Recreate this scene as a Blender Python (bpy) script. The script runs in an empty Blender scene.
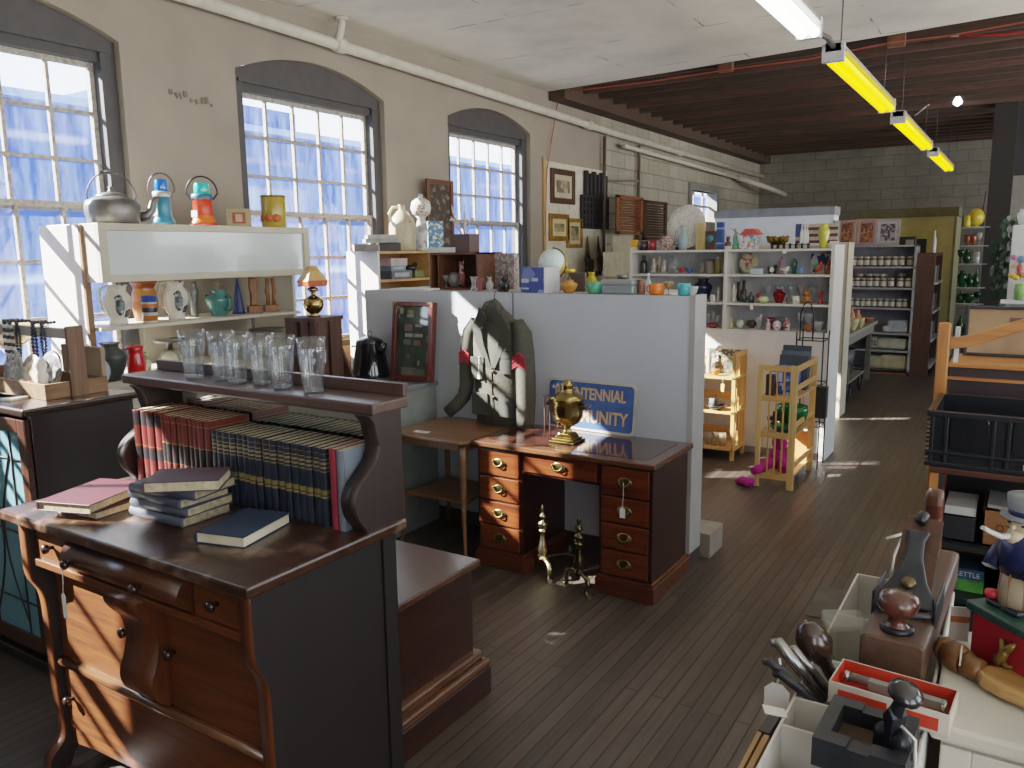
import bpy, bmesh, math, random
from mathutils import Matrix, Vector
rnd = random.Random(11)
PI = math.pi
COL = bpy.context.scene.collection
def rad(d): return math.radians(d)
# ---------------------------------------------------------------- camera model
def cam_basis(yaw, pitch, roll):
    cy, sy, cp, sp = math.cos(yaw), math.sin(yaw), math.cos(pitch), math.sin(pitch)
    f = Vector((-sy*cp, cy*cp, -sp)); r = Vector((cy, sy, 0)); u = r.cross(f)
    c, s = math.cos(roll), math.sin(roll)
    return c*r+s*u, -s*r+c*u, f
CR, CU, CF = cam_basis(rad(32.55), rad(9.363), rad(-.695))
FPX, CH = 799.6, 1.8
def P(x, y, z=None, X=None, Y=None):
    d = (x-512)/FPX*CR-(y-384)/FPX*CU+CF
    t = (z-CH)/d.z if z is not None else X/d.x if X is not None else Y/d.y
    return Vector((d.x*t, d.y*t, CH+d.z*t))
def mpp(p): return ((Vector(p)-Vector((0, 0, CH))).dot(CF))/FPX   # metres per pixel at a place
# ---------------------------------------------------------------- mesh builder
class MB:
    def __init__(s): s.v = []; s.f = []; s.s = []; s.m = []; s.mi = 0
    def add(s, vs, fs, sm=False):
        o = len(s.v); s.v += [Vector(v) for v in vs]
        for f in fs: s.f.append([o+i for i in f]); s.s.append(sm); s.m.append(s.mi)
        return s
    def mark(s): return len(s.v)
    def xf(s, k, M):
        for i in range(k, len(s.v)): s.v[i] = M @ s.v[i]
        return s
    def box(s, x0, x1, y0, y1, z0, z1):
        v = [(x0,y0,z0),(x1,y0,z0),(x1,y1,z0),(x0,y1,z0),(x0,y0,z1),(x1,y0,z1),(x1,y1,z1),(x0,y1,z1)]
        return s.add(v, [(0,3,2,1),(4,5,6,7),(0,1,5,4),(1,2,6,5),(2,3,7,6),(3,0,4,7)])
    def bx(s, c, d, r=None):
        k = s.mark(); s.box(-d[0]/2, d[0]/2, -d[1]/2, d[1]/2, -d[2]/2, d[2]/2)
        M = Matrix.Translation(c)
        if r: M = M @ (Matrix.Rotation(r[2],4,'Z') @ Matrix.Rotation(r[1],4,'Y') @ Matrix.Rotation(r[0],4,'X'))
        return s.xf(k, M)
    def bar(s, a, b, w, h):                       # box beam from a to b
        a, b = Vector(a), Vector(b); d = b-a; L = d.length; k = s.mark()
        s.box(0, L, -w/2, w/2, -h/2, h/2)
        M = d.to_track_quat('X', 'Z').to_matrix().to_4x4()
        return s.xf(k, Matrix.Translation(a) @ M)
    def lathe(s, prof, c=(0,0,0), n=18, ax='z', sm=True, sx=1, sy=1):
        vs = []
        for r, z in prof:
            r = max(r, 1e-4)
            for i in range(n):
                a = 2*PI*i/n; x, y = r*math.cos(a)*sx, r*math.sin(a)*sy
                p = (x,y,z) if ax == 'z' else (x,-z,y) if ax == '-y' else (z,x,y)
                vs.append((p[0]+c[0], p[1]+c[1], p[2]+c[2]))
        fs = [(j*n+i, j*n+(i+1)%n, (j+1)*n+(i+1)%n, (j+1)*n+i) for j in range(len(prof)-1) for i in range(n)]
        s.add(vs, fs, sm)
        if prof[0][0] > 1e-3: s.add([], []); s.f.append([len(s.v)-len(vs)+i for i in range(n)][::-1]); s.s.append(False); s.m.append(s.mi)
        if prof[-1][0] > 1e-3: s.f.append([len(s.v)-n+i for i in range(n)]); s.s.append(False); s.m.append(s.mi)
        return s
    def shell(s, prof, c=(0,0,0), n=18, t=.003):  # open vessel with wall thickness
        inner = [(max(r-t, 0), z) for r, z in prof[::-1]]; inner[-1] = (0, prof[0][1]+t*1.6)
        inner = [q for q in inner if q[1] >= prof[0][1]+t*1.5]
        return s.lathe([(0, prof[0][1])]+list(prof)+inner, c, n)
    def ell(s, c, rx, ry, rz, n=12, m=8):
        k = s.mark(); s.lathe([(math.sin(PI*j/m), -math.cos(PI*j/m)) for j in range(m+1)], n=n)
        return s.xf(k, Matrix.Translation(c) @ Matrix.Diagonal((rx, ry, rz, 1)))
    def tube(s, pts, r, n=8, closed=False, sm=True):
        pts = [Vector(p) for p in pts]; N = len(pts); vs = []; up = None
        for i, p in enumerate(pts):
            a = pts[(i-1) % N] if (closed or i > 0) else p; b = pts[(i+1) % N] if (closed or i < N-1) else p
            t = (b-a).normalized()
            if up is None: up = Vector((0,0,1)) if abs(t.z) < .9 else Vector((1,0,0))
            u = (up-t*up.dot(t)).normalized(); w = t.cross(u); up = u
            rr = r[i] if isinstance(r, (list, tuple)) else r
            for k in range(n):
                q = 2*PI*k/n; vs.append(p+u*(rr*math.cos(q))+w*(rr*math.sin(q)))
        M = N if closed else N-1
        fs = [(j*n+i, j*n+(i+1)%n, ((j+1)%N)*n+(i+1)%n, ((j+1)%N)*n+i) for j in range(M) for i in range(n)]
        s.add(vs, fs, sm)
        if not closed:
            o = len(s.v)-len(vs)
            for q in ([o+i for i in range(n)][::-1], [o+(N-1)*n+i for i in range(n)]): s.f.append(q); s.s.append(False); s.m.append(s.mi)
        return s
    def prism(s, poly, a, b, pl='xz', sm=False):
        n = len(poly)
        def q(u, w, d): return (u,d,w) if pl == 'xz' else (d,u,w) if pl == 'yz' else (u,w,d)
        vs = [q(u,w,a) for u, w in poly]+[q(u,w,b) for u, w in poly]
        s.add(vs, [(i,(i+1)%n,n+(i+1)%n,n+i) for i in range(n)], sm)
        o = len(s.v)-2*n
        for l in ([o+i for i in range(n)][::-1], [o+n+i for i in range(n)]): s.f.append(l); s.s.append(False); s.m.append(s.mi)
        return s
    def done(s, name, mat, parent=None, loc=None, org=None, rz=0, bev=0, seg=2):
        """org: subtract this world point; loc: object location; parent: child of"""
        me = bpy.data.meshes.new(name); o3 = Vector(org) if org is not None else Vector((0,0,0))
        me.from_pydata([v-o3 for v in s.v], [], s.f)
        for p, sm, mi in zip(me.polygons, s.s, s.m): p.use_smooth = sm; p.material_index = mi
        for m in (mat if isinstance(mat, (list, tuple)) else [mat]): me.materials.append(m)
        bm = bmesh.new(); bm.from_mesh(me); bmesh.ops.recalc_face_normals(bm, faces=bm.faces); bm.to_mesh(me); bm.free()
        o = bpy.data.objects.new(name, me); COL.objects.link(o)
        if parent: o.parent = parent
        if loc is not None: o.location = loc
        elif org is not None and not parent: o.location = o3
        o.rotation_euler.z = rz
        if bev:
            b = o.modifiers.new('bevel', 'BEVEL'); b.width = bev; b.segments = seg; b.limit_method = 'ANGLE'; b.angle_limit = rad(35)
        return o
def smooth_poly(pts, k=4):          # Catmull-Rom through an open chain of 2-D points
    out = []; n = len(pts)
    for i in range(n-1):
        p0, p1, p2, p3 = pts[max(i-1,0)], pts[i], pts[i+1], pts[min(i+2,n-1)]
        for j in range(k):
            t = j/k; out.append(tuple(.5*(2*b+(c-a)*t+(2*a-5*b+4*c-d)*t*t+(3*b-a-3*c+d)*t**3) for a, b, c, d in zip(p0,p1,p2,p3)))
    return out+[pts[-1]]
def tag(o, label=None, cat=None, group=None, kind=None):
    if label: o['label'] = label
    if cat: o['category'] = cat
    if group: o['group'] = group
    if kind: o['kind'] = kind
    return o
def thing(name, loc, label=None, cat=None, group=None, rz=0, kind=None):
    o = bpy.data.objects.new(name, None); COL.objects.link(o); o.empty_display_size = .05
    o.location = loc; o.rotation_euler.z = rz
    return tag(o, label, cat, group, kind)
def dup(root, loc, rz=None, label=None, group=None, scale=None):
    r = root.copy(); COL.objects.link(r); r.location = loc
    if rz is not None: r.rotation_euler.z = rz
    if scale: r.scale = scale
    if label: r['label'] = label
    if group: r['group'] = group
    for ch in list(root.children):
        c = ch.copy(); COL.objects.link(c); c.parent = r
        for g in list(ch.children):
            d = g.copy(); COL.objects.link(d); d.parent = c
    return r
# ---------------------------------------------------------------- materials
def lin(h):
    h = h.lstrip('#'); c = [int(h[i:i+2], 16)/255 for i in (0, 2, 4)]
    return tuple(((x+.055)/1.055)**2.4 if x > .04045 else x/12.92 for x in c)+(1,)
def base(name):
    m = bpy.data.materials.new(name); m.use_nodes = True; n = m.node_tree.nodes; l = m.node_tree.links
    return m, n, l, n['Principled BSDF']
def N(n, t, **k):
    q = n.new(t)
    for a, b in k.items():
        if a in ('ins',):
            for i, v in b.items(): q.inputs[i].default_value = v
        else: setattr(q, a, b)
    return q
def coords(n, l, sc=(1,1,1), src='Object', rot=(0,0,0)):
    t = N(n, 'ShaderNodeTexCoord'); mp = N(n, 'ShaderNodeMapping'); mp.inputs['Scale'].default_value = sc; mp.inputs['Rotation'].default_value = rot
    l.new(t.outputs[src], mp.inputs[0]); return mp.outputs[0]
def ramp(n, stops, interp='LINEAR'):
    r = N(n, 'ShaderNodeValToRGB'); e = r.color_ramp.elements; r.color_ramp.interpolation = interp
    while len(e) > 1: e.remove(e[-1])
    e[0].position = stops[0][0]; e[0].color = stops[0][1]
    for p, c in stops[1:]: q = e.new(p); q.color = c
    return r
CACHE = {}
def paint(col, rough=.5, metal=0, var=.12, scale=9, coat=0, bump=0, trans=0):
    key = (col, rough, metal, var, scale, coat, bump, trans)
    if key in CACHE: return CACHE[key]
    m, n, l, b = base('paint_'+col.lstrip('#'))
    c = lin(col); d = tuple(x*(1-var*1.6) for x in c[:3])+(1,); e = tuple(min(1, x*(1+var)) for x in c[:3])+(1,)
    nz = N(n, 'ShaderNodeTexNoise', ins={'Scale': scale, 'Detail': 3}); l.new(coords(n, l), nz.inputs[0])
    r = ramp(n, [(.3, d), (.55, c), (.75, e)]); l.new(nz.outputs[0], r.inputs[0]); l.new(r.outputs[0], b.inputs['Base Color'])
    b.inputs['Roughness'].default_value = rough; b.inputs['Metallic'].default_value = metal; b.inputs['Coat Weight'].default_value = coat
    b.inputs['Transmission Weight'].default_value = trans
    if bump:
        bp = N(n, 'ShaderNodeBump', ins={'Strength': bump, 'Distance': .01}); l.new(nz.outputs[0], bp.inputs['Height']); l.new(bp.outputs[0], b.inputs['Normal'])
    CACHE[key] = m; return m
def wood(c1, c2, axis='x', rough=.35, coat=.2, sc=1.0, wear=None):
    key = ('w', c1, c2, axis, rough, coat, sc, wear)
    if key in CACHE: return CACHE[key]
    m, n, l, b = base('wood_'+c1.lstrip('#'))
    s = {'x': (2.2, 34, 34), 'y': (34, 2.2, 34), 'z': (34, 34, 2.2)}[axis]; s = tuple(q*sc for q in s)
    nz = N(n, 'ShaderNodeTexNoise', ins={'Scale': 1, 'Detail': 5, 'Roughness': .65, 'Distortion': .6}); l.new(coords(n, l, s), nz.inputs[0])
    r = ramp(n, [(.28, lin(c1)), (.5, tuple((a+q)/2 for a, q in zip(lin(c1), lin(c2)))), (.72, lin(c2))]); l.new(nz.outputs[0], r.inputs[0]); out = r.outputs[0]
    if wear:
        n2 = N(n, 'ShaderNodeTexNoise', ins={'Scale': 7, 'Detail': 6, 'Roughness': .7}); l.new(coords(n, l), n2.inputs[0])
        r2 = ramp(n, [(.52, (0,0,0,1)), (.68, (.75,.75,.75,1))]); l.new(n2.outputs[0], r2.inputs[0])
        mx = N(n, 'ShaderNodeMixRGB'); l.new(r2.outputs[0], mx.inputs[0]); l.new(out, mx.inputs[1]); mx.inputs[2].default_value = lin(wear); out = mx.outputs[0]
    l.new(out, b.inputs['Base Color']); b.inputs['Roughness'].default_value = rough; b.inputs['Coat Weight'].default_value = coat; b.inputs['Coat Roughness'].default_value = .25
    bp = N(n, 'ShaderNodeBump', ins={'Strength': .12, 'Distance': .004}); l.new(nz.outputs[0], bp.inputs['Height']); l.new(bp.outputs[0], b.inputs['Normal'])
    CACHE[key] = m; return m
def glass(tint='ffffff', milk=.06, milkcol='ffffff', gl=.35):
    key = ('g', tint, milk, milkcol, gl)
    if key in CACHE: return CACHE[key]
    m, n, l, b = base('glass_'+tint); out = n['Material Output']; n.remove(b)
    tr = N(n, 'ShaderNodeBsdfTransparent'); tr.inputs[0].default_value = lin(tint)
    gs = N(n, 'ShaderNodeBsdfGlossy'); gs.inputs['Roughness'].default_value = .04
    lw = N(n, 'ShaderNodeLayerWeight', ins={'Blend': .3}); mu = N(n, 'ShaderNodeMath', operation='MULTIPLY_ADD'); mu.inputs[1].default_value = gl; mu.inputs[2].default_value = .05
    l.new(lw.outputs['Facing'], mu.inputs[0]); mx = N(n, 'ShaderNodeMixShader'); l.new(mu.outputs[0], mx.inputs[0]); l.new(tr.outputs[0], mx.inputs[1]); l.new(gs.outputs[0], mx.inputs[2])
    df = N(n, 'ShaderNodeBsdfDiffuse'); df.inputs[0].default_value = lin(milkcol); tl = N(n, 'ShaderNodeBsdfTranslucent'); tl.inputs[0].default_value = lin(milkcol)
    ad = N(n, 'ShaderNodeMixShader'); ad.inputs[0].default_value = .5; l.new(df.outputs[0], ad.inputs[1]); l.new(tl.outputs[0], ad.inputs[2])
    m2 = N(n, 'ShaderNodeMixShader'); m2.inputs[0].default_value = milk; l.new(mx.outputs[0], m2.inputs[1]); l.new(ad.outputs[0], m2.inputs[2])
    l.new(m2.outputs[0], out.inputs[0]); CACHE[key] = m; return m
def emit(col, st):
    key = ('e', col, st)
    if key in CACHE: return CACHE[key]
    m, n, l, b = base('lamp_'+col); b.inputs['Base Color'].default_value = lin(col); b.inputs['Emission Color'].default_value = lin(col); b.inputs['Emission Strength'].default_value = st
    CACHE[key] = m; return m
def bands(name, stops, h, rough=.5, axis='Z', src='Object'):
    m, n, l, b = base(name); t = N(n, 'ShaderNodeTexCoord'); sp = N(n, 'ShaderNodeSeparateXYZ'); l.new(t.outputs[src], sp.inputs[0])
    mu = N(n, 'ShaderNodeMath', operation='DIVIDE'); mu.inputs[1].default_value = h; l.new(sp.outputs[axis], mu.inputs[0])
    r = ramp(n, [(p, lin(c)) for p, c in stops], 'CONSTANT'); l.new(mu.outputs[0], r.inputs[0])
    nz = N(n, 'ShaderNodeTexNoise', ins={'Scale': 60, 'Detail': 3}); l.new(t.outputs['Object'], nz.inputs[0])
    mx = N(n, 'ShaderNodeMixRGB', blend_type='MULTIPLY'); mx.inputs[0].default_value = .45; l.new(r.outputs[0], mx.inputs[1]); l.new(nz.outputs[0], mx.inputs[2])
    l.new(mx.outputs[0], b.inputs['Base Color']); b.inputs['Roughness'].default_value = rough; return m
def spots(name, ground, cols, scale=30, rough=.3, thr=.45):        # blotchy printed / painted pattern
    m, n, l, b = base(name); v = coords(n, l)
    vo = N(n, 'ShaderNodeTexVoronoi', ins={'Scale': scale}); l.new(v, vo.inputs[0])
    sp = N(n, 'ShaderNodeSeparateColor'); l.new(vo.outputs['Color'], sp.inputs[0])
    k = len(cols); r = ramp(n, [(0, lin(ground))]+[(thr+(1-thr)*i/k, lin(c)) for i, c in enumerate(cols)], 'CONSTANT'); l.new(sp.outputs[0], r.inputs[0])
    l.new(r.outputs[0], b.inputs['Base Color']); b.inputs['Roughness'].default_value = rough; return m
def boards(name, c1, c2, cm, bw, rh, swz, rough=.5, mort=.006, bump=.3, dirt=.5, coat=0, squash=.5):
    """brick texture laid in a plane; swz picks the two axes"""
    m, n, l, b = base(name); t = N(n, 'ShaderNodeTexCoord'); sp = N(n, 'ShaderNodeSeparateXYZ'); cb = N(n, 'ShaderNodeCombineXYZ'); l.new(t.outputs['Object'], sp.inputs[0])
    l.new(sp.outputs[swz[0]], cb.inputs[0]); l.new(sp.outputs[swz[1]], cb.inputs[1])
    br = N(n, 'ShaderNodeTexBrick', ins={'Scale': 1, 'Mortar Size': mort, 'Mortar Smooth': .3, 'Brick Width': bw, 'Row Height': rh, 'Color1': lin(c1), 'Color2': lin(c2), 'Mortar': lin(cm), 'Bias': 0.})
    br.offset = squash; br.offset_frequency = 2; l.new(cb.outputs[0], br.inputs[0])
    nz = N(n, 'ShaderNodeTexNoise', ins={'Scale': 1.3, 'Detail': 6, 'Roughness': .65}); l.new(t.outputs['Object'], nz.inputs[0])
    mp = N(n, 'ShaderNodeMapping'); mp.inputs['Scale'].default_value = (3, 45, 1); l.new(cb.outputs[0], mp.inputs[0])
    n2 = N(n, 'ShaderNodeTexNoise', ins={'Scale': 1, 'Detail': 4}); l.new(mp.outputs[0], n2.inputs[0])
    r1 = ramp(n, [(.3, (1-dirt,)*3+(1,)), (.7, (1+dirt*.35,)*3+(1,))]); l.new(nz.outputs[0], r1.inputs[0])
    r2 = ramp(n, [(.3, (1-dirt*.6,)*3+(1,)), (.7, (1+dirt*.2,)*3+(1,))]); l.new(n2.outputs[0], r2.inputs[0])
    a = N(n, 'ShaderNodeMixRGB', blend_type='MULTIPLY'); a.inputs[0].default_value = 1; l.new(br.outputs['Color'], a.inputs[1]); l.new(r1.outputs[0], a.inputs[2])
    c = N(n, 'ShaderNodeMixRGB', blend_type='MULTIPLY'); c.inputs[0].default_value = 1; l.new(a.outputs[0], c.inputs[1]); l.new(r2.outputs[0], c.inputs[2])
    l.new(c.outputs[0], b.inputs['Base Color'])
    rr = N(n, 'ShaderNodeMapRange', ins={'To Min': rough-.12, 'To Max': rough+.18}); l.new(nz.outputs[0], rr.inputs[0]); l.new(rr.outputs[0], b.inputs['Roughness'])
    bp = N(n, 'ShaderNodeBump', ins={'Strength': bump, 'Distance': .006}); iv = N(n, 'ShaderNodeMath', operation='SUBTRACT'); iv.inputs[0].default_value = 1; l.new(br.outputs['Fac'], iv.inputs[1]); l.new(iv.outputs[0], bp.inputs['Height']); l.new(bp.outputs[0], b.inputs['Normal'])
    b.inputs['Coat Weight'].default_value = coat; return m
def text(name, body, size, mat, parent, loc, rot=(PI/2,0,0), ext=.001, sx=1, align='CENTER', bold=0):
    cu = bpy.data.curves.new(name, 'FONT'); cu.body = body; cu.size = size; cu.extrude = ext; cu.align_x = align; cu.align_y = 'CENTER'; cu.resolution_u = 3; cu.offset = bold
    t = bpy.data.objects.new('tmp', cu); COL.objects.link(t); dg = bpy.context.evaluated_depsgraph_get()
    me = bpy.data.meshes.new_from_object(t.evaluated_get(dg)); bpy.data.objects.remove(t); me.materials.clear(); me.materials.append(mat)
    o = bpy.data.objects.new(name, me); COL.objects.link(o); o.parent = parent; o.location = loc; o.rotation_euler = rot; o.scale = (sx,1,1); return o
def arcpts(c, r, a0, a1, n, pl='xz', sx=1, sz=1):
    out = []
    for i in range(n+1):
        a = rad(a0+(a1-a0)*i/n); u, w = r*math.cos(a)*sx, r*math.sin(a)*sz
        out.append((c[0]+u, c[1], c[2]+w) if pl == 'xz' else (c[0], c[1]+u, c[2]+w) if pl == 'yz' else (c[0]+u, c[1]+w, c[2]))
    return out
WHITE = 'dcdad2'
# ================================================================ room
WX = -4.9
Y0, Y1 = -2.6, 17.5; XR = 3.4; CZ = 3.65
M_floor = boards('floor_planks', '564a42', '443a34', '1f1915', 1.9, .058, 'YX', rough=.45, mort=.0035, bump=.35, dirt=.5)
M_plaster = paint('8c8377', .85, var=.07, scale=2.2, bump=.25)
M_block = boards('painted_block', 'a09b8c', '969182', '7c786a', .42, .21, 'YZ', rough=.8, mort=.012, bump=.5, dirt=.25)
M_blockx = boards('dark_block', '8a877d', '848176', '77746a', .42, .21, 'XZ', rough=.85, mort=.012, bump=.5, dirt=.3)
M_dgrey = paint('3a393a', .6, var=.12)
M_muntin = paint('a39d93', .6, var=.3, scale=40)
def ceiling_mat():
    m, n, l, b = base('ceiling_plaster'); v = coords(n, l)
    nz = N(n, 'ShaderNodeTexNoise', ins={'Scale': .9, 'Detail': 6, 'Roughness': .65}); l.new(v, nz.inputs[0])
    r = ramp(n, [(.3, lin('c2beb4')), (.5, lin('d8d4ca')), (.7, lin('e4e0d6'))]); l.new(nz.outputs[0], r.inputs[0])
    sp = N(n, 'ShaderNodeSeparateXYZ'); l.new(v, sp.inputs[0]); cb = N(n, 'ShaderNodeCombineXYZ'); l.new(sp.outputs[0], cb.inputs[0]); l.new(sp.outputs[1], cb.inputs[1])
    n3 = N(n, 'ShaderNodeTexNoise', ins={'Scale': 3, 'Detail': 3}); l.new(v, n3.inputs[0])
    ad = N(n, 'ShaderNodeVectorMath', operation='MULTIPLY_ADD'); ad.inputs[1].default_value = (.05,.05,0); l.new(n3.outputs['Color'], ad.inputs[0]); l.new(cb.outputs[0], ad.inputs[2])
    br = N(n, 'ShaderNodeTexBrick', ins={'Scale': 1, 'Mortar Size': .009, 'Mortar Smooth': .6, 'Brick Width': 2.4, 'Row Height': 1.15}); l.new(ad.outputs[0], br.inputs[0])
    rr = ramp(n, [(.45, (0,0,0,1)), (.6, (1,1,1,1))]); l.new(n3.outputs[0], rr.inputs[0])
    mu = N(n, 'ShaderNodeMath', operation='MULTIPLY'); l.new(br.outputs['Fac'], mu.inputs[0]); l.new(rr.outputs[0], mu.inputs[1])
    mx = N(n, 'ShaderNodeMixRGB'); l.new(mu.outputs[0], mx.inputs[0]); l.new(r.outputs[0], mx.inputs[1]); mx.inputs[2].default_value = lin('5e584e')
    l.new(mx.outputs[0], b.inputs['Base Color']); b.inputs['Roughness'].default_value = .9; return m
def S(o): o['kind'] = 'structure'; return o
S(MB().box(WX-.3, XR+.2, Y0-.2, Y1+.3, -.15, 0).done('floor', M_floor))
# ceiling: plaster over the front, open joists over the rear
S(MB().prism([(WX-.2,Y0-.2),(XR+.2,Y0-.2),(XR+.2,7.62),(1,7.86),(-.17,7.97),(-1.9,8.19),(-3.3,8.36),(WX-.2,8.52)], CZ, CZ+.03, 'xy').done('ceiling', ceiling_mat()))
M_joist = wood('32271f', '503e32', 'x', rough=.8, coat=0)
M_joist2 = wood('3a2820', '60453a', 'x', rough=.8, coat=0)
S(MB().box(WX-.3, XR+.2, Y0-.2, Y1+.3, 3.95, 4.0).done('ceiling_deck', boards('deck', '46342a', '382a21', '1c1511', 4, .14, 'XY', rough=.8, dirt=.5)))
yj, k = 8.62, 0
while yj < Y1-.1:
    S(MB().box(WX-.05, XR, yj-.025, yj+.025, 3.68, 3.93).done('ceiling_joist', M_joist2 if k % 3 == 1 else M_joist)); yj += .42; k += 1
for bx_, by_ in ((726,66),(897,40)):
    q = P(bx_, by_, z=3.66); S(MB().box(-.07,.07,-.03,.03,-.06,.12).done('ceiling_block', paint('6b4a34', .8, var=.3), loc=q))
S(MB().box(WX, WX+.22, 8.55, Y1, 3.56, 3.95).done('ceiling_ledger', M_joist))
# window openings: y0, y1, sill, spring, rise
WINS = [(-.44,1.25,1.60,3.13,.17),(1.53,3.15,1.02,3.13,.17),(4.03,5.63,1.02,3.13,.17),(6.56,8.13,1.02,3.13,.16)]  # first opening lies out of view, its edges and sill shaped for the sun
def arch(w, y): c, h = (w[0]+w[1])/2, (w[1]-w[0])/2; return w[3]+w[4]*(1-((y-c)/h)**2)
wm = MB(); cur = Y0-.2; RX = WX-.26; top = 4.0
def quad(m, a, b, c, d): m.add([a,b,c,d], [(0,1,2,3)])
def wallq(m, ya, yb, za, zb): quad(m, (WX,ya,za),(WX,yb,za),(WX,yb,zb),(WX,ya,zb))
for w in WINS:
    wallq(wm, cur, w[0], 0, top); wallq(wm, w[0], w[1], 0, w[2]); ys = [w[0]+(w[1]-w[0])*i/16 for i in range(17)]
    for a, b in zip(ys, ys[1:]):
        wm.add([(WX,a,arch(w,a)),(WX,b,arch(w,b)),(WX,b,top),(WX,a,top)], [(0,1,2,3)])
        wm.add([(WX,a,arch(w,a)),(WX,b,arch(w,b)),(RX,b,arch(w,b)),(RX,a,arch(w,a))], [(0,1,2,3)], True)
    for y in (w[0], w[1]): quad(wm, (WX,y,w[2]),(RX,y,w[2]),(RX,y,w[3]),(WX,y,w[3]))
    quad(wm, (WX,w[0],w[2]),(WX,w[1],w[2]),(RX,w[1],w[2]),(RX,w[0],w[2])); cur = w[1]
wallq(wm, cur, 9.95, 0, top)
S(wm.done('wall_left', M_plaster))
# rear block wall with its small high window
wb = MB(); SW = (13.35, 14.75, 2.3, 2.82)
for a, b, c, d in ((9.95,SW[0],0,top),(SW[0],SW[1],0,SW[2]),(SW[0],SW[1],SW[3],top),(SW[1],Y1,0,top)): wallq(wb, a, b, c, d)
for y in SW[:2]: quad(wb, (WX,y,SW[2]),(WX-.2,y,SW[2]),(WX-.2,y,SW[3]),(WX,y,SW[3]))
for z in SW[2:]: quad(wb, (WX,SW[0],z),(WX,SW[1],z),(WX-.2,SW[1],z),(WX-.2,SW[0],z))
S(wb.done('wall_left_rear', M_block))
S(MB().box(WX, XR, Y1, Y1+.2, 0, 4).done('wall_back', M_blockx))
# right and front walls stand outside the picture; tall openings in them let daylight in
wr = MB(); edges = [Y0, -1.6, .4, 1.6, 3.6, 4.8, 6.8, 8.0, 10, 11, 13, 14, 16.5, Y1]
for i in range(0, len(edges)-1):
    if i % 2 == 0: wr.box(XR, XR+.2, edges[i], edges[i+1], 0, 4)
    else: wr.box(XR, XR+.2, edges[i], edges[i+1], 0, .9); wr.box(XR, XR+.2, edges[i], edges[i+1], 3.2, 4)
S(wr.done('wall_right', M_plaster))
wf = MB(); edges = [WX-.2, 1.2, 2.8, XR+.2]
for i in range(len(edges)-1):
    if i % 2 == 0: wf.box(edges[i], edges[i+1], Y0-.2, Y0, 0, 4)
    else: wf.box(edges[i], edges[i+1], Y0-.2, Y0, 0, .9); wf.box(edges[i], edges[i+1], Y0-.2, Y0, 3.2, 4)
S(wf.done('wall_front', M_plaster))
# --------------------------------------------------------------- windows
def pane_mat():
    m, n, l, b = base('old_window_glass'); out = n['Material Output']; n.remove(b); v = coords(n, l, (1, 6, 1.2))
    nz = N(n, 'ShaderNodeTexNoise', ins={'Scale': 2.2, 'Detail': 5, 'Roughness': .7}); l.new(v, nz.inputs[0])
    r = N(n, 'ShaderNodeMapRange', ins={'From Min': .35, 'From Max': .75, 'To Min': .0, 'To Max': .05}); l.new(nz.outputs[0], r.inputs[0])
    tr = N(n, 'ShaderNodeBsdfTransparent'); tr.inputs[0].default_value = (.93,.95,1,1)
    gs = N(n, 'ShaderNodeBsdfGlossy'); gs.inputs['Roughness'].default_value = .05
    mx = N(n, 'ShaderNodeMixShader'); mx.inputs[0].default_value = .05; l.new(tr.outputs[0], mx.inputs[1]); l.new(gs.outputs[0], mx.inputs[2])
    tl = N(n, 'ShaderNodeBsdfTranslucent'); tl.inputs[0].default_value = (.5,.66,1,1)
    m2 = N(n, 'ShaderNodeMixShader'); l.new(r.outputs[0], m2.inputs[0]); l.new(mx.outputs[0], m2.inputs[1]); l.new(tl.outputs[0], m2.inputs[2]); l.new(m2.outputs[0], out.inputs[0]); return m
M_pane = pane_mat()
def window(i, w, cols=5):
    y0, y1, zs = w[0], w[1], w[2]; zh = 3.03; org = Vector((WX-.15, (y0+y1)/2, zs))
    t = thing('window_%d' % i, org, kind='structure')
    f = MB(); cx0, cx1 = WX-.09, WX-.055; zt = 3.07
    f.box(cx0, cx1, y0+.002, y0+.10, zs, zt); f.box(cx0, cx1, y1-.10, y1-.002, zs, zt); f.box(WX-.24, WX-.02, y0+.002, y1-.002, zs, zs+.05)
    ys = [y0+.002+(y1-y0-.004)*q/16 for q in range(17)]
    f.prism([(y, arch(w, y)-.004) for y in ys]+[(y1-.002, zt), (y0+.002, zt)], WX-.10, WX-.055, 'yz')
    f.box(cx0, WX-.04, y0+.06, y1-.06, zt-.012, zt+.012); f.box(WX-.2, WX-.08, y0+.09, y1-.09, 3.0, zt-.01)
    f.box(WX-.2, cx0, y0+.06, y0+.10, zs, zt); f.box(WX-.2, cx0, y1-.10, y1-.06, zs, zt)
    f.done('window_frame', M_dgrey, t, org=org)
    a, b = y0+.11, y1-.11; mid = 2.09
    for x, z0, z1, rows in ((WX-.155, mid, 2.985, 3), (WX-.12, zs+.05, mid+.03, 3)):
        s = MB()
        s.box(x-.018, x+.018, a-.02, a+.02, z0, z1+.02); s.box(x-.018, x+.018, b-.02, b+.02, z0, z1+.02)
        s.box(x-.019, x+.019, a, b, z0-.005, z0+.035); s.box(x-.019, x+.019, a, b, z1-.015, z1+.02)
        s.done('sash', M_muntin, t, org=org)
        q = MB()
        for c in range(1, cols): y = a+(b-a)*c/cols; q.box(x-.014, x+.014, y-.0105, y+.0105, z0, z1)
        for c in range(1, rows): z = z0+.02+(z1-z0-.02)*c/rows; q.box(x-.013, x+.013, a, b, z-.0105, z+.0105)
        q.done('muntin_grid', M_muntin, t, org=org)
        MB().box(x-.003, x+.003, a, b, z0+.02, z1).done('pane', M_pane, t, org=org)
for i, w in enumerate(WINS): window(i+1, w, 5)
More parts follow.
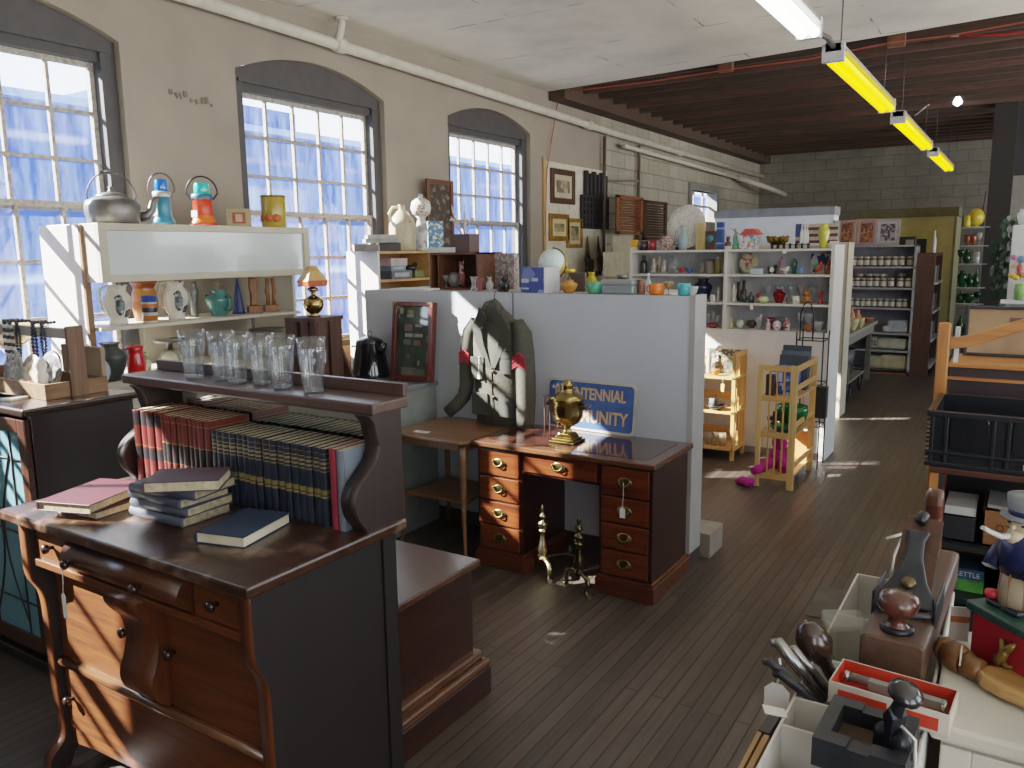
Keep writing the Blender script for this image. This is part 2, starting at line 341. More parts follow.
S(MB().box(WX+.0, WX+.02, .42, 1.27, 2.28, 3.2).done('sun_block_shade', paint('b9b2a2', .8)))  # unseen roller shade added to keep sun off the foreground floor
S(MB().box(WX+.0, WX+.03, 1.50, 1.84, 1.0, 3.2).done('sun_block_shutter', paint('6a645a', .7)))  # unseen shutter leaf added to cut the sun short on the desk
t = thing('window_5', (WX-.1, 14.05, SW[2]), kind='structure'); f = MB()
f.box(WX-.15, WX+.04, SW[0]-.09, SW[1]+.09, SW[3], SW[3]+.1)
for y in (SW[0], SW[1]): f.box(WX-.15, WX+.04, y-.09, y+.04, SW[2]-.05, SW[3])
f.done('window_frame', paint('77756e', .6), t, org=t.location); q = MB()
for c in range(0, 4): y = SW[0]+(SW[1]-SW[0])*c/3; q.box(WX-.12, WX-.09, y-.02, y+.02, SW[2], SW[3])
q.box(WX-.12, WX-.09, SW[0], SW[1], 2.55, 2.585); q.done('muntin_grid', M_muntin, t, org=t.location)
MB().box(WX-.11, WX-.105, SW[0], SW[1], SW[2], SW[3]).done('pane', M_pane, t, org=t.location)
# --------------------------------------------------------------- outside: street, building across the way
S(MB().box(-60, WX-.3, -30, 60, -1.6, -1.5).done('ground_outside', paint('b9b8b4', .9, var=.15, scale=.4)))
def siding():
    m, n, l, b = base('blue_siding'); v = coords(n, l); sp = N(n, 'ShaderNodeSeparateXYZ'); l.new(v, sp.inputs[0])
    r = ramp(n, [(0, lin('2f52a8')), (.395, lin('3458ae')), (.40, lin('9db4e0')), (.425, lin('284a9e')), (.70, lin('244698')), (.71, lin('9db4e2')), (.735, lin('28499c')), (.9, lin('214294'))], 'LINEAR')
    mu = N(n, 'ShaderNodeMath', operation='MULTIPLY_ADD'); mu.inputs[1].default_value = 1/6.2; mu.inputs[2].default_value = .24; l.new(sp.outputs['Z'], mu.inputs[0]); l.new(mu.outputs[0], r.inputs[0])
    nz = N(n, 'ShaderNodeTexNoise', ins={'Scale': .8, 'Detail': 4}); l.new(coords(n, l, (1, 2.5, .5)), nz.inputs[0])
    rr = ramp(n, [(.3, (.7,.7,.7,1)), (.7, (1.15,1.15,1.15,1))]); l.new(nz.outputs[0], rr.inputs[0])
    mx = N(n, 'ShaderNodeMixRGB', blend_type='MULTIPLY'); mx.inputs[0].default_value = 1; l.new(r.outputs[0], mx.inputs[1]); l.new(rr.outputs[0], mx.inputs[2]); l.new(mx.outputs[0], b.inputs['Base Color']); b.inputs['Roughness'].default_value = .8; return m
bld = thing('building', (-14, 12, -1.5), 'blue sided building seen through the old windows', 'building')
MB().box(-22, -14, -14, 42, -1.5, 4.35).box(-22, -14.02, 9, 13.1, 4.35, 4.9).done('wall', siding(), bld, org=bld.location)
MB().box(-22.3, -13.8, -14.3, 42.3, 4.35, 4.48).done('roof', paint('6f86bd', .8), bld, org=bld.location)
# --------------------------------------------------------------- pipes, cable, wall marks
M_pipe = paint('bdb8aa', .6, var=.1)
t = thing('sprinkler_pipe', (WX+.1, 7, 3.4), 'long cream painted pipe running along the window wall under the ceiling', 'pipe')
pb = MB().tube([(WX+.1, Y0, 3.54), (WX+.1, 3.9, 3.48), (WX+.1, 10, 3.36), (WX+.1, 17.4, 3.30)], .045, 10)
for y, z in ((1.2,3.51),(5.0,3.46),(9.4,3.375),(12.6,3.34)): pb.lathe([(.045,-.05),(.062,-.045),(.062,.045),(.045,.05)], (WX+.1, 0, 0), 12); pb.xf(len(pb.v)-48, Matrix.Translation((WX+.1,y,z)) @ Matrix.Rotation(PI/2,4,'X') @ Matrix.Translation((-WX-.1,0,0)))
pb.done('pipe_run', M_pipe, t, org=t.location)
MB().tube([(WX+.1,4.95,3.47),(WX+.16,4.95,3.52),(WX+.18,4.95,3.6),(WX+.18,4.95,3.65)], .032, 8).lathe([(.05,3.625),(.05,3.65)], (WX+.18,4.95,0), 10).done('riser', M_pipe, t, org=t.location)
t = thing('branch_pipe', (WX+.12, 12, 3.2), 'thin lower cream pipe on the rear block wall', 'pipe')
MB().tube([(WX+.12,10.4,3.22),(WX+.12,17.3,3.12)], .03, 8).tube([(WX+.12,15.6,3.15),(WX+.5,16.1,3.0),(WX+.6,17.3,2.9)], .05, 8).done('pipe_run', M_pipe, t, org=t.location)
for x, lab in ((604, 'left brown steel conduit standing against the block wall'), (638, 'right brown steel conduit standing against the block wall')):
    a = P(x, 232, X=WX+.06); tag(MB().tube([(0,0,-.4),(0,0,3.3-a.z)], .025, 6).done('conduit', paint('5a4a3e', .6), loc=a), lab, 'conduit')
a, b = P(606, 181, X=WX+.06), P(638, 181, X=WX+.06)
tag(MB().bar((0,0,0), b-a, .03, .03).done('brace', paint('6b5f52', .6), loc=a), 'short brown bar joining the two conduits on the block wall', 'bar')
ec = [P(545,235,X=WX+.03), P(547,170,X=WX+.03), P(560,88,X=WX+.05), (-4.6,8.6,3.64), (-3.6,8.46,3.6), (-2.6,8.42,3.61), (-1.9,8.3,3.58), (-1.2,8.3,3.63), (-.7,8.2,3.6), (.2,8.1,3.62), (1.2,8.0,3.6)]
tag(MB().tube([Vector(p)-Vector(ec[3]) for p in ec], .007, 6).done('extension_cord', paint('a8503a', .5), loc=ec[3]), 'orange cord strung along the broken edge of the plaster ceiling', 'cord')
wp = [(-.72,8.5,3.66),(-.3,8.45,3.6),(.2,8.5,3.62),(.8,8.4,3.6)]
tag(MB().tube([Vector(p)-Vector(wp[0]) for p in wp], .010, 6).done('twisted_wire', bands('wire_bands', [(0,'e5e0da'),(.5,'b03028')], .12, axis='X'), loc=wp[0]), 'red and white twisted wire hanging under the open joists at right', 'wire')
# marks left on the plaster between the first two windows
a = P(193, 96, X=WX+.006); rm = MB()
for i in range(9):
    rm.bx((.001, -.17+.04*i+rnd.uniform(-.01,.01), -.004*i+rnd.uniform(-.015,.015)), (.004, rnd.uniform(.008,.03), rnd.uniform(.02,.05)), (rnd.uniform(-.6,.6),0,0))
tag(rm.done('wall_scar', paint('6a6155', .9), loc=a), 'row of dark chipped anchor marks in the plaster between windows', 'wall mark')
a = P(850, 607, z=.002); S(MB().box(-.14,.14,-.2,.2,0,.004).done('trim_1', paint('55534f', .45, metal=.4, var=.2), loc=P(842,606,z=.001), rz=.05))
# --------------------------------------------------------------- fluorescent fixtures
def fluo(ya, yb, kind, label):
    x, z = -1.2, 3.1; t = thing('fluorescent_light', (x, (ya+yb)/2, z), label, 'ceiling light', 'fluorescent fixtures hung in one row'); o = t.location
    MB().box(x-.05, x+.05, ya, yb, z, z+.06).prism([(x-.085,z+.0),(x+.085,z+.0),(x+.05,z+.03),(x-.05,z+.03)], ya+.03, yb-.03, 'xz').done('housing', paint('8d8f92', .5), t, org=o)
    for dx in (-.036, .036):
        tb = MB().tube([(x+dx,ya+.05,z-.035),(x+dx,yb-.05,z-.035)], .03, 10).done('tube', emit('ffd000', 3.2) if kind else emit('fdfaf0', 9), t, org=o)
    for y in (ya, yb-.05):
        MB().box(x-.07, x+.07, y, y+.05, z-.065, z+.05).done('end_cap', paint('b9bbbd', .5), t, org=o)
    cz = CZ if ya < 8 else 3.9
    for y in (ya+.25, yb-.25): MB().tube([(x,y,z+.06),(x,y,cz if y < 8.2 else 3.9)], .005, 5).done('chain', paint('4a4744', .5, metal=.6), t, org=o)
fluo(2.75, 5.25, 0, 'white lit tube light nearest the camera, at the top edge')
fluo(5.92, 8.42, 1, 'largest yellow tube light, hung at the plaster ceiling edge')
fluo(9.15, 11.9, 1, 'middle one of the three yellow tube lights under the joists')
fluo(12.75, 15.4, 1, 'farthest and smallest yellow tube light')
tag(MB().tube([(0,0,0),(0,-.18,.02),(0,-.5,-.02),(0,-.67,.03)], .02, 6).done('conduit_link', paint('3b3a3a', .5), loc=(-1.2, 5.92, 3.13)), 'dark conduit linking the white tube light to the yellow one', 'conduit')
t = thing('bare_bulb', (-.92, 12.4, 3.7), 'small bare bulb glowing under the dark joists', 'bulb')
MB().lathe([(.001,-.08),(.05,-.05),(.055,-.01),(.03,.05),(.02,.07)], n=12).done('bulb_glass', emit('ffffff', 14), t)
MB().lathe([(.03,.06),(.03,.14),(.06,.2)], n=10).tube([(0,0,.15),(-.25,.0,.05),(-.5,0,-.15)], .01, 5).done('socket', paint('d8d6d0', .5), t)
# ================================================================ partition
M_grey = paint('b4bac2', .6, var=.05, scale=2)
PX, PY, PZ, PL = -1.502, 4.19, 1.552, -3.885
t = thing('partition', ((PX+PL)/2, PY, 0), 'low grey painted partition wall behind the jacket and kneehole desk', 'partition'); o = t.location
MB().box(PL, PX, PY, PY+.02, .09, PZ).done('front_panel', M_grey, t, org=o)
MB().box(PL, PX, PY+.02, PY+.17, .09, PZ-.001).box(PX-.02, PX+.012, PY-.004, PY+.175, .09, PZ+.004).done('panel_core', paint('9d9b98', .6, var=.06), t, org=o)
MB().box(PL, PX+.01, PY-.012, PY+.175, 0, .09).done('base_board', paint('3a3634', .5), t, org=o)
MB().box(-2.664, -2.656, PY-.0015, PY+.001, .8, PZ).done('seam', paint('4d5054', .8), t, org=o)
tag(MB().box(-.28,.28,-.12,.12,0,.15).done('low_box', paint('8f867a', .6), loc=(PX-.22,PY+.33,0), bev=.003), 'low grey box on the floor behind the right end of the partition', 'box')
t = thing('display_stand', (-2.8, 4.62, 0), 'plain shelf stand hidden behind the grey partition carrying the small goods', 'shelf'); o = t.location
MB().box(PL+.02, PX-.25, 4.375, 4.9, PZ-.03, PZ-.002).done('top_board', paint('b9b4a8', .6), t, org=o)
for x in (-3.82, -2.75, PX-.3): MB().box(x-.02, x+.02, 4.39, 4.88, 0, PZ-.03).done('side_panel', paint('a9a498', .6), t, org=o)
# ================================================================ dresser (sideboard with mirror hutch)
W_dark = wood('1c110c', '3a2317', 'x', .32, .25, .8); W_top = wood('24150f', '45291a', 'x', .3, .35, .7, wear='8d7664')
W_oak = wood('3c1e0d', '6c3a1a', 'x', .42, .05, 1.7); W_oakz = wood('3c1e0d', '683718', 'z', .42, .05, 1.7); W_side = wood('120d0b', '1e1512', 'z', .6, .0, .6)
M_knob = paint('2e1b16', .25, coat=.4)
DX0, DX1 = -2.81, -1.635
dr = thing('sideboard', ((DX0+DX1)/2, 1.3, 0), 'dark oak sideboard with a bowed drawer and mirror back holding rows of old books', 'sideboard'); O = dr.location
def part(mb, name, mat, par, bev=.004, org=None, **k): return mb.done(name, mat, par, org=O if org is None else org, bev=bev, **k)
part(MB().box(DX0-.035, -1.597, 1.243, 1.875, .935, .97), 'table_top', W_top, dr, .008)
prof = [(1.285,.935),(1.285,.80),(1.286,.755),(1.292,.72),(1.305,.695),(1.32,.665),(1.328,.62),(1.33,.52),(1.332,.30),(1.338,.20),(1.342,.15),(1.335,.11),(1.31,.085),(1.285,.06),(1.275,.025),(1.28,0)]
prof = smooth_poly(prof, 3)
bk = [(1.345,0),(1.365,.05),(1.395,.09),(1.42,.14),(1.43,.935)]
for x0, x1 in ((DX0, DX0+.052), (DX1-.052, DX1)):
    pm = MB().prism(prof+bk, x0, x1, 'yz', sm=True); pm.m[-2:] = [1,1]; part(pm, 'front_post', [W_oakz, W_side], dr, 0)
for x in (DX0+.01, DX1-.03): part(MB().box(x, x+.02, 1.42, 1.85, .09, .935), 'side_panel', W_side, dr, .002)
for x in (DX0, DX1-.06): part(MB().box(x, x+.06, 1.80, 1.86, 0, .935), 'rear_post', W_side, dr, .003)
part(MB().box(DX0+.03, DX1-.03, 1.84, 1.855, .1, .93), 'back_panel', W_dark, dr, 0)
part(MB().box(DX0+.03, DX1-.03, 1.295, 1.39, .775, .80).box(DX0+.03, DX1-.03, 1.31, 1.42, .915, .935), 'drawer_rail', W_oak, dr, .003)
part(MB().box(DX0+.06, DX1-.06, 1.43, 1.84, .09, .11), 'bottom_board', W_dark, dr, 0)
def knob(x, y, z, par, r=.017):
    return MB().lathe([(.008,0),(.007,.012),(r*.75,.016),(r,.024),(r*.85,.032),(0,.035)], (0,0,0), 14, ax='-y').xf(0, Matrix.Translation((x,y,z))).done('knob', M_knob, par, org=O)
def bowprof(x0, x1, y, bow, n=14): return [(x0+(x1-x0)*i/n, y-bow*math.sin(PI*i/n)**.6) for i in range(n+1)]
d = part(MB().box(DX0+.06, -2.535, 1.305, 1.36, .80, .915), 'small_drawer', W_oak, dr); knob(-2.64, 1.305, .858, d)
d = part(MB().box(-1.905, DX1-.055, 1.305, 1.36, .80, .915), 'small_drawer', W_oak, dr); knob(-1.80, 1.305, .858, d)
d = part(MB().prism([(1.312-.05*math.sin(PI*i/16)**.75, .802+.112*i/16) for i in range(17)]+[(1.36,.914),(1.36,.802)], -2.52, -1.92, 'yz', sm=True), 'bowed_drawer', wood('30190f','5c321a','x',.3,.35), dr, 0)
knob(-2.45, 1.264, .858, d); knob(-2.09, 1.264, .858, d)
dl = part(MB().box(DX0+.055, -2.31, 1.358, 1.39, .42, .775), 'left_door', W_oak, dr); knob(-2.335, 1.358, .62, dl)
dd = part(MB().box(-2.13, DX1-.052, 1.358, 1.39, .42, .775), 'right_door', W_oak, dr); knob(-2.10, 1.358, .61, dd)
pil = [(1.268,.79),(1.272,.76),(1.29,.73),(1.315,.70),(1.328,.66),(1.33,.62),(1.318,.57),(1.302,.53),(1.30,.49),(1.318,.45),(1.35,.425)]
part(MB().prism(smooth_poly(pil,5)+[(1.40,.425),(1.40,.79)], -2.305, -2.135, 'yz', sm=True), 'centre_pilaster', wood('3a1e0e','643618','z',.38,.1,1.1), dr, 0)
part(MB().tube([(DX0+.05,1.352,.404),(DX1-.05,1.352,.404)], .017, 12).box(DX0+.05, DX1-.05, 1.356, 1.39, .378, .422), 'moulded_rail', wood('3d2214','6d4626','x',.18,.6), dr, 0)
d = part(MB().box(DX0+.055, DX1-.052, 1.354, 1.39, .15, .378), 'long_drawer', W_oak, dr); knob(DX0+.10, 1.354, .27, d); knob(DX1-.13, 1.354, .27, d)
part(MB().prism([(DX0+.055,.148),(DX0+.055,.08),(DX0+.2,.10),(-2.2,.12),(DX1-.2,.10),(DX1-.052,.08),(DX1-.052,.148)], 1.36, 1.385, 'xz'), 'apron', W_oak, dr, .002)
# hutch: scroll brackets, mirror, shelf with back rail
sc = smooth_poly([(1.725,1.325),(1.748,1.30),(1.758,1.262),(1.768,1.222),(1.752,1.183),(1.715,1.15),(1.675,1.118),(1.655,1.085),(1.655,1.055),(1.668,1.02),(1.695,.985),(1.70,.97)], 4)
for x0, x1 in ((DX0, DX0+.055), (DX1-.03, DX1+.03)):
    part(MB().prism(sc+[(1.87,.97),(1.87,1.325)], x0, x1, 'yz', sm=True), 'scroll_bracket', wood('17100e','2e211c','z',.5,.05,.6), dr, 0)
part(MB().box(DX0-.06, -1.597, 1.735, 1.90, 1.325, 1.36), 'glass_shelf', wood('3a2a26','5b463f','x',.4,.3,.7), dr, .006)
part(MB().box(DX0-.06, -1.605, 1.885, 1.905, 1.36, 1.40), 'back_rail', wood('33231e','57433b','x',.4,.3,.7), dr, .003)
mir, n, l, b = base('old_mirror'); b.inputs['Metallic'].default_value = 1; b.inputs['Roughness'].default_value = .06; b.inputs['Base Color'].default_value = (.62,.68,.68,1)
part(MB().box(DX0+.13, DX1-.1, 1.868, 1.872, 1.02, 1.29), 'mirror', mir, dr, 0)
part(MB().box(DX0+.05, DX0+.13, 1.86, 1.885, .97, 1.325).box(DX1-.1, DX1-.02, 1.86, 1.885, .97, 1.325).box(DX0+.1, DX1-.08, 1.86, 1.885, .97, 1.02).box(DX0+.1, DX1-.08, 1.86, 1.885, 1.29, 1.325).box(DX0+.05, DX1-.02, 1.873, 1.89, .97, 1.325), 'mirror_frame', W_dark, dr, .002)
# ================================================================ stepped chest behind the sideboard
ch = thing('low_chest', (-2.3, 2.2, 0), 'low mahogany chest with a stepped plinth standing behind the sideboard', 'chest'); o = ch.location
W_mah = wood('200f0b', '3a1c13', 'y', .3, .4, .7)
MB().box(-2.95, -1.80, 1.95, 2.50, .18, .545).done('body', W_mah, ch, org=o, bev=.003)
MB().box(-2.98, -1.772, 1.92, 2.525, .545, .575).done('top', wood('2c1a14','513227','y',.22,.5,.7), ch, org=o, bev=.008, seg=3)
MB().box(-2.99, -1.765, 1.93, 2.52, .15, .185).box(-2.985, -1.74, 1.91, 2.535, .115, .15).done('plinth_moulding', wood('3a2015','6a452e','y',.25,.5), ch, org=o, bev=.01, seg=3)
MB().box(-2.97, -1.735, 1.92, 2.53, 0, .118).done('plinth', W_mah, ch, org=o, bev=.003)
# ================================================================ kneehole desk
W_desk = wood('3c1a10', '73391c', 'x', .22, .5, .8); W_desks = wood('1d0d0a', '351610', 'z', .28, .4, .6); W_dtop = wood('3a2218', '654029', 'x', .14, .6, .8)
M_brass = paint('8c7a4e', .3, metal=1, var=.25, scale=30); M_obrass = paint('7f7350', .3, metal=1, var=.2)
dk = thing('kneehole_desk', (-2.03, 3.9, 0), 'mahogany kneehole desk with brass oval handles in front of the partition', 'desk'); O = dk.location
part(MB().box(-2.60, -1.475, 3.62, 4.175, .715, .745), 'desk_top', W_dtop, dk, .008, seg=3)
lm = MB().box(-2.53, -1.545, 3.69, 4.12, .7445, .7465); part(lm, 'leather_inset', paint('3b211a', .13, coat=.5, var=.2), dk, 0)
def handle(x, z, par, w=.042):
    h = MB().lathe([(.001,.004),(w*.85,.003),(w,.001),(w,0)], n=20, ax='-y', sx=1, sy=.68).xf(0, Matrix.Translation((x, 3.647, z)))
    h.tube([(x+a*w*.72, 3.64-.012*abs(math.sin(i*PI/10)), z+.012-b*.026) for i, (a, b) in enumerate([(math.cos(PI+PI*q/10), math.sin(PI*q/10)) for q in range(11)])], .0035, 6)
    for s in (-1,1): h.ell((x+s*w*.72, 3.638, z+.012), .007,.009,.007, 8, 5)
    return h.done('handle', M_brass, par, org=O)
for x0, x1, nm in ((-2.575,-2.275,'left_pedestal'), (-1.80,-1.50,'right_pedestal')):
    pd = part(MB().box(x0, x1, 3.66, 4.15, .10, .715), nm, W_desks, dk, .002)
    zs = [.11,.255,.40,.545,.705]
    for i in range(4):
        d = part(MB().box(x0+.018, x1-.018, 3.648, 3.665, zs[i]+.006, zs[i+1]-.006), 'drawer', W_desk, dk, .003); handle((x0+x1)/2, (zs[i]+zs[i+1])/2, d)
    part(MB().box(x0-.015, x1+.02, 3.638, 4.17, 0, .085).box(x0-.007, x1+.012, 3.647, 4.16, .085, .105), 'plinth', wood('3a1c12','5f3018','x',.3,.4), dk, .004)
d = part(MB().box(-2.262, -1.813, 3.65, 3.67, .60, .705), 'centre_drawer', W_desk, dk, .003); handle(-2.04, .652, d)
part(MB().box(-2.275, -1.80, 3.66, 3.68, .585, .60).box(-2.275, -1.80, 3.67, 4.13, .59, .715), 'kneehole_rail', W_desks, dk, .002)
tg = thing('price_tag', (-1.65, 3.63, .63), 'small white tag hanging from the upper right desk handle', 'tag', 'white price tags')
def tagparts(t, L, w, h, rx=0):
    MB().tube([(0,0,0),(.003,-.004,-L*.5),(0,-.006,-L)], .0018, 5).done('string', paint('dedad0', .8), t)
    MB().prism([(-w/2,-L-h),(w/2,-L-h),(w/2,-L-.01),(w*.2,-L),(-w*.2,-L),(-w/2,-L-.01)], -.007, -.0055, 'xz').done('card', paint('e9e7e2', .7, var=.04), t)
tagparts(tg, .13, .03, .055)
# ================================================================ oak side table
W_tbl = wood('573a24', '85603f', 'x', .35, .25); tb = thing('side_table', (-2.87, 3.86, 0), 'small oak side table with a lower shelf under the jacket', 'table'); O = tb.location
part(MB().prism([(-3.17,3.62),(-3.13,3.58),(-2.65,3.58),(-2.61,3.62),(-2.61,4.12),(-2.65,4.16),(-3.13,4.16),(-3.17,4.12)], .715, .735, 'xy'), 'table_top', W_tbl, tb, .005)
part(MB().box(-3.13,-2.65,3.63,3.645,.665,.715).box(-3.13,-2.65,4.09,4.105,.665,.715).box(-3.13,-3.115,3.63,4.1,.665,.715).box(-2.665,-2.65,3.63,4.1,.665,.715), 'apron', W_tbl, tb, .002)
for x in (-3.13,-2.66):
    for y in (3.63, 4.1):
        sx = 1 if x > -3 else -1; sy = 1 if y > 3.9 else -1
        part(MB().tube([(x,y,.70),(x+sx*.006,y+sy*.006,.62),(x,y,.45),(x-sx*.008,y-sy*.008,.25),(x+sx*.002,y,.08),(x+sx*.02,y+sy*.02,.0)], [.024,.022,.018,.014,.012,.016], 10), 'leg', W_tbl, tb, 0)
sh = [(-3.12,3.66)]+[(-3.09+.02*math.sin(i*PI/8)*3+.03, 3.66) for i in range(0)]
cx, cy = -2.895, 3.865; star = []
for q in range(4):
    a0 = PI/4+q*PI/2
    for i in range(8):
        a = a0+i*PI/16; r = .31-.11*math.sin(i*PI/8)**.7 if i else .325
        star.append((cx+r*math.cos(a)*1.03, cy+r*math.sin(a)))
part(MB().prism(star, .335, .352, 'xy'), 'lower_shelf', W_tbl, tb, .003)
tag(MB().box(-.05,.05,-.02,.02,0,.004).done('paper_slip', paint('c9c8d4', .7), loc=(-3.0,3.68,.7355), rz=.1), 'white paper slip lying on the oak side table', 'paper')
# dark trunk on end left of the oak table
tk = thing('travel_case', (-3.25, 3.1, 0), 'dark latched trunk standing on end beneath the oak table', 'trunk'); o = tk.location
MB().box(-3.5, -3.0, 2.95, 3.35, 0, .62).done('body', paint('1d1714', .5), tk, org=o, bev=.006)
for z in (.12,.33,.53): MB().box(-3.02, -2.985, 3.0, 3.05, z-.02, z+.02).done('latch', paint('a08a55', .4, metal=.8), tk, org=o)
# ================================================================ grey counter behind the hutch
M_cnt = paint('7d827d', .5, var=.1)
ct = thing('counter', (-3.7, 3.8, 0), 'grey green painted counter carrying the coffee pot and shadow box', 'counter'); o = ct.location
MB().box(-4.25, -3.25, 3.33, 4.18, .933, .963).done('counter_top', paint('77777a', .35, var=.12), ct, org=o, bev=.004)
MB().box(-4.23, -3.27, 3.36, 4.175, .0, .933).done('body', M_cnt, ct, org=o)
# ================================================================ left cabinet with leaded glass doors
LZ = 1.185; W_ebony = wood('0f0b0a', '211512', 'z', .35, .2, .6)
lc = thing('glazed_cabinet', (-4.0, 1.66, 0), 'dark wood cabinet with leaded blue glass doors at the left edge', 'cabinet'); o = lc.location
MB().box(-3.47, -3.445, 1.67, 2.13, .03, LZ-.03).box(-4.6,-4.575,1.67,2.13,.03,LZ-.03).box(-4.6,-3.45,2.11,2.13,.03,LZ-.03).box(-4.6,-3.45,1.68,2.12,.03,.08).box(-4.6,-3.45,1.70,2.1,.6,.615).done('case', W_ebony, lc, org=o, bev=.003)
MB().box(-4.63, -3.42, 1.63, 2.15, LZ-.032, LZ).done('top', wood('17100e','33221c','x',.12,.7,.7), lc, org=o, bev=.01, seg=3)
for x0, x1 in ((-4.03,-3.455), (-4.59,-4.035)):
    d = MB(); d.box(x0,x0+.06,1.645,1.67,.08,LZ-.05).box(x1-.06,x1,1.645,1.67,.08,LZ-.05).box(x0+.06,x1-.06,1.645,1.67,.08,.15).box(x0+.06,x1-.06,1.645,1.67,LZ-.11,LZ-.05)
    dd = d.done('door', wood('2a1712','4b2b1f','z',.25,.4), lc, org=o, bev=.003)
    MB().box(x0+.06,x1-.06,1.655,1.659,.15,LZ-.11).done('leaded_glass', glass('8fc4d4', .6, '9fd4e0'), dd, org=o)  # bright milky tint puts the window's reflection into the glass colour
    c = (x0+x1)/2; g = MB()
    for u in (x0+.15, x1-.15): g.tube([(u,1.653,.15),(u,1.653,LZ-.11)], .005, 5)
    for zz in (.3,.62,.95): g.tube([(x0+.06,1.653,zz),(x1-.06,1.653,zz)], .005, 5)
    g.tube([(x0+.15+.13*math.sin(i*PI/12), 1.653, .2+.8*i/12) for i in range(13)], .005, 5).tube([(x1-.15-.13*math.sin(i*PI/12), 1.653, .2+.8*i/12) for i in range(13)], .005, 5)
    g.done('lead_bars', paint('3a3a3a', .5, metal=.5), dd, org=o)
MB().box(-4.62,-3.43,1.635,2.14,0,.055).done('base', W_ebony, lc, org=o, bev=.004)
# ================================================================ ivory wall hutch
M_iv = paint('cfcabb', .5, var=.06, scale=4); M_ivd = paint('bdb7a4', .55, var=.06, scale=4)
hu = thing('display_hutch', (-4.6, 3.3, 0), 'ivory painted wall hutch with a long frosted glass sign box on top', 'hutch'); o = hu.location
def hp(m, name, mat, bev=.003, par=hu): return m.done(name, mat, par, org=o, bev=bev)
hp(MB().box(-4.86,-4.45,2.52,2.545,1.10,1.98), 'side_panel', paint('e6e2d8', .5, var=.04)); hp(MB().box(-4.45,-4.425,2.515,2.55,1.10,1.98), 'edge_strip', wood('6a4a30','8a6a48','z',.5,0))
hp(MB().box(-4.86,-4.43,4.03,4.055,1.10,1.68), 'side_panel', M_iv)
hp(MB().box(-4.85,-4.36,2.545,4.03,1.385,1.405), 'shelf', M_iv)
hp(MB().box(-4.86,-4.30,2.40,4.08,1.06,1.10).box(-4.85,-4.33,2.42,4.06,0,1.06), 'base_cabinet', M_ivd)
bxr = hp(MB().box(-4.86,-4.30,2.53,4.065,1.965,1.985).box(-4.86,-4.30,2.53,4.065,1.66,1.68).box(-4.86,-4.30,2.53,2.55,1.68,1.965).box(-4.86,-4.30,4.045,4.065,1.68,1.965), 'sign_box', M_iv)
f = MB()
for a in ((2.53,4.065,1.66,1.70),(2.53,4.065,1.945,1.985),(2.53,2.58,1.70,1.945),(4.015,4.065,1.70,1.945)): f.box(-4.30,-4.275,*a)
hp(f, 'sign_frame', M_ivd); hp(MB().box(-4.297,-4.29,2.57,4.03,1.69,1.955), 'frosted_glass', paint('c9d2d4', .12, var=.05, scale=2, coat=.5))
# ================================================================ white bookcase behind partition, dark crate
wbk = thing('white_bookcase', (-4.57, 5.25, 0), 'white bookcase with board games standing beside the second full window', 'bookcase'); o = wbk.location
MB().box(-4.76,-4.42,4.93,4.955,.6,1.82).done('side_panel', paint('e4e1d9', .5, var=.04), wbk, org=o, bev=.002); MB().box(-4.76,-4.42,5.60,5.62,.6,1.82).done('side_panel', paint('c49a62', .5), wbk, org=o)
MB().box(-4.76,-4.42,4.955,5.6,1.80,1.82).done('top_board', paint('c49a62', .5, var=.1), wbk, org=o, bev=.002)
for z in (1.57, 1.2, .62): MB().box(-4.76,-4.42,4.955,5.6,z,z+.02).done('shelf', paint('c49a62', .5, var=.1), wbk, org=o, bev=.002)
MB().box(-4.77,-4.755,4.94,5.61,.6,1.82).done('back_panel', paint('94704a', .6), wbk, org=o)
for y in (4.95,5.6): MB().box(-4.74,-4.44,y-.03,y+.03,0,.6).done('leg', paint('d9d5ca', .5), wbk, org=o)
cr = thing('wooden_crate', (-3.33, 4.42, PZ), 'dark wooden crate on its side with glassware on the partition', 'crate'); o = cr.location
Wc = wood('3a2216','6a4228','x',.6,0); x0, x1, ya, yb, z0, z1 = P(430,280,Y=4.42).x,P(478,280,Y=4.42).x,4.42,4.72,PZ,PZ+.25
for nm, q in (('top_board',(x0,x1,ya,yb,z1-.015,z1)),('bottom_board',(x0,x1,ya,yb,z0,z0+.012)),('side_board',(x0,x0+.015,ya,yb,z0,z1)),('side_board',(x1-.015,x1,ya,yb,z0,z1)),('back_board',(x0,x1,yb-.012,yb,z0,z1)),('divider',(x0+.07,x0+.078,ya,yb,z0,z1))):
    MB().box(*q).done(nm, Wc, cr, org=o, bev=.002)
# ================================================================ books in the hutch
M_page = paint('cdbf9f', .8, var=.2, scale=60); M_paged = paint('a99a7c', .8, var=.25, scale=60)
def book(name, w, d, h, cov, label, group, rise=.0):
    t = thing(name, (0,0,0), label, 'book', group)
    c = MB().box(-w/2, -w/2+.0018, 0, d, 0, h).box(w/2-.0018, w/2, 0, d, 0, h)
    n = 6; arc = [(-w/2+w*i/n, -.006*math.sin(PI*i/n)) for i in range(n+1)]
    c.prism(arc+[(w/2,.004),(-w/2,.004)], 0, h, 'xy', sm=False); c.done('cover', cov, t, bev=.0008, seg=1)
    MB().box(-w/2+.0018, w/2-.0018, .004, d-.003, .004, h-.002).done('page_block', M_page, t); return t
R, K, G = '74201a', '231b1f', '9a7a45'
red1 = bands('red_spine_two_bands', [(0,R),(.09,G),(.1,R),(.34,K),(.5,R),(.52,G),(.53,R),(.8,K),(.97,R)], .275, .45)
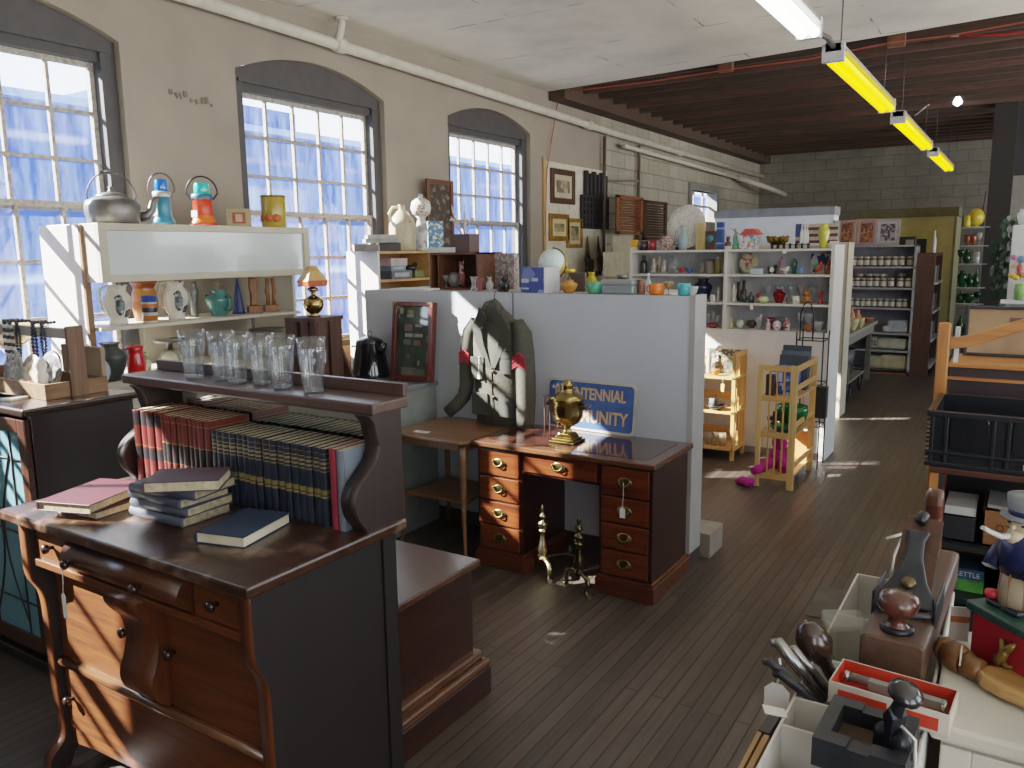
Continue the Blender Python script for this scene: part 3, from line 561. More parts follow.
red2 = bands('red_spine_black_band', [(0,'6c241f'),(.1,G),(.11,'6c241f'),(.36,G),(.37,K),(.62,G),(.635,'6c2c27'),(.9,G),(.91,'6c2c27')], .275, .45)
bg = '1d2738'
blu = bands('navy_spine_gilt', [(0,bg),(.36,'94824e'),(.39,bg),(.41,'857446'),(.47,bg),(.70,'8b7f60'),(.715,bg),(.75,'9a8b62'),(.77,bg),(.80,'8b7f60'),(.83,bg),(.86,'9a8b62'),(.875,bg),(.93,'8b7f60'),(.94,bg)], .245, .45)
BY = 1.69
def row(proto, xs, z, labs=None):
    for i, x in enumerate(xs):
        b = proto if i == 0 else dup(proto, (0,0,0)); b.location = (x, BY+rnd.uniform(-.004,.004), z)
b1 = book('red_book', .036, .17, .275, red1, 'thick red volume with two black bands at the left end of the hutch row', 'thick red volumes with two bands')
row(b1, [-2.725, -2.682, -2.642, -2.60], .97)
b2 = book('red_book', .028, .17, .272, red2, 'slim red volume with one wide black band in the middle of the hutch row', 'slim red volumes with one band')
row(b2, [-2.565+.0305*i for i in range(9)], .97)
b3 = book('navy_book', .0295, .165, .245, blu, 'navy blue volume with gilt spine bands in the hutch row', 'navy volumes with gilt spines')
row(b3, [-2.285+.0318*i+(.008 if i > 7 else 0) for i in range(17)], .97)
b = book('crimson_book', .026, .17, .25, paint('8e2a3a', .5), 'plain crimson book near the right end of the hutch row', None); b.location = (-1.723, 1.685, .97)
b = book('grey_book', .03, .175, .25, paint('6d7782', .5), 'plain grey blue book at the right end of the hutch row', None); b.location = (-1.69, 1.683, .97)
# ================================================================ books lying on the sideboard
def flat(name, L, D, T, c, loc, rz, label, group=None, pages=None, front=False):
    """long side along x; spine along the -x end when D < L"""
    t = thing(name, loc, label, 'book', group, rz=rz)
    m = MB().box(-L/2, L/2, -D/2, D/2, 0, .003).box(-L/2, L/2, -D/2, D/2, T-.003, T)
    if front: m.prism([(-D/2-.007*math.sin(PI*i/8), T*i/8) for i in range(9)]+[(-D/2+.004,T),(-D/2+.004,0)], -L/2, L/2, 'yz', sm=True)
    else: m.prism([(-L/2-.006*math.sin(PI*i/6), T*i/6) for i in range(7)]+[(-L/2+.004,T),(-L/2+.004,0)], -D/2, D/2, 'xz', sm=True)
    m.done('cover', paint(c, .55, coat=0, var=.15), t, bev=.001, seg=1)
    MB().box(-L/2+.004, L/2-.005, -D/2+.005, D/2-.005, .003, T-.003).done('page_block', pages or M_page, t); return t
z = .97
def pbk(cx, cy): return P(cx, cy, z=.97)
flat('maroon_book', .2, .255, .026, '4c2024', (-2.555, 1.465, z), rad(6), 'lower plain book under the maroon one on the sideboard', pages=M_paged)
flat('maroon_book', .205, .275, .03, '4a1520', (-2.58, 1.43, z+.026), rad(18), 'maroon book topping the left pair of two on the sideboard', pages=M_paged)
st = [('454a58',.031,-2.268,1.535,1),('40454f',.03,-2.262,1.54,4),('3f4552',.03,-2.268,1.535,0),('3b4150',.03,-2.235,1.53,10)]
labs = ['bottom grey book of the five book stack on the sideboard','second grey book from the bottom of the five book stack','middle grey book of the five book stack','fourth grey book up, just under the plum book']
zz = z
for (c, T, x, y, r), lb in zip(st, labs): flat('grey_book', .265, .185, T, c, (x,y,zz), rad(r), lb, pages=M_paged, front=True); zz += T
flat('plum_book', .225, .16, .034, '4a3440', (-2.165, 1.50, zz), rad(38), 'plum coloured book on top of the five book stack', pages=M_page)
flat('blue_book', .17, .235, .034, '2b3a52', (-1.938, 1.52, z), rad(14), 'single navy book with cream pages lying at the front of the sideboard', pages=paint('d9cfb4', .8))
tg = thing('price_tag', (-2.45, 1.233, .856), 'long white tag hanging from the bowed drawer of the sideboard', 'tag', 'white price tags')
tagparts(tg, .085, .02, .085)
# ================================================================ pint glasses on the hutch shelf
M_gl = glass('f9fbfc', .012, 'ffffff', .5); M_etch = glass('f4f8fc', .22, 'eef3fb', .1)
def pint():
    t = thing('pint_glass', (0,0,0), 'tapered clear pint glass etched with a white band on the hutch shelf', 'glass')
    MB().shell([(.031,0),(.033,.012),(.0365,.06),(.042,.13),(.047,.178)], n=24, t=.0028).done('bowl', M_gl, t)
    MB().lathe([(0,.002),(.03,.002),(.031,.016),(0,.018)], n=24).done('thick_base', glass('f0f5f7', .03, gl=.6), t)
    m = MB()
    for i in range(11):
        a = i*2*PI/11; r = .0445; h = .118+.012*math.sin(i*2.1); w = .012+.004*math.sin(i*3.3)
        m.bx((r*math.cos(a), r*math.sin(a), h), (.0008, w, .02+.012*math.sin(i*1.7)), (.5*math.sin(i*5), 0, a))
    m.done('etched_pattern', M_etch, t); return t
p0 = pint(); labs = ['first pint glass from the left on the hutch shelf','second pint glass from the left on the hutch shelf','third pint glass from the left on the hutch shelf','fourth pint glass from the left on the hutch shelf','fifth pint glass from the left on the hutch shelf','rightmost pint glass, set apart on the hutch shelf']
for i, x in enumerate((195, 219, 238, 258, 283, 313)):
    g = p0 if i == 0 else dup(p0, (0,0,0)); g.location = (P(x, 384, Y=1.80).x, 1.80+(.02 if i in (1,3) else 0), 1.3605); g['label'] = 'tapered etched clear glass, '+labs[i]; g['group'] = 'etched pint glasses on the hutch shelf'
    g.rotation_euler.z = i*.9
# ================================================================ goods helper: pixel box on a known plane -> real place and size
def place(x0, x1, yt, yb, zb, Y=None, X=None):
    xc = (x0+x1)/2; q = P(xc, yb, Y=Y, X=X); p = Vector((q.x, q.y, zb)); s = mpp(p); return p, (x1-x0)*s, (yb-yt)*s
PR = {
 'vase': [(.55,0),(.75,.12),(1,.38),(.85,.6),(.45,.8),(.42,.88),(.62,1)],
 'tallvase': [(.6,0),(.62,.05),(.7,.3),(1,.62),(.9,.8),(.55,.92),(.75,1)],
 'bottle': [(.85,0),(1,.04),(1,.5),(.85,.62),(.35,.76),(.32,.95),(.4,1)],
 'urn': [(.5,0),(.55,.05),(.8,.3),(1,.6),(.95,.72),(.5,.86),(.5,.93),(.65,1)],
 'bowl': [(.4,0),(.45,.08),(.75,.35),(.95,.75),(1,1)],
 'mug': [(.85,0),(.95,.06),(1,.5),(1,1)],
 'jar': [(.85,0),(.95,.06),(1,.2),(1,.75),(.85,.85),(.8,.88)],
 'goblet': [(.6,0),(.6,.03),(.12,.08),(.1,.42),(.5,.5),(.9,.65),(1,.85),(.95,1)],
 'hour': [(1,0),(1,.06),(.75,.14),(.5,.5),(.75,.84),(1,.94),(1,1)],
 'cone': [(1,0),(.8,.1),(.35,.7),(.05,1)],
 'cyl': [(1,0),(1,1)],
 'egg': [(.35,0),(.6,.06),(.95,.35),(1,.55),(.8,.82),(.4,.97),(0,1)],
 'figure': [(.8,0),(.8,.05),(.7,.1),(.62,.3),(.72,.5),(.6,.66),(.25,.74),(.36,.82),(.42,.9),(.3,.97),(0,1)],
}
def goods(kind, box, zb, col, label, cat, Y=None, X=None, group=None, name=None, mat=None, rz=0, d=None, extra=None, lid=None):
    p, w, h = place(*box, zb, Y=Y, X=X); r = w/2; m = MB(); mt = mat or paint(col, .3, var=.1, coat=.2)
    nm = name or cat.replace(' ', '_')
    if kind == 'box': m.box(-r, r, -(d or w*.5)/2, (d or w*.5)/2, 0, h)
    elif kind == 'plate':
        m.lathe([(0,0),(.6,0),(.72,.06),(1,.16),(1,.19),(.72,.1),(.55,.04),(0,.04)], n=28)
        m.xf(0, Matrix.Translation((0,0,h/2)) @ Matrix.Rotation(rad(80),4,'X') @ Matrix.Diagonal((r,h/2,r*.8,1)))
    elif kind in ('mug', 'bowl', 'glassv'):
        m.shell([(a*r, b*h) for a, b in PR['mug' if kind == 'mug' else 'bowl']], n=18, t=max(.002, r*.07))
    elif kind == 'goblet': m.lathe([(a*r, b*h) for a, b in PR['goblet']]+[(r*.88,h),(r*.8,h*.7),(0,h*.55)], n=14)
    elif kind == 'animal':
        m.ell((0,0,h*.42), r*.78, r*.5, h*.36, 12, 8); m.ell((r*.55,-r*.1,h*.75), r*.36, r*.32, h*.24, 10, 6); m.ell((-r*.8,0,h*.55), r*.14, r*.12, h*.3, 8, 5)
        for sx in (-.5,.5):
            for sy in (-.25,.25): m.tube([(sx*r,sy*r,h*.35),(sx*r,sy*r,0)], r*.15, 7)
        for s in (-1,1): m.ell((r*.5+s*r*.18,0,h*.95), r*.09, r*.09, h*.08, 6, 4)
    elif kind == 'seated':
        m.ell((0,0,h*.33), r*.8, r*.65, h*.34, 12, 8); m.ell((0,-r*.1,h*.76), r*.55, r*.5, h*.22, 12, 8)
        for s in (-1,1): m.ell((s*r*.42,0,h*.95), r*.18, r*.12, h*.09, 8, 5); m.ell((s*r*.62,-r*.4,h*.1), r*.25, r*.4, h*.1, 8, 5); m.ell((s*r*.75,-r*.25,h*.42), r*.16, r*.2, h*.17, 8, 5)
    elif kind == 'bird':
        m.ell((0,0,h*.5), r*.7, r*.42, h*.33, 12, 8); m.ell((r*.5,0,h*.8), r*.28, r*.25, h*.19, 10, 6); m.tube([(r*.72,0,h*.8),(r*.98,0,h*.76)], [r*.09,.001], 6); m.prism([(-r,h*.75),(-r*.5,h*.6),(-r*.5,h*.4),(-r,h*.5)], -r*.2, r*.2, 'xz'); m.lathe([(r*.35,0),(r*.3,h*.05),(r*.1,h*.22)], n=8)
    else: m.lathe([(a*r, b*h) for a, b in PR[kind]], n=18)
    if extra == 'handle': m.tube([(r*.95+.0, 0, h*.8),(r*1.35,0,h*.75),(r*1.45,0,h*.5),(r*1.3,0,h*.25),(r*.92,0,h*.2)], r*.12, 7)
    if extra == 'lhandle': m.tube([(-r*.95, 0, h*.8),(-r*1.35,0,h*.75),(-r*1.45,0,h*.5),(-r*1.3,0,h*.25),(-r*.92,0,h*.2)], r*.12, 7)
    if extra == 'spout': m.tube([(-r*.8,0,h*.4),(-r*1.2,0,h*.6),(-r*1.4,0,h*.8)], [r*.2,r*.14,r*.1], 8).tube([(r*.8,0,h*.75),(r*1.25,0,h*.7),(r*1.25,0,h*.35),(r*.8,0,h*.25)], r*.09, 7)
    o = m.done(nm, mt, loc=p, rz=rz, bev=.002 if kind == 'box' else 0)
    tag(o, label, cat, group)
    if lid:
        lm = paint(lid, .4) if isinstance(lid, str) else lid
        MB().lathe([(0,h*.84),(r*.86,h*.84),(r*.88,h*.99),(r*.8,h),(0,h)], n=16).done('lid', lm, o)
    return o
# ================================================================ shadow box and coffee pot on the counter
CTZ = .963
sb = thing('shadow_box', (P(420,377,z=CTZ).x+.065, 4.09, CTZ), 'glass fronted mahogany shadow box with green lining leaning against the partition', 'display case')
Hs, Ws = .52, .315; Wm = wood('3c1512','6a2a22','z',.25,.5)
sb.rotation_euler = (rad(-7),0,rad(5))
MB().box(-Ws/2,-Ws/2+.03,-.06,0,0,Hs).box(Ws/2-.03,Ws/2,-.06,0,0,Hs).box(-Ws/2+.03,Ws/2-.03,-.06,0,0,.03).box(-Ws/2+.03,Ws/2-.03,-.06,0,Hs-.03,Hs).done('frame', Wm, sb, bev=.004)
MB().box(-Ws/2+.02,Ws/2-.02,-.012,-.002,.02,Hs-.02).done('lining', paint('24483a', .8, var=.25, scale=14), sb)
MB().box(-Ws/2+.03,Ws/2-.03,-.045,-.012,.225,.229).done('glass_divider', glass('d8e6e0', .1), sb)
MB().box(-Ws/2+.03,Ws/2-.03,-.055,-.053,.03,Hs-.03).done('glass_front', glass('eef4f2', .03, gl=.5), sb)
for i, (x, zq) in enumerate(((-Ws/2,0),(Ws/2,0),(-Ws/2,Hs),(Ws/2,Hs))):
    sx, sz = (1 if x < 0 else -1), (1 if zq == 0 else -1)
    MB().box(min(x,x+sx*.035),max(x,x+sx*.035),-.0625,-.0605,min(zq,zq+sz*.012),max(zq,zq+sz*.012)).box(min(x,x+sx*.012),max(x,x+sx*.012),-.0625,-.0605,min(zq,zq+sz*.035),max(zq,zq+sz*.035)).done('brass_corner', M_brass, sb)
for i, (x, zq, w, h, c) in enumerate(((-.04,.43,.05,.022,'d8d2c4'),(.03,.365,.05,.018,'d8d2c4'),(-.05,.35,.06,.045,'a08a80'),(-.045,.30,.06,.024,'e0dacd'),(.03,.30,.06,.022,'d8d2c4'),(-.06,.255,.05,.034,'8b8474'),(.02,.25,.05,.036,'a87f6b'),(.115,.40,.016,.07,'b9bdb8'),(.11,.28,.02,.05,'d8d2c4'),(.11,.16,.018,.08,'b8bab0'),(-.04,.16,.03,.02,'8a7a50'),(.04,.12,.016,.03,'c8b28a'),(-.04,.06,.11,.05,'9a8770'),(.05,.055,.08,.04,'7e8a5a'),(-.11,.46,.02,.04,'d9d9d5'))):
    MB().box(x-w/2,x+w/2,-.024,-.012,zq-h/2,zq+h/2).done('pinned_card', paint(c, .6), sb, bev=.002)
MB().tube([(-.06,-.02,.19),(-.02,-.02,.15)], .003, 5).tube([(.0,-.02,.165),(.05,-.02,.11)], .003, 5).done('pin', M_obrass, sb)
cp = thing('coffee_pot', P(374, 376, z=CTZ), 'black enamel coffee pot with a ring topped lid on the grey counter', 'coffee pot'); cp.location.z = CTZ; cp.location.y -= .03; cp.scale = (1.1,1.1,1.0)
M_enam = paint('14161a', .12, coat=.7, var=.3, scale=40)
MB().lathe([(0,0),(.118,0),(.122,.008),(.118,.03),(.085,.235),(.088,.242),(.08,.245)], n=28).done('body', M_enam, cp)
MB().lathe([(.086,.24),(.08,.255),(.05,.272),(.02,.28),(0,.282)], n=24).tube(arcpts((0,0,.298),.018,0,360,14)[:-1], .003, 6, closed=True).done('lid', M_enam, cp)
MB().tube([(.085,0,.175),(.105,0,.205),(.128,0,.235)], [.03,.024,.014], 10).done('spout', M_enam, cp)
MB().tube([(-.092,-.02,.205),(-.12,-.03,.21),(-.122,-.03,.2)], .006, 6).done('handle_lug', M_enam, cp); MB().tube([(-.1,-.02,.1),(-.125,-.02,.09),(-.118,-.02,.075)], .006, 6).done('handle_lug', M_enam, cp)
# crate on end with an oil lamp
ce = thing('slatted_crate', (P(318,388,z=CTZ).x, P(318,388,z=CTZ).y, CTZ), 'dark slatted crate standing on end on the grey counter under the brass lamp', 'crate', rz=rad(8))
Wd = wood('2c1a15','57392c','z',.6,0); q = .118
for nm, a in (('end_board',(-q,q,-.14,.14,.43,.455)),('end_board',(-q,q,-.14,.14,0,.02)),('slat',(-q,-.03,-.14,-.125,.02,.43)),('slat',(.0,.055,-.14,-.125,.02,.43)),('slat',(.075,q,-.14,-.125,.02,.43)),('slat',(q-.015,q,-.12,-.03,.02,.43)),('slat',(q-.015,q,.0,.12,.02,.43)),('slat',(-q,-q+.015,-.12,.12,.02,.43)),('slat',(-.1,.0,.125,.14,.02,.43))):
    MB().box(*a).done(nm, Wd, ce, bev=.002)
lean = MB().prism([(-.02,0),(.14,0),(.14,.02),(-.0,.30),(-.03,.30)], 0, .02, 'xz'); tag(lean.done('wedge_stand', Wd, loc=(P(334,386,z=CTZ).x,P(334,386,z=CTZ).y+.05,CTZ), bev=.002), 'dark triangular wooden easel foot leaning by the slatted crate', 'stand')
ol = thing('table_lamp', (P(318,388,z=CTZ).x, P(318,388,z=CTZ).y, CTZ+.455), 'brass globe lamp with an amber and red glass shade on the slatted crate', 'lamp'); ol.scale = (.8,)*3
MB().lathe([(0,0),(.05,0),(.052,.012),(.03,.02),(.045,.03),(.072,.06),(.08,.095),(.072,.13),(.04,.155),(.02,.165),(.018,.19),(.04,.2),(.045,.215),(.02,.23)], n=24).done('base', paint('a8905e', .2, metal=1, var=.15), ol)
sh = MB()
for i in range(6):
    a0, a1 = i*PI/3, (i+1)*PI/3
    for (r0,z0),(r1,z1) in (((.112,.235),(.12,.275)),((.12,.275),(.04,.385))):
        sh.add([(r0*math.cos(a0),r0*math.sin(a0),z0),(r0*math.cos(a1),r0*math.sin(a1),z0),(r1*math.cos(a1),r1*math.sin(a1),z1),(r1*math.cos(a0),r1*math.sin(a0),z1)], [(0,1,2,3)])
sm = bands('lamp_shade_glass', [(0,'c4552c'),(.62,'c9602f'),(.72,'dcb072'),(.85,'d8b27a'),(.9,'cf9a5a')], .39, .4); sh.done('lamp_shade', sm, ol)
MB().lathe([(.042,.38),(.048,.392),(.02,.395)], n=12).done('shade_cap', paint('d2b27a', .4), ol); MB().lathe([(.012,.19),(.012,.24)], n=8).tube([(.03,0,.205),(.06,-.01,.2)], .006, 6).done('switch', M_brass, ol)
# ================================================================ jacket
M_jk = paint('47453b', .85, var=.12, scale=50, bump=.15); M_jkd = paint('3b3b34', .85, var=.12, scale=50)
jk = thing('army_jacket', (-2.715, 4.115, .74), 'olive army jacket with red chevrons hung on the partition by a wooden hanger', 'jacket')
def ring(cx, cy, z, hw, hd, n=20): return [(cx+hw*math.cos(2*PI*i/n), cy+hd*math.sin(2*PI*i/n)*(1 if math.sin(2*PI*i/n) < 0 else .45), z) for i in range(n)]
def loft(m, rings, cap=True):
    n = len(rings[0]); o = len(m.v); vs = [p for r in rings for p in r]
    fs = [(j*n+i, j*n+(i+1)%n, (j+1)*n+(i+1)%n, (j+1)*n+i) for j in range(len(rings)-1) for i in range(n)]; m.add(vs, fs, True)
    if cap: m.f += [[o+i for i in range(n)][::-1], [o+(len(rings)-1)*n+i for i in range(n)]]; m.s += [False]*2; m.m += [0]*2
    return m
tr = loft(MB(), [ring(.0,0,-.02,.17,.07), ring(.0,0,.08,.175,.085), ring(-.005,0,.22,.175,.09), ring(-.01,0,.36,.18,.09), ring(-.015,0,.48,.185,.08), ring(-.02,0,.57,.19,.07), ring(-.025,0,.63,.18,.055), ring(-.03,0,.675,.13,.048), ring(-.035,0,.72,.075,.045), ring(-.035,0,.745,.05,.035)])
tr.done('body', M_jk, jk)
MB().tube([(-.165,.0,.635),(-.205,-.01,.57),(-.225,-.015,.46),(-.235,-.02,.34),(-.24,-.025,.22),(-.255,-.035,.155),(-.305,-.05,.095),(-.36,-.07,.045)], [.045,.055,.054,.05,.046,.046,.042,.04], 12).done('sleeve', M_jk, jk)
MB().tube([(.13,.0,.635),(.175,-.015,.57),(.20,-.035,.46),(.215,-.045,.32),(.22,-.05,.18),(.215,-.05,.06),(.21,-.05,-.0)], [.045,.06,.063,.062,.06,.058,.056], 12).done('sleeve', M_jk, jk)
MB().prism([(-.085,.735),(-.03,.66),(-.075,.60),(-.055,.50),(.0,.36),(-.035,.36),(-.12,.52),(-.14,.60)], -.092, -.082, 'xz').done('lapel', M_jkd, jk, bev=.003)
MB().prism([(.02,.735),(.0,.66),(.09,.59),(.05,.50),(.0,.36),(.03,.36),(.115,.52),(.14,.60),(.09,.68)], -.100, -.088, 'xz').done('lapel', M_jkd, jk, bev=.003)
MB().tube([(-.09,-.04,.705),(-.075,-.02,.74),(-.035,.01,.755),(.005,-.02,.74),(.025,-.05,.70)], [.018,.024,.024,.024,.018], 10).done('collar', M_jk, jk)
for x0, x1, z0 in ((-.155,-.055,.375),(.055,.15,.42)): MB().prism([(x0,z0+.05),(x1,z0+.05),(x1,z0+.012),((x0+x1)/2,z0),(x0,z0+.012)], -.098, -.09, 'xz').box(x0+.006,x1-.006,-.095,-.088,z0-.09,z0+.012).done('chest_pocket', M_jkd, jk, bev=.002)
MB().prism([(-.15,.20),(-.03,.20),(-.03,.06),(-.15,.06)], -.098, -.088, 'xz').done('hip_pocket', M_jkd, jk, bev=.004); MB().prism([(.05,.20),(.15,.20),(.15,.06),(.05,.06)], -.094, -.085, 'xz').done('hip_pocket', M_jkd, jk, bev=.004)
for z in (.34,.26,.18): MB().lathe([(.011,0),(.011,.004),(.004,.006)], n=10, ax='-y').xf(0, Matrix.Translation((.012,-.092,z))).done('button', paint('5b4a2a', .3, metal=.7), jk)
MB().box(-.001,.001,-.0945,-.09,-.01,.36).done('front_edge', paint('2e2e29', .9), jk)
red = paint('a3222e', .7)
for cx, cy, w in ((-.222,-.068,.038),(.202,-.096,.046)):
    ch_ = MB()
    for k in range(3): z = .40+k*.022; ch_.prism([(cx-w,z-.02),(cx,z+.012),(cx+w,z-.02),(cx+w,z-.006),(cx,z+.026),(cx-w,z-.006)], cy-.008, cy-.002, 'xz')
    ch_.prism([(cx-w,.365),(cx-w*.3,.385),(cx+w*.3,.385),(cx+w,.365),(cx+w,.375),(cx+w*.3,.40),(cx-w*.3,.40),(cx-w,.375)], cy-.009, cy-.003, 'xz')
    ch_.done('chevron', red, jk)
hg = thing('coat_hanger', (-2.748, 4.115, 1.44), 'wooden coat hanger with wire hook inside the olive jacket', 'hanger')
MB().tube([(-.12,.01,-.06),(-.07,.005,-.02),(0,-.015,.03),(.07,.005,-.02),(.12,.01,-.06)], [.012,.015,.022,.015,.012], 10).done('shoulder_bar', wood('7a4a22','a06a38','x',.4,.3), hg)
MB().tube([(0,-.005,.04),(0,-.0,.1),(.004,.01,.125),(.0,.04,.125),(-.004,.085,.118)], .003, 6).done('hook', paint('2e2e30', .4, metal=.8), hg)
tg = thing('price_tag', (-2.80, 4.012, 1.17), 'white tag on a long string hanging from the jacket chest', 'tag', 'white price tags'); tagparts(tg, .09, .018, .05)
# ================================================================ samovar, sign, andirons
sv = thing('samovar', (-2.10, 3.86, .7468), 'brass samovar urn on a stepped square foot on the kneehole desk', 'samovar')
sv.scale = (.77,)*3
M_sam = paint('a08a58', .22, metal=1, var=.2, scale=12)
MB().box(-.10,.10,-.10,.10,0,.018).box(-.085,.085,-.085,.085,.018,.034).prism([(-.075,.034),(.075,.034),(.04,.07),(-.04,.07)], -.06,.06,'xz').done('foot', M_sam, sv, bev=.006)
MB().lathe([(.045,.065),(.03,.085),(.026,.105),(.05,.12),(.09,.145),(.112,.18),(.118,.22),(.118,.30),(.122,.305),(.122,.315),(.116,.318)], n=32).done('body', M_sam, sv)
MB().lathe([(.128,.312),(.128,.325),(.10,.345),(.06,.365),(.045,.375),(.045,.41),(.05,.413),(.05,.428),(.035,.432),(.03,.45),(.0,.452)], n=28).done('lid', M_sam, sv)
for s in (-1,1): MB().tube([(s*.118,0,.285),(s*.15,0,.29),(s*.15,0,.255),(s*.118,0,.25)], .008, 8).tube([(s*.15,-.03,.272),(s*.15,.03,.272)], .012, 8).done('handle', paint('5a4222', .4, metal=.5), sv)
MB().tube([(0,-.11,.15),(0,-.15,.145),(0,-.165,.13)], [.012,.01,.008], 8).tube([(0,-.145,.15),(0,-.145,.185)], .006, 6).done('spigot', M_sam, sv)
tg = thing('hanging_pins', (-2.235, 3.84, 1.0), 'pair of thin dark pins hanging at the left of the samovar', 'pins'); MB().tube([(0,0,0),(0,0,-.235)], .003, 5).tube([(.035,.0,0),(.035,0,-.235)], .003, 5).tube([(-.012,0,0),(.12,0,.008)], .003, 5).done('pin', paint('5a3a30', .5), tg)
sg = thing('road_sign', (-2.112, 4.147, .748), 'blue metal road sign with tan lettering leaning behind the samovar', 'sign'); sg.rotation_euler = (rad(-6), 0, rad(-2.5))
Wg, Hg, rc = .60, .30, .035
def rrect(w, h, r, n=5, cx=0, cz=0):
    out = []
    for sx, sz, a0 in ((1,1,0),(-1,1,90),(-1,-1,180),(1,-1,270)):
        for i in range(n+1): a = rad(a0+90*i/n); out.append((cx+sx*(w/2-r)+r*math.cos(a), cz+sz*(h/2-r)+r*math.sin(a)))
    return out
MB().prism(rrect(Wg,Hg,rc,5,0,Hg/2), -.004, 0, 'xz').done('border', paint('b9b2a0', .45, var=.15), sg)
MB().prism(rrect(Wg-.03,Hg-.03,rc-.01,5,0,Hg/2), -.0055, -.0035, 'xz').done('face', paint('34568c', .45, var=.18, scale=14), sg)
M_let = paint('c9a878', .5, var=.2, scale=40)
text('lettering', 'BICENTENNIAL', .094, M_let, sg, (-.005,-.0058,.217), ext=.0008, sx=.74, bold=.0022); text('lettering', 'of', .03, paint('8fa6bc', .5), sg, (.0,-.0058,.148), ext=.0008); text('lettering', 'COMMUNITY', .104, M_let, sg, (.0,-.0058,.085), ext=.0008, sx=.80, bold=.0024)
st = MB()
for cx, cz in ((-.255,.245),(-.225,.257)): st.prism([(cx+(.017 if i%2==0 else .007)*math.sin(i*PI/5), cz+(.017 if i%2==0 else .007)*math.cos(i*PI/5)) for i in range(10)], -.0066, -.005, 'xz')
st.done('star', paint('b9c4d4', .5), sg)
def andiron(loc, label, col, rz):
    t = thing('andiron', loc, label, 'andiron', 'brass andirons by the desk kneehole', rz=rz); M = paint(col, .25, metal=1, var=.2)
    MB().lathe([(0,.13),(.03,.13),(.034,.145),(.02,.155),(.03,.19),(.034,.22),(.024,.27),(.016,.33),(.014,.36),(.026,.37),(.028,.385),(.016,.39),(.03,.41),(.034,.435),(.03,.45),(.014,.462),(.012,.48),(.022,.49),(.022,.505),(.01,.52),(.009,.545),(.014,.555),(.004,.585),(0,.60)], n=18).done('column', M, t)
    for s in (-1,1): MB().tube([(0,0,.14),(s*.04,-.005,.15),(s*.085,-.01,.13),(s*.1,-.015,.08),(s*.085,-.02,.035),(s*.10,-.025,.012),(s*.125,-.03,.014)], [.02,.02,.018,.015,.012,.013,.016], 9).done('front_leg', M, t)
    MB().tube([(0,.0,.145),(0,.1,.15),(0,.2,.14),(0,.26,.10),(0,.27,.012)], [.014,.013,.012,.012,.012], 8).lathe([(.012,.14),(.016,.17),(.008,.19),(0,.21)], (0,.22,0), 10).done('log_bar', paint('4a463c', .5, metal=.7), t)
    t.scale = (.98,.8,.69); return t
andiron((-2.17, 3.70, 0), 'brass andiron, left one before the desk, sunlight put into its paler brass', 'c8b890', rad(-30)); andiron((-1.90, 3.62, 0), 'brass andiron, right one before the desk, shade put into its darker brass', '6e664a', rad(-25))  # one brass, coloured paler for the sunlit andiron and darker for the shaded
# ================================================================ goods on top of the wall hutch (plane X = -4.5)
HT = 1.985
kt = thing('kettle', (-4.46, 2.74, HT), 'large tin kettle with a wire bail handle on the wall hutch', 'kettle', rz=rad(58))
M_tin = paint('76746f', .4, metal=.7, var=.2, scale=14)
MB().lathe([(0,0),(.135,0),(.14,.01),(.148,.06),(.15,.10),(.14,.13),(.10,.152),(.075,.158)], n=30).done('body', M_tin, kt)
MB().lathe([(.09,.152),(.085,.165),(.05,.178),(.02,.184),(.012,.2),(.016,.21),(0,.215)], n=24).done('lid', M_tin, kt)
MB().tube([(.135,0,.045),(.18,0,.05),(.205,0,.085),(.215,0,.13),(.235,0,.15),(.25,0,.148)], [.03,.028,.024,.02,.016,.014], 12).done('spout', paint('6b6966', .4, metal=.7), kt)
MB().tube([(-.12,0,.135)]+[(-.13*math.cos(rad(a)),0,.14+.155*math.sin(rad(a))) for a in range(10,171,16)]+[(.12,0,.135)], .0045, 6).tube([(-.045,0,.292),(.045,0,.292)], .01, 8).done('bail_handle', paint('5d5652', .5, metal=.4), kt)
def lantern(x0, x1, yb, label, body, band, lens, mats):
    p, w, h = place(x0, x1, 172, yb, HT, X=-4.48); t = thing('lantern', p, label, 'lantern'); r = w*.40
    MB().lathe([(r*1.28,0),(r*1.3,.02),(r*1.0,.045),(r*.92,.07),(r*.88,.17),(r*.95,.175)], n=22).done('body', body, t)
    MB().lathe([(r*.98,.172),(r*1.0,.178),(r*1.0,.2),(r*.9,.205)], n=22).done('collar', band, t)
    MB().lathe([(r*.68,.205),(r*.72,.21),(r*.7,.262),(r*.6,.275),(0,.28)], n=20).done('lens', lens, t)
    MB().tube([(-r*.98,0,.17)]+[(-r*1.42*math.cos(rad(a)),0,.21+.105*math.sin(rad(a))) for a in range(0,181,15)]+[(r*.98,0,.17)], .0055, 6).xf(0, Matrix.Rotation(rad(45),4,'Z')).done('bail_handle', mats, t)
    MB().box(-r*.4,r*.4,-r*1.02,-r*.9,.06,.1).done('label_plate', paint('cfcbc0', .5), t); return t
lantern(153, 175, 223, 'blue railroad lantern with a blue lens on the wall hutch', paint('2a6a86', .3, var=.2), paint('b9b7b0', .4, metal=.5), paint('1f6fe0', .1, coat=.5), paint('6d5c58', .5, metal=.5))
lantern(191, 217, 224, 'red and orange lantern with a teal lens on the wall hutch', bands('lantern_red', [(0,'b23420'),(.12,'d8641f'),(.35,'c8381c'),(.8,'b02818')], .2, .3), paint('2a5c70', .4), paint('3bc0b4', .12, coat=.5), paint('3a3234', .4, metal=.5))
ct_ = bands('crate_tin', [(0,'8f7f58'),(.2,'a3402f'),(.75,'b8a77e'),(1,'8f7f58')], .1, .5)
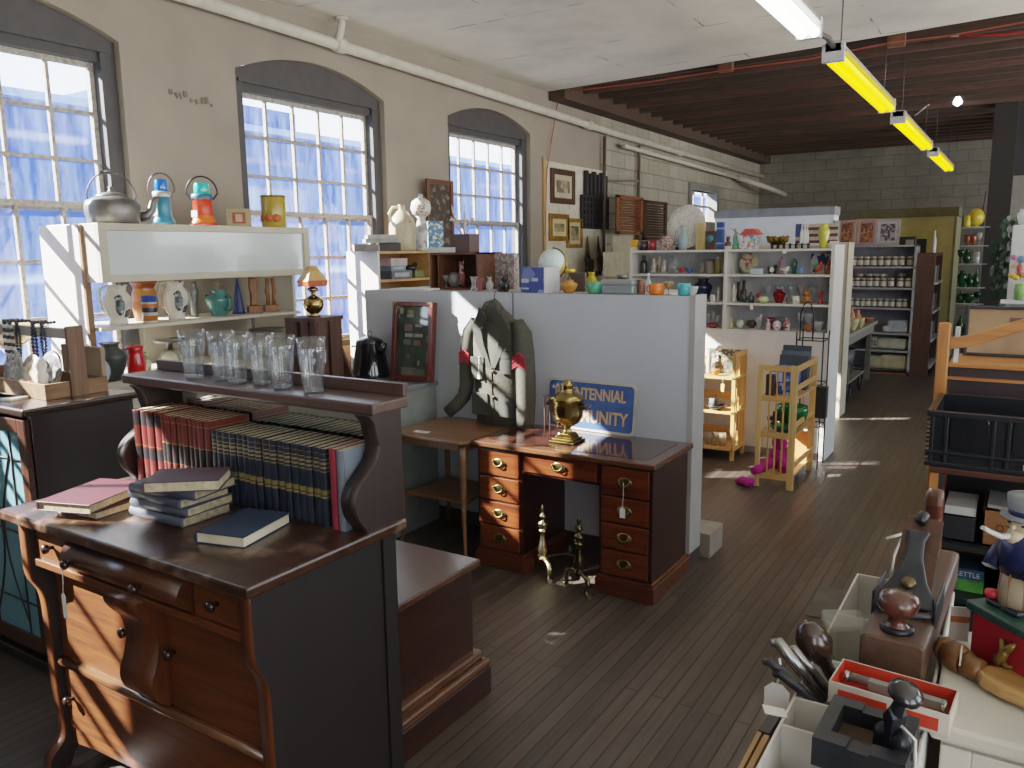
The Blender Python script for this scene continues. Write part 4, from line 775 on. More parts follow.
goods('box', (228,251,207,225), HT, '9a8a60', 'small square tin with a red printed panel on the wall hutch', 'tin', X=-4.48, mat=paint('9c8c62', .45, var=.2), rz=rad(50), d=.12, name='printed_tin')
p, w, h = place(229,250,207,225,HT,X=-4.48); pt_ = bpy.data.objects['printed_tin']; MB().box(-w*.3,w*.3,-.0615,-.06,h*.2,h*.8).done('red_panel', paint('8f3c2c',.5), pt_); MB().box(-w*.15,w*.15,-.0625,-.0615,h*.3,h*.7).done('cream_emblem', paint('b89a74',.5), pt_)
t = thing('coffee_canister', place(261,288,194,226,HT,X=-4.48)[0], 'mustard yellow canister pair with brown lettering on the wall hutch', 'canister'); w, h = place(261,288,194,226,HT,X=-4.48)[1:]
MB().lathe([(0,0),(w*.42,0),(w*.44,.005),(w*.44,h-.006),(w*.42,h),(0,h)], n=26).done('body', paint('a58d2c', .3, coat=.3, var=.15), t)
MB().lathe([(w*.45,h-.014),(w*.455,h-.005),(w*.44,h)], n=26).done('lid_rim', paint('7a6a2c', .35, metal=.5), t)
text('lettering', 'TEA', h*.16, paint('5a2a20', .6), t, (.06,-.0,h*.78), rot=(PI/2,0,rad(70)), ext=.0015)
cb2 = MB()
for a in (-20, 25, 60): cb2.lathe([(0,0),(h*.13,0),(h*.13,.002),(0,.002)], n=14); k = len(cb2.v)-56; cb2.xf(k, Matrix.Rotation(rad(a),4,'Z') @ Matrix.Translation((0,-w*.442,h*.3)) @ Matrix.Rotation(PI/2,4,'X'))
cb2.done('printed_motif', paint('b8582c', .5), t)
# ---------------- hutch shelf z=1.405
HS = 1.405
M_jug = spots('ironstone_blue_transfer', 'd9d5c9', ['2f3a44','c9c6bb','47525c'], 26, .25, .72)
def wjug(x0, x1, yt, yb, label):
    p, w, h = place(x0, x1, yt, yb, HS, X=-4.52); t = thing('ironstone_jug', p, label, 'jug', rz=rad(30)); r = w*.42
    MB().shell([(r*.62,0),(r*.66,h*.06),(r*.6,h*.12),(r*.85,h*.3),(r,h*.52),(r*.95,h*.7),(r*.65,h*.85),(r*.7,h*.95),(r*.8,h)], n=24, t=.005).done('body', M_jug, t)
    MB().tube([(-r*.7,0,h*.95),(-r*1.2,0,h*.92),(-r*1.35,0,h*.7),(-r*1.2,0,h*.4),(-r*.9,0,h*.3)], r*.11, 8).done('handle', paint('d9d5c9', .3), t)
    MB().ell((r*.55,-r*.68,h*.5), r*.36, r*.3, h*.27, 12, 8).done('transfer_panel', spots('transfer_print','5a646a',['38444a','c4c1b6','78807f','4a545a'],70,.3,.3), t); return t
wjug(103,135,283,322,'white ironstone jug with a dark transfer print at the left of the hutch shelf'); wjug(162,192,280,318,'white ironstone jug with a dark transfer print near the middle of the hutch shelf')
p, w, h = place(133,160,281,321,HS,X=-4.62); t = thing('amber_crock', p, 'amber glazed crock standing between the two white jugs', 'crock')
MB().shell([(w*.36,0),(w*.4,h*.1),(w*.46,h*.4),(w*.42,h*.7),(w*.36,h*.8),(w*.44,h*.92),(w*.5,h)], n=24, t=.006).done('body', bands('amber_glaze',[(0,'a0602c'),(.5,'b9783c'),(.8,'8a4a20')], h, .2), t)
goods('mug', (143,158,294,321), HS, 'ddd9cf', 'small tumbler with blue and orange bands before the amber crock', 'tumbler', X=-4.42, mat=bands('tumbler_bands',[(0,'d8d5cc'),(.1,'c8762c'),(.3,'d8d5cc'),(.42,'2a2a38'),(.6,'c9692a'),(.75,'d8d5cc'),(.82,'2f55a8')], .155, .3))
goods('tallvase', (189,200,279,314), HS, '6f7068', 'slim grey pewter candlestick on the hutch shelf', 'candlestick', X=-4.6, mat=paint('6a6c66', .35, metal=.6))
tp = goods('urn', (206,233,290,316), HS, '4f8a80', 'green glazed teapot with a tall finial on the hutch shelf', 'teapot', X=-4.5, mat=paint('467d76', .25, coat=.3, var=.15), extra='spout')
MB().tube([(0,0,.15),(0,0,.235)], [.01,.006], 8).ell((0,0,.215), .022,.022,.016, 10, 6).done('lid_finial', paint('8a7a5c', .4), tp)
goods('cone', (232,246,276,312), HS, '2a3a6c', 'dark blue cone shaped ornament with a white edge on the hutch shelf', 'ornament', X=-4.55, mat=paint('27356a', .3))
def carving(x0, x1, yt, yb, label, two):
    p, w, h = place(x0, x1, yt, yb, HS, X=-4.5); t = thing('wood_carving', p, label, 'carving', rz=rad(60)); W = wood('6a3c1c','9a6434','z',.45,.1)
    MB().box(-w*.42,w*.42,-w*.3,w*.3,0,h*.2).done('base', W, t, bev=.003)
    if two:
        for s in (-.18,.18): MB().tube([(s*w,0,h*.2),(s*w*.9,0,h*.45),(s*w*1.2,0,h*.6),(s*w,0,h*.78),(s*w*.8,0,h)], [w*.12,w*.1,w*.13,w*.1,w*.12], 8).done('carved_figure', W, t)
    else: MB().prism([(-w*.25,h*.2),(-w*.2,h*.5),(-w*.3,h*.7),(-w*.26,h),(w*.25,h),(w*.3,h*.75),(w*.18,h*.5),(w*.24,h*.2)], -w*.14, w*.14, 'xz').done('carved_figure', W, t, bev=.01)
carving(247,262,276,311,'left wooden carving with a solid figure on the hutch shelf', False); carving(263,280,276,309,'right wooden carving of two thin figures on the hutch shelf', True)
# ---------------- goods below the shelf, on the hutch base z=1.10
HB = 1.10
goods('urn', (98,129,347,385), HB, '3f423c', 'dark green ribbed pot beside the red pitcher below the hutch shelf', 'pot', X=-4.38, mat=paint('3b3f3a', .4, var=.25))
p, w, h = place(126,148,344,374,HB,X=-4.42); t = thing('red_pitcher', p, 'bright red enamel pitcher below the hutch shelf', 'pitcher', rz=rad(40)); r = w*.42
MB().shell([(r*.7,0),(r*.9,h*.12),(r,h*.4),(r*.82,h*.7),(r*.75,h*.85),(r*.95,h)], n=22, t=.004).done('body', paint('c01a1a', .2, coat=.4), t); MB().tube([(-r*.75,0,h*.9),(-r*1.4,0,h*.88),(-r*1.5,0,h*.55),(-r*.95,0,h*.3)], r*.12, 8).done('handle', paint('c01a1a', .2, coat=.4), t)
goods('vase', (143,152,350,373), HB, 'a9b58a', 'small white and green vase right of the red pitcher', 'vase', X=-4.42, mat=spots('green_leaf_china','d8d8cc',['7f9a5c','b8c49c'],40,.3,.5))
def scale(x0, x1, yt, yb, label):
    p, w, h = place(x0, x1, yt, yb, HB, X=-4.52); t = thing('kitchen_scale', p, label, 'scale', rz=rad(45))
    MB().prism([(-w*.34,0),(w*.34,0),(w*.36,h*.3),(w*.2,h*.62),(-w*.2,h*.62),(-w*.36,h*.3)], -w*.2, w*.2, 'xz').done('body', paint('8f8f7a', .4, var=.15), t, bev=.006)
    MB().lathe([(0,0),(w*.25,0),(w*.25,.006),(0,.006)], n=22, ax='-y').xf(0, Matrix.Translation((0,-w*.2,h*.33))).done('dial', paint('c9c6ac', .4), t)
    MB().lathe([(.02,h*.62),(.02,h*.85),(w*.45,h*.88),(w*.5,h*.96),(w*.48,h)], n=24).done('pan', M_tin, t); return t
scale(156,187,336,366,'old kitchen scale with a round dial left of the pint glasses'); scale(250,286,320,346,'old kitchen scale seen behind the pint glasses')
goods('urn', (224,248,322,348), HB, '8a8470', 'stoneware crock behind the pint glasses', 'crock', X=-4.5, mat=paint('8f8a74', .4))
goods('plate', (88,120,352,376), HB, 'bdb9a8', 'patterned glass dish leaning left of the dark pot', 'dish', X=-4.30, mat=glass('d8dcd8', .35))
# ================================================================ goods on the dark cabinet with the leaded doors
T = LZ
dt = thing('display_tray', (-3.9, 1.93, T), 'wooden jewellery tray with a tall post and top rail on the dark cabinet', 'display stand'); o = dt.location
Wt = wood('5a4028','8c6a48','y',.6,0)
MB().box(-4.45,-3.56,1.80,1.815,T,T+.07).box(-4.45,-3.56,2.07,2.085,T,T+.07).box(-3.575,-3.56,1.815,2.07,T,T+.07).box(-4.45,-4.435,1.815,2.07,T,T+.07).box(-4.44,-3.57,1.81,2.08,T,T+.01).done('tray', Wt, dt, org=o, bev=.002)
for x in (-3.562, -4.46): MB().box(x, x+.016, 1.91, 1.985, T, T+.315).done('post', wood('4a3626','755740','z',.6,0), dt, org=o, bev=.002)
MB().box(-4.46, -3.547, 1.93, 1.965, T+.255, T+.30).done('top_rail', paint('9b958c', .6), dt, org=o, bev=.002)
def necklace(x, L, label, cols, r=.009):
    t = thing('bead_necklace', (x, 1.945, T+.30), label, 'necklace', 'bead necklaces on the rail'); m = [MB(), MB()]; n = int(L/(r*1.9))
    for s in (-1,1):
        for i in range(n): m[i % 2].ell((s*(.012+.012*math.sin(PI*i/n)), -.03-.004*s, .012-i*r*1.9), r, r, r, 8, 5)
    for i in range(5): m[0].ell((0, -.032+i*.015, .022), r, r, r, 8, 5)
    m[0].done('beads', paint(cols[0], .2, coat=.4), t); m[1].done('beads', paint(cols[1], .2, coat=.4), t); return t
def nx(px): return P(px, 325, Y=1.93).x
necklace(nx(8), .20, 'black and white bead necklace hanging at the left of the tray rail', ('17181d','d8d6d0')); necklace(nx(13), .20, 'second black and white bead necklace from the left of the tray rail', ('23242a','c8c6c0')); necklace(nx(20), .17, 'short dark bead necklace in the middle of the tray rail', ('15161a','2a2b33'), .008)
necklace(nx(36), .19, 'long navy bead necklace hanging near the post of the tray', ('1a1e30','20263c'), .009); necklace(nx(45), .16, 'rightmost dark bead necklace on the tray rail', ('15171f','222532'), .008)
M_etg = spots('pressed_glass', 'a9aaa2', ['bcbdb6','94968f','cfcfc8'], 70, .2, .4)
def splate(px, w, y, mat, label): 
    p = P(px, 372, Y=y); t = MB().lathe([(0,0),(.55,0),(.62,.03),(1,.12),(1,.14),(.6,.06),(0,.04)], n=30).xf(0, Matrix.Translation((0,0,w/2)) @ Matrix.Rotation(rad(76),4,'X') @ Matrix.Diagonal((w/2,w/2,w/2,1))).done('glass_plate', mat, loc=(p.x, y, T+.012)); tag(t, label, 'plate')
splate(16, .17, 1.90, M_etg, 'pale glass plate standing leftmost in the jewellery tray'); splate(33, .17, 1.87, spots('cream_plate', 'cfc3ae', ['bfae94','dcd3c4','a89878'], 60, .25, .4), 'cream rimmed plate standing in the middle of the jewellery tray'); splate(53, .19, 1.90, spots('grey_plate', '66686a', ['7c7e80','55575a','8f9192'], 60, .25, .4), 'grey pressed plate standing beside the post in the jewellery tray')
p = P(35, 374, Y=1.82); tag(MB().lathe([(.03,0),(.024,.05),(.03,.085),(.02,.1),(.028,.13),(.018,.16),(0,.165)], n=14).done('white_figurine', paint('e4e0d8', .3), loc=(p.x, 1.845, T+.012)), 'small white china figurine in front of the cream plate', 'figurine')
for i, (px, c, lb) in enumerate(((5,'8a4a34','reddish'),(13,'6a6f6d','grey'),(22,'c9b9a4','cream'),(31,'7d4030','brown'),(40,'b0aaa2','pale'))):
    p = P(px, 384, Y=1.845); tag(MB().ell((0,0,.025), .045,.03,.025, 12, 6).ell((.02,-.01,.03), .028,.02,.03, 10, 5).done('trinket', paint(c, .3, var=.3), loc=(p.x, 1.845, T+.012)), lb+' glass trinket lying along the front of the jewellery tray', 'trinket')
for i, (px, c, w, lb) in enumerate(((8,'9aa3ab',.14,'grey blue paper packet lying left on the sunny cabinet top'),(27,'cfcac0',.16,'cream paper packet lying on the sunny cabinet top'),(42,'e3e0d8',.15,'white envelope lying near the tray corner on the cabinet top'))):
    p = P(px, 392, z=T+.01); tag(MB().box(-w/2,w/2,-.045,.045,0,.012).done('paper_packet', paint(c, .6, var=.2), loc=(p.x, 1.73, T), rz=rad(12*i-10), bev=.002), lb, 'packet')
tag(MB().box(-.17,.17,-.01,.01,0,.2).done('card_box', paint('9a8468', .7), loc=(nx(45)-.02, 2.12-.02, T), bev=.002), 'brown cardboard sign standing behind the necklaces', 'card box')
p = P(8, 318, X=-4.75)
ab = thing('amber_bowl', (p.x, p.y, 1.07), 'wide amber glass bowl on a pedestal before the left window', 'bowl')
MB().shell([(.05,.24),(.09,.27),(.16,.32),(.21,.36)], n=28, t=.006).done('bowl', paint('a8761c', .15, coat=.4), ab); MB().lathe([(.09,0),(.09,.01),(.03,.04),(.03,.2),(.06,.24)], n=18).done('pedestal', glass('d8dce0', .2), ab)
gv = thing('glass_compote', (p.x-.0, p.y-.42, 1.07), 'clear cut glass bowl standing in the window left of the amber bowl', 'bowl')
MB().shell([(.04,.22),(.1,.28),(.19,.38),(.22,.42)], n=24, t=.005).lathe([(.08,0),(.03,.03),(.025,.2),(.05,.23)], n=16).done('bowl', glass('eef2f6', .12, gl=.5), gv)
tag(MB().box(-4.87,-4.64,.9,2.38,0,1.07).done('window_bench', paint('a8a294', .6), org=(-4.65,1.6,0)), 'pale bench under the left window carrying glass bowls', 'bench')
# stool-like pale wooden stand between cabinet and sideboard
sd = thing('wicker_stand', (-3.25, 2.55, 0), 'pale wicker stand with a white cloth between cabinet and sideboard', 'stand')
MB().lathe([(.17,.0),(.17,.03),(.1,.1),(.09,.7),(.15,.93),(.16,.95)], n=16).done('base', wood('8a6f3c','c7aa68','z',.7,0), sd); MB().box(-.17,.17,-.17,.17,.95,.965).prism([(-.175,.97),(.175,.97),(.21,.72),(.1,.76),(-.05,.7),(-.2,.74)], -.176, -.17, 'xz').done('cloth', paint('dad7cf', .8), sd)
# ================================================================ on and in the white bookcase (z 1.82) plane X = -4.5
BT = 1.82
def stackbook(x0, x1, yt, yb, zb, c, label, X=-4.5, d=.2, cat='book', rz=None):
    p, w, h = place(x0, x1, yt, yb, zb, X=X); t = thing('stacked_book' if cat == 'book' else 'game_box', p, label, cat, rz=rad(50) if rz is None else rz)
    (MB().box(-w/2,w/2,-d/2,d/2,0,h) if cat == 'game' else MB().box(-w/2,w/2,-d/2,d/2,0,.003).box(-w/2,w/2,-d/2,d/2,h-.003,h).box(-w/2,w/2,-d/2,-d/2+.004,0,h)).done('cover', paint(c, .5, var=.2), t, bev=.001)
    if cat == 'game': MB().box(-w*.35,w*.35,-d/2-.0012,-d/2,h*.25,h*.75).done('printed_label', paint('a9acb4', .5), t)
    else: MB().box(-w/2+.004,w/2-.004,-d/2+.004,d/2-.004,.003,h-.003).done('page_block', M_page, t)
    return h
h1 = stackbook(353,377,243,250,BT,'6f6a66','grey book at the left end on the white bookcase'); h2 = stackbook(378,399,243,251,BT,'352623','dark brown book lying below the upper books on the white bookcase')
h = BT+max(h1,h2)+.001; h += stackbook(364,397,238,242,h,'8f9694','pale grey book lying across the two lower books'); stackbook(366,395,234,238,h,'a3a69f','topmost pale book of the pile on the white bookcase')
p, w, h = place(389,417,206,251,BT,X=-4.56); jg = thing('stoneware_jug', p, 'cream stoneware jug with a loop handle on the white bookcase', 'jug', rz=rad(35)); r = w*.47
MB().lathe([(0,0),(r*.95,0),(r,h*.05),(r,h*.55),(r*.85,h*.7),(r*.4,h*.86),(r*.24,h*.9),(r*.24,h*.97),(r*.3,h),(0,h)], n=28).done('body', bands('stoneware',[(0,'bfb190'),(.15,'c4b798')], h, .3), jg)
MB().tube([(-r*.22,0,h*.95),(-r*.7,0,h*.95),(-r*.95,0,h*.82),(-r*.85,0,h*.68)], r*.11, 8).done('handle', paint('c2b798', .35), jg)
MB().ell((r*.55,-r*.62,h*.62), r*.16, r*.08, h*.05, 8, 5).done('blue_mark', paint('3a4258', .4), jg)
p, w, h = place(412,432,194,249,BT,X=-4.5); pl = thing('parlour_lamp', p, 'tall china lamp with a dotted white globe shade on the bookcase', 'lamp')
MB().lathe([(0,0),(w*.32,0),(w*.34,h*.04),(w*.26,h*.08),(w*.3,h*.3),(w*.26,h*.5),(w*.2,h*.58),(w*.3,h*.62)], n=22).done('base', spots('floral_china','c9c6c0',['9aa2a8','a08a88','d8d5cf'],34,.3,.6), pl)
MB().lathe([(w*.22,h*.6),(w*.44,h*.66),(w*.52,h*.76),(w*.46,h*.87),(w*.26,h*.93)], n=24).done('globe_shade', spots('dotted_globe','d6d3c8',['8f6a5c'],80,.25,.8), pl); MB().lathe([(w*.16,h*.9),(w*.13,h)], n=14).done('chimney', glass('f0f4f6', .15), pl)
goods('box', (428,443,217,246), BT, '2f6ea0', 'blue printed tin box with a pale green edge on the bookcase', 'tin', X=-4.45, mat=spots('blue_landscape','3a78a8',['b8cccf','2a5f98','8fa86a','c8d0cc'],60,.4,.45), d=.07, rz=rad(48))
p, w, h = place(426,454,183,252,BT,X=-4.8); pf = thing('framed_picture', p, 'dark framed painting leaning on the window wall behind the lamp', 'picture')
def frame(t, w, h, d, fw, fm, pm, X=False, mat_=None):
    """picture facing +X (X True) or -Y"""
    a = MB(); b = MB(); bars = ((-w/2,-w/2+fw,0,h),(w/2-fw,w/2,0,h),(-w/2+fw,w/2-fw,0,fw),(-w/2+fw,w/2-fw,h-fw,h))
    for x0,x1,z0,z1 in bars: a.box(x0,x1,-d,0,z0,z1)
    b.box(-w/2+fw*.8,w/2-fw*.8,-d*.5,-d*.3,fw*.8,h-fw*.8)
    if X: 
        for q in (a,b): q.xf(0, Matrix.Rotation(PI/2,4,'Z'))
    a.done('frame', fm, t, bev=.003); b.done('canvas', pm, t)
    if mat_:
        c = MB().box(-w/2+fw*1.9,w/2-fw*1.9,-d*.6,-d*.5,fw*1.9,h-fw*1.9)
        if X: c.xf(0, Matrix.Rotation(PI/2,4,'Z'))
        c.done('print', mat_, t)
Wfr = wood('3a1c12','6a3a24','z',.3,.3)
frame(pf, w*1.5, h, .03, .04, Wfr, spots('dark_painting','2a1f1a',['4a382a','6f5f4a','3a2a20'],26,.4,.5), X=True)
p, w, h = place(451,474,231,250,BT,X=-4.5); pn = thing('planter_box', p, 'brown wooden planter box with dry white sprigs on the dark crate', 'planter'); pn.location = (-3.30, 4.58, PZ+.25); w, h = .17, .125
MB().box(-w/2,w/2,-.06,.06,0,h).done('box', paint('4a3530', .5, var=.15), pn, bev=.004); m = MB()
for i in range(9):
    a, b2 = rnd.uniform(-.07,.07), rnd.uniform(-.04,.04); m.tube([(a*.5,b2*.5,h),(a*1.3,b2,h+.06),(a*2.1,b2*1.4,h+rnd.uniform(.1,.2))], .003, 5); m.ell((a*2.1,b2*1.4,h+.1), .012,.012,.01, 6, 4)
m.done('sprigs', paint('cfc9bf', .7), pn)
tag(MB().box(-.11,.11,-.07,.07,0,.035).done('white_box', paint('cfccc6', .6), loc=(-3.45, 4.56, PZ+.25), rz=.1, bev=.002), 'flat white box lying left of the planter on the dark crate', 'box')
# in the bookcase compartment z = 1.59
zc = 1.592
h = stackbook(378,409,280,288,zc,'5b6275','grey blue board game at the bottom of the bookcase pile', X=-4.5, cat='game', rz=rad(90)); h2 = stackbook(379,401,274,279,zc+h,'6f8699','pale blue board game in the middle of the bookcase pile', X=-4.5, cat='game', rz=rad(90)); stackbook(378,403,266,273,zc+h+h2,'c4a9ad','pink board game on top of the bookcase pile', X=-4.5, cat='game', rz=rad(90))
goods('box', (410,423,280,287), zc, '6d7a48', 'small green box right of the board games', 'box', X=-4.5, d=.08, rz=rad(90)); goods('animal', (404,419,271,280), zc+.052, '201c1c', 'small black toy set on the green box', 'toy', X=-4.5, rz=rad(60))
# in the dark crate
cz = PZ+.013
goods('egg', (448,460,272,287), cz, '4a4444', 'round smoky glass ball in the dark crate', 'glass ball', Y=4.52, mat=glass('a09a98', .25))
goods('seated', (457,467,262,287), cz, '9a4a50', 'small pink and white clown doll in the dark crate', 'doll', Y=4.6, mat=spots('doll_cloth','a85a5c',['d8cfc8','8a3a44'],60,.6,.5))
goods('hour', (470,478,274,288), PZ+.0, 'dfe6ea', 'clear pinched glass vase at the right edge of the dark crate', 'vase', Y=4.34, mat=glass('eef2f4', .2))
goods('goblet', (442,450,276,288), cz, 'e6e6e6', 'small clear goblet at the left in the dark crate', 'goblet', Y=4.48, mat=glass('eef2f4', .2))
# ================================================================ goods along the top of the partition (z = 1.54)
Z = PZ+.001
def pt(kind, x0, x1, yt, yb, col, label, cat, Y=4.28, **k): return goods(kind, (x0,x1,yt,yb), Z, col, label, cat, Y=Y, **k)
tag(MB().box(-.16,.16,-.07,.07,0,.012).done('paper_sheet', paint('d6d5d0', .7), loc=(P(415,290,Y=4.28).x, 4.28, Z)), 'flat white paper lying on the left end of the partition', 'paper')
pz = pt('box', 486,519,255,290,'8f8a8c','puzzle box with a busy street picture standing on the partition','puzzle box', Y=4.65, mat=spots('puzzle_print','8f8a92',['a89a96','76786a','8f6a5e','b0aca6','6a6874'],70,.5,.15), d=.05)
pt('bowl', 478,492,276,290,'2e2f28','dark footed bowl left of the puzzle box','bowl', Y=4.55)
pt('seated', 498,512,277,294,'1c1c20','black cat ornament left of the blue game box','ornament')
pt('hour', 476,484,280,293,'c08a90','pink pressed glass candle holder on the partition','candle holder', mat=glass('e0b0b4', .3,'d08890'))
pt('vase', 486,494,279,293,'c9cdd0','small clear bottle beside the pink candle holder','bottle', mat=glass('e6eaee', .25))
gb = thing('game_box', (P(539,295,Y=4.28).x, 4.28, Z), 'large blue game box with a pale grey end on the partition', 'game box', rz=rad(-14)); s = .0058
MB().box(-.10,.10,-.06,.075,0,.155).done('box_front', spots('game_print','33488f',['2c3f88','3d549c','5f74b0','8a98c4'],14,.35,.3), gb, bev=.002); MB().box(.10,.104,-.06,.075,0,.155).done('box_end', paint('b0b2b4', .5), gb)

for q in ((-.09,-.03,.06,.085),(0,.05,.07,.09),(-.09,-.03,.02,.03)): MB().box(q[0],q[1],-.0615,-.06,q[2],q[3]).done('printed_label', paint('c6cede', .5), gb)
gl = thing('desk_globe', (P(553,292,Y=4.58).x, 4.58, Z), 'world globe with pale oceans behind the blue game box', 'globe'); p = gl.location; s = mpp(p); R = 14.6*s
MB().lathe([(R*.6,0),(R*.6,.01),(R*.1,.03),(R*.1,.07)], n=20).done('stand', M_brass, gl); MB().ell((0,0,.075+R), R, R, R, 26, 16).done('globe_ball', spots('globe_map','c3d3d2',['cdd8d4','b9a060','c9b27a','a8b48a'],5.2,.3,.45), gl)
MB().tube(arcpts((0,0,.075+R), R*1.04, -90, 90, 16, 'xz'), .006, 6).done('meridian', M_brass, gl)
pk = pt('urn', 560,578,282,295,'b9793c','amber pumpkin shaped glass jar on the partition','jar', mat=paint('b0752f', .15, coat=.4)); MB().lathe([(.02,.07),(.012,.085),(.004,.1)], n=8).done('stem', paint('5a3a20', .5), pk)
pt('box', 568,587,270,289,'5a4a40','small framed photograph standing behind the amber jar','photo frame', Y=4.45, mat=paint('4f453c', .4), d=.02)
pt('jar', 564,576,260,281,'c9c8bc','glass jar with a yellow lid behind the photo frame','jar', Y=4.6, mat=glass('d8d6c8', .4,'cfc8b0'), lid='e0b81c')
yp = pt('vase', 585,598,267,286,'d8c83a','yellow glass pitcher left of the tea green mug','pitcher', Y=4.5, mat=glass('e8d84a', .5,'e0cc30'), extra='lhandle')
pt('mug', 587.5,603,284,295.5,'4f9a7c','sea green mug left of the glass casserole','mug', extra='lhandle')
cs = thing('casserole_dish', (P(622,295,Y=4.29).x, 4.29, Z), 'clear lidded glass casserole in the middle of the partition top', 'casserole'); s = mpp(cs.location); w = 35*s
MB().box(-w/2,w/2,-.07,.07,0,.055).done('dish', glass('cfd8de', .45,'b9c4cc'), cs, bev=.015, seg=3); MB().box(-w*.51,w*.51,-.075,.075,.056,.085).done('lid', glass('d8dde0', .5,'c4c8c8'), cs, bev=.012, seg=3)
MB().lathe([(.03,.086),(.034,.11),(.03,.112)], n=14).done('lid_knob', M_tin, cs)
pt('box', 606,625,270,283,'8c6f52','brown box with a dark label behind the casserole','box', Y=4.75, d=.08)
pt('mug', 637,645.5,281,295.5,'6a4a3c','brown mug between casserole and white stopper bottle','mug', mat=paint('6f4a38', .4))
pt('bottle', 645.5,651,271,290,'d8dee2','white glass decanter stopper bottle on the partition','bottle', Y=4.48, mat=glass('e8eef2', .5,'dfe6ea'))
pt('mug', 649,664,285,295.7,'d9742a','bright orange mug on the partition','mug', extra='lhandle', mat=paint('d86a1c', .25, coat=.3))
pt('goblet', 664,673,282,295.5,'c9bfa8','small amber tinted goblet between the orange and teal mugs','goblet', mat=glass('d8c8a0', .3,'d0bd90'))
pt('mug', 677.5,690.5,284.5,296,'3fa3ab','teal mug near the right end of the partition','mug', mat=paint('3c9ea8', .25, coat=.3))
pt('bowl', 688,698,287,296,'c6cbd0','clear small bowl at the right end of the partition','bowl', Y=4.28, mat=glass('e0e6ea', .3))
# ================================================================ window wall right of the third window
pb = thing('peg_panel', (WX+.02, 9.25, 1.2), 'white painted panel hung with pictures right of the third window', 'panel')
a, b = P(546,290,X=WX+.02), P(607,160,X=WX+.02)
MB().box(WX+.005, WX+.02, a.y, b.y, 1.5, 2.86).done('board', paint('c9c3b2', .7), pb, org=pb.location); MB().box(WX+.0, WX+.03, a.y-.05, a.y, 1.5, 2.9).done('edge_strip', wood('9a7a4c','b9986a','z',.5,0), pb, org=pb.location)
def wallpic(x0, x1, yt, yb, label, fm, pm, fw=.05, mat_=None):
    p0, p1 = P(x0, yb, X=WX+.03), P(x1, (yt+yb)/2, X=WX+.03); top_ = P((x0+x1)/2, yt, X=WX+.03).z; bot = P((x0+x1)/2, yb, X=WX+.03).z; w = p1.y-p0.y
    t = thing('framed_picture', (WX+.022, (p0.y+p1.y)/2, bot), label, 'picture'); frame(t, w, top_-bot, .03, fw, fm, pm, X=True, mat_=mat_)
wallpic(550.5,574,169.5,204,'brown framed sepia photograph with a pale mat, highest on the panel',wood('2f1c14','4a3022','z',.4,.2),paint('b5aa92',.6),.07,spots('sepia_photo','6a5c48',['8a7a60','4a3f32','a0937c'],16,.5,.4))
Wgold = paint('a07a3a', .4, metal=.6, var=.2)
wallpic(549,568,214,241,'gold framed landscape, left one of the lower pair',Wgold,paint('c9b98e',.6),.06,spots('landscape_a','8a7f58',['6a6a4a','a89a70','5a5038'],12,.5,.4)); wallpic(566.5,581.5,218.5,248,'gold framed tall landscape, right one of the lower pair',Wgold,paint('bfae86',.6),.05,spots('landscape_b','7f7656',['5f5f45','9c9070','50462f'],12,.5,.4))
M_blk = paint('1d1c1f', .6, var=.25, scale=30)
bg_ = thing('hanging_organizer', (WX+.06, P(596,231,X=WX+.06).y, P(596,229,X=WX+.06).z), 'black wire and cloth organizer hanging beside the pictures', 'organizer'); s = 1.0
a, b = P(583,229,X=WX+.06), P(610,196,X=WX+.06); w2 = (b.y-a.y)/2; hh = P(596,196,X=WX+.06).z-bg_.location.z
m = MB().box(-.02,.0,-w2,w2,0,.03).box(-.02,.0,-w2,w2,hh-.03,hh)
for i in range(9): y = -w2+2*w2*i/8; m.box(-.015,-.005,y-.012,y+.012,0,hh)
for i in range(1,5): z = hh*i/5; m.box(-.012,-.004,-w2,w2,z-.012,z+.012)
m.box(-.03,-.02,-w2,w2,0,hh); m.done('rack', M_blk, bg_); ht = P(596,172,X=WX+.06).z-bg_.location.z; m = MB()
for i in range(6): y = -w2*.7+1.4*w2*i/5; m.box(-.03,.02,y-.03,y+.03,hh,ht-.03*(i%2))
m.done('hanging_straps', M_blk, bg_, bev=.004)
for x0, x1, lb in ((583,592,'left bunch of dried brown flowers hanging under the black organizer'),(592,604,'right bunch of dried brown flowers hanging under the black organizer')):
    t = P((x0+x1)/2, 236, X=WX+.05); m = MB()
    for i in range(14):
        y, z = rnd.uniform(-.09,.09), rnd.uniform(-.5,-.3); m.tube([(0,0,0),(.01,y*.4,z*.5),(rnd.uniform(0,.05),y,z)], .006, 4); m.ell((.03,y,z), .03,.03,.04, 6, 4)
    tag(m.done('dried_flowers', paint('55432f', .9, var=.3), loc=t), lb, 'dried flowers')
def louvre(x0, x1, yt, yb, X, c1, c2, label, rz=0):
    a, b = P(x0, yb, X=X), P(x1, yb, X=X); h = P((x0+x1)/2, yt, X=X).z-a.z; w = b.y-a.y; t = thing('wooden_shutter', (X, (a.y+b.y)/2, a.z), label, 'shutter'); W = wood(c1, c2, 'y', .5, .1)
    MB().box(-.03,.0,-w/2,-w/2+w*.1,0,h).box(-.03,.0,w/2-w*.1,w/2,0,h).box(-.03,.0,-w/2,w/2,0,h*.08).box(-.03,0,-w/2,w/2,h*.92,h).done('stile', W, t, bev=.003); m = MB()
    for i in range(12): m.bx((-.015,0,h*.1+h*.8*(i+.5)/12), (.03,w*.8,.012), (0,rad(35),0))
    m.done('slats', W, t); return t
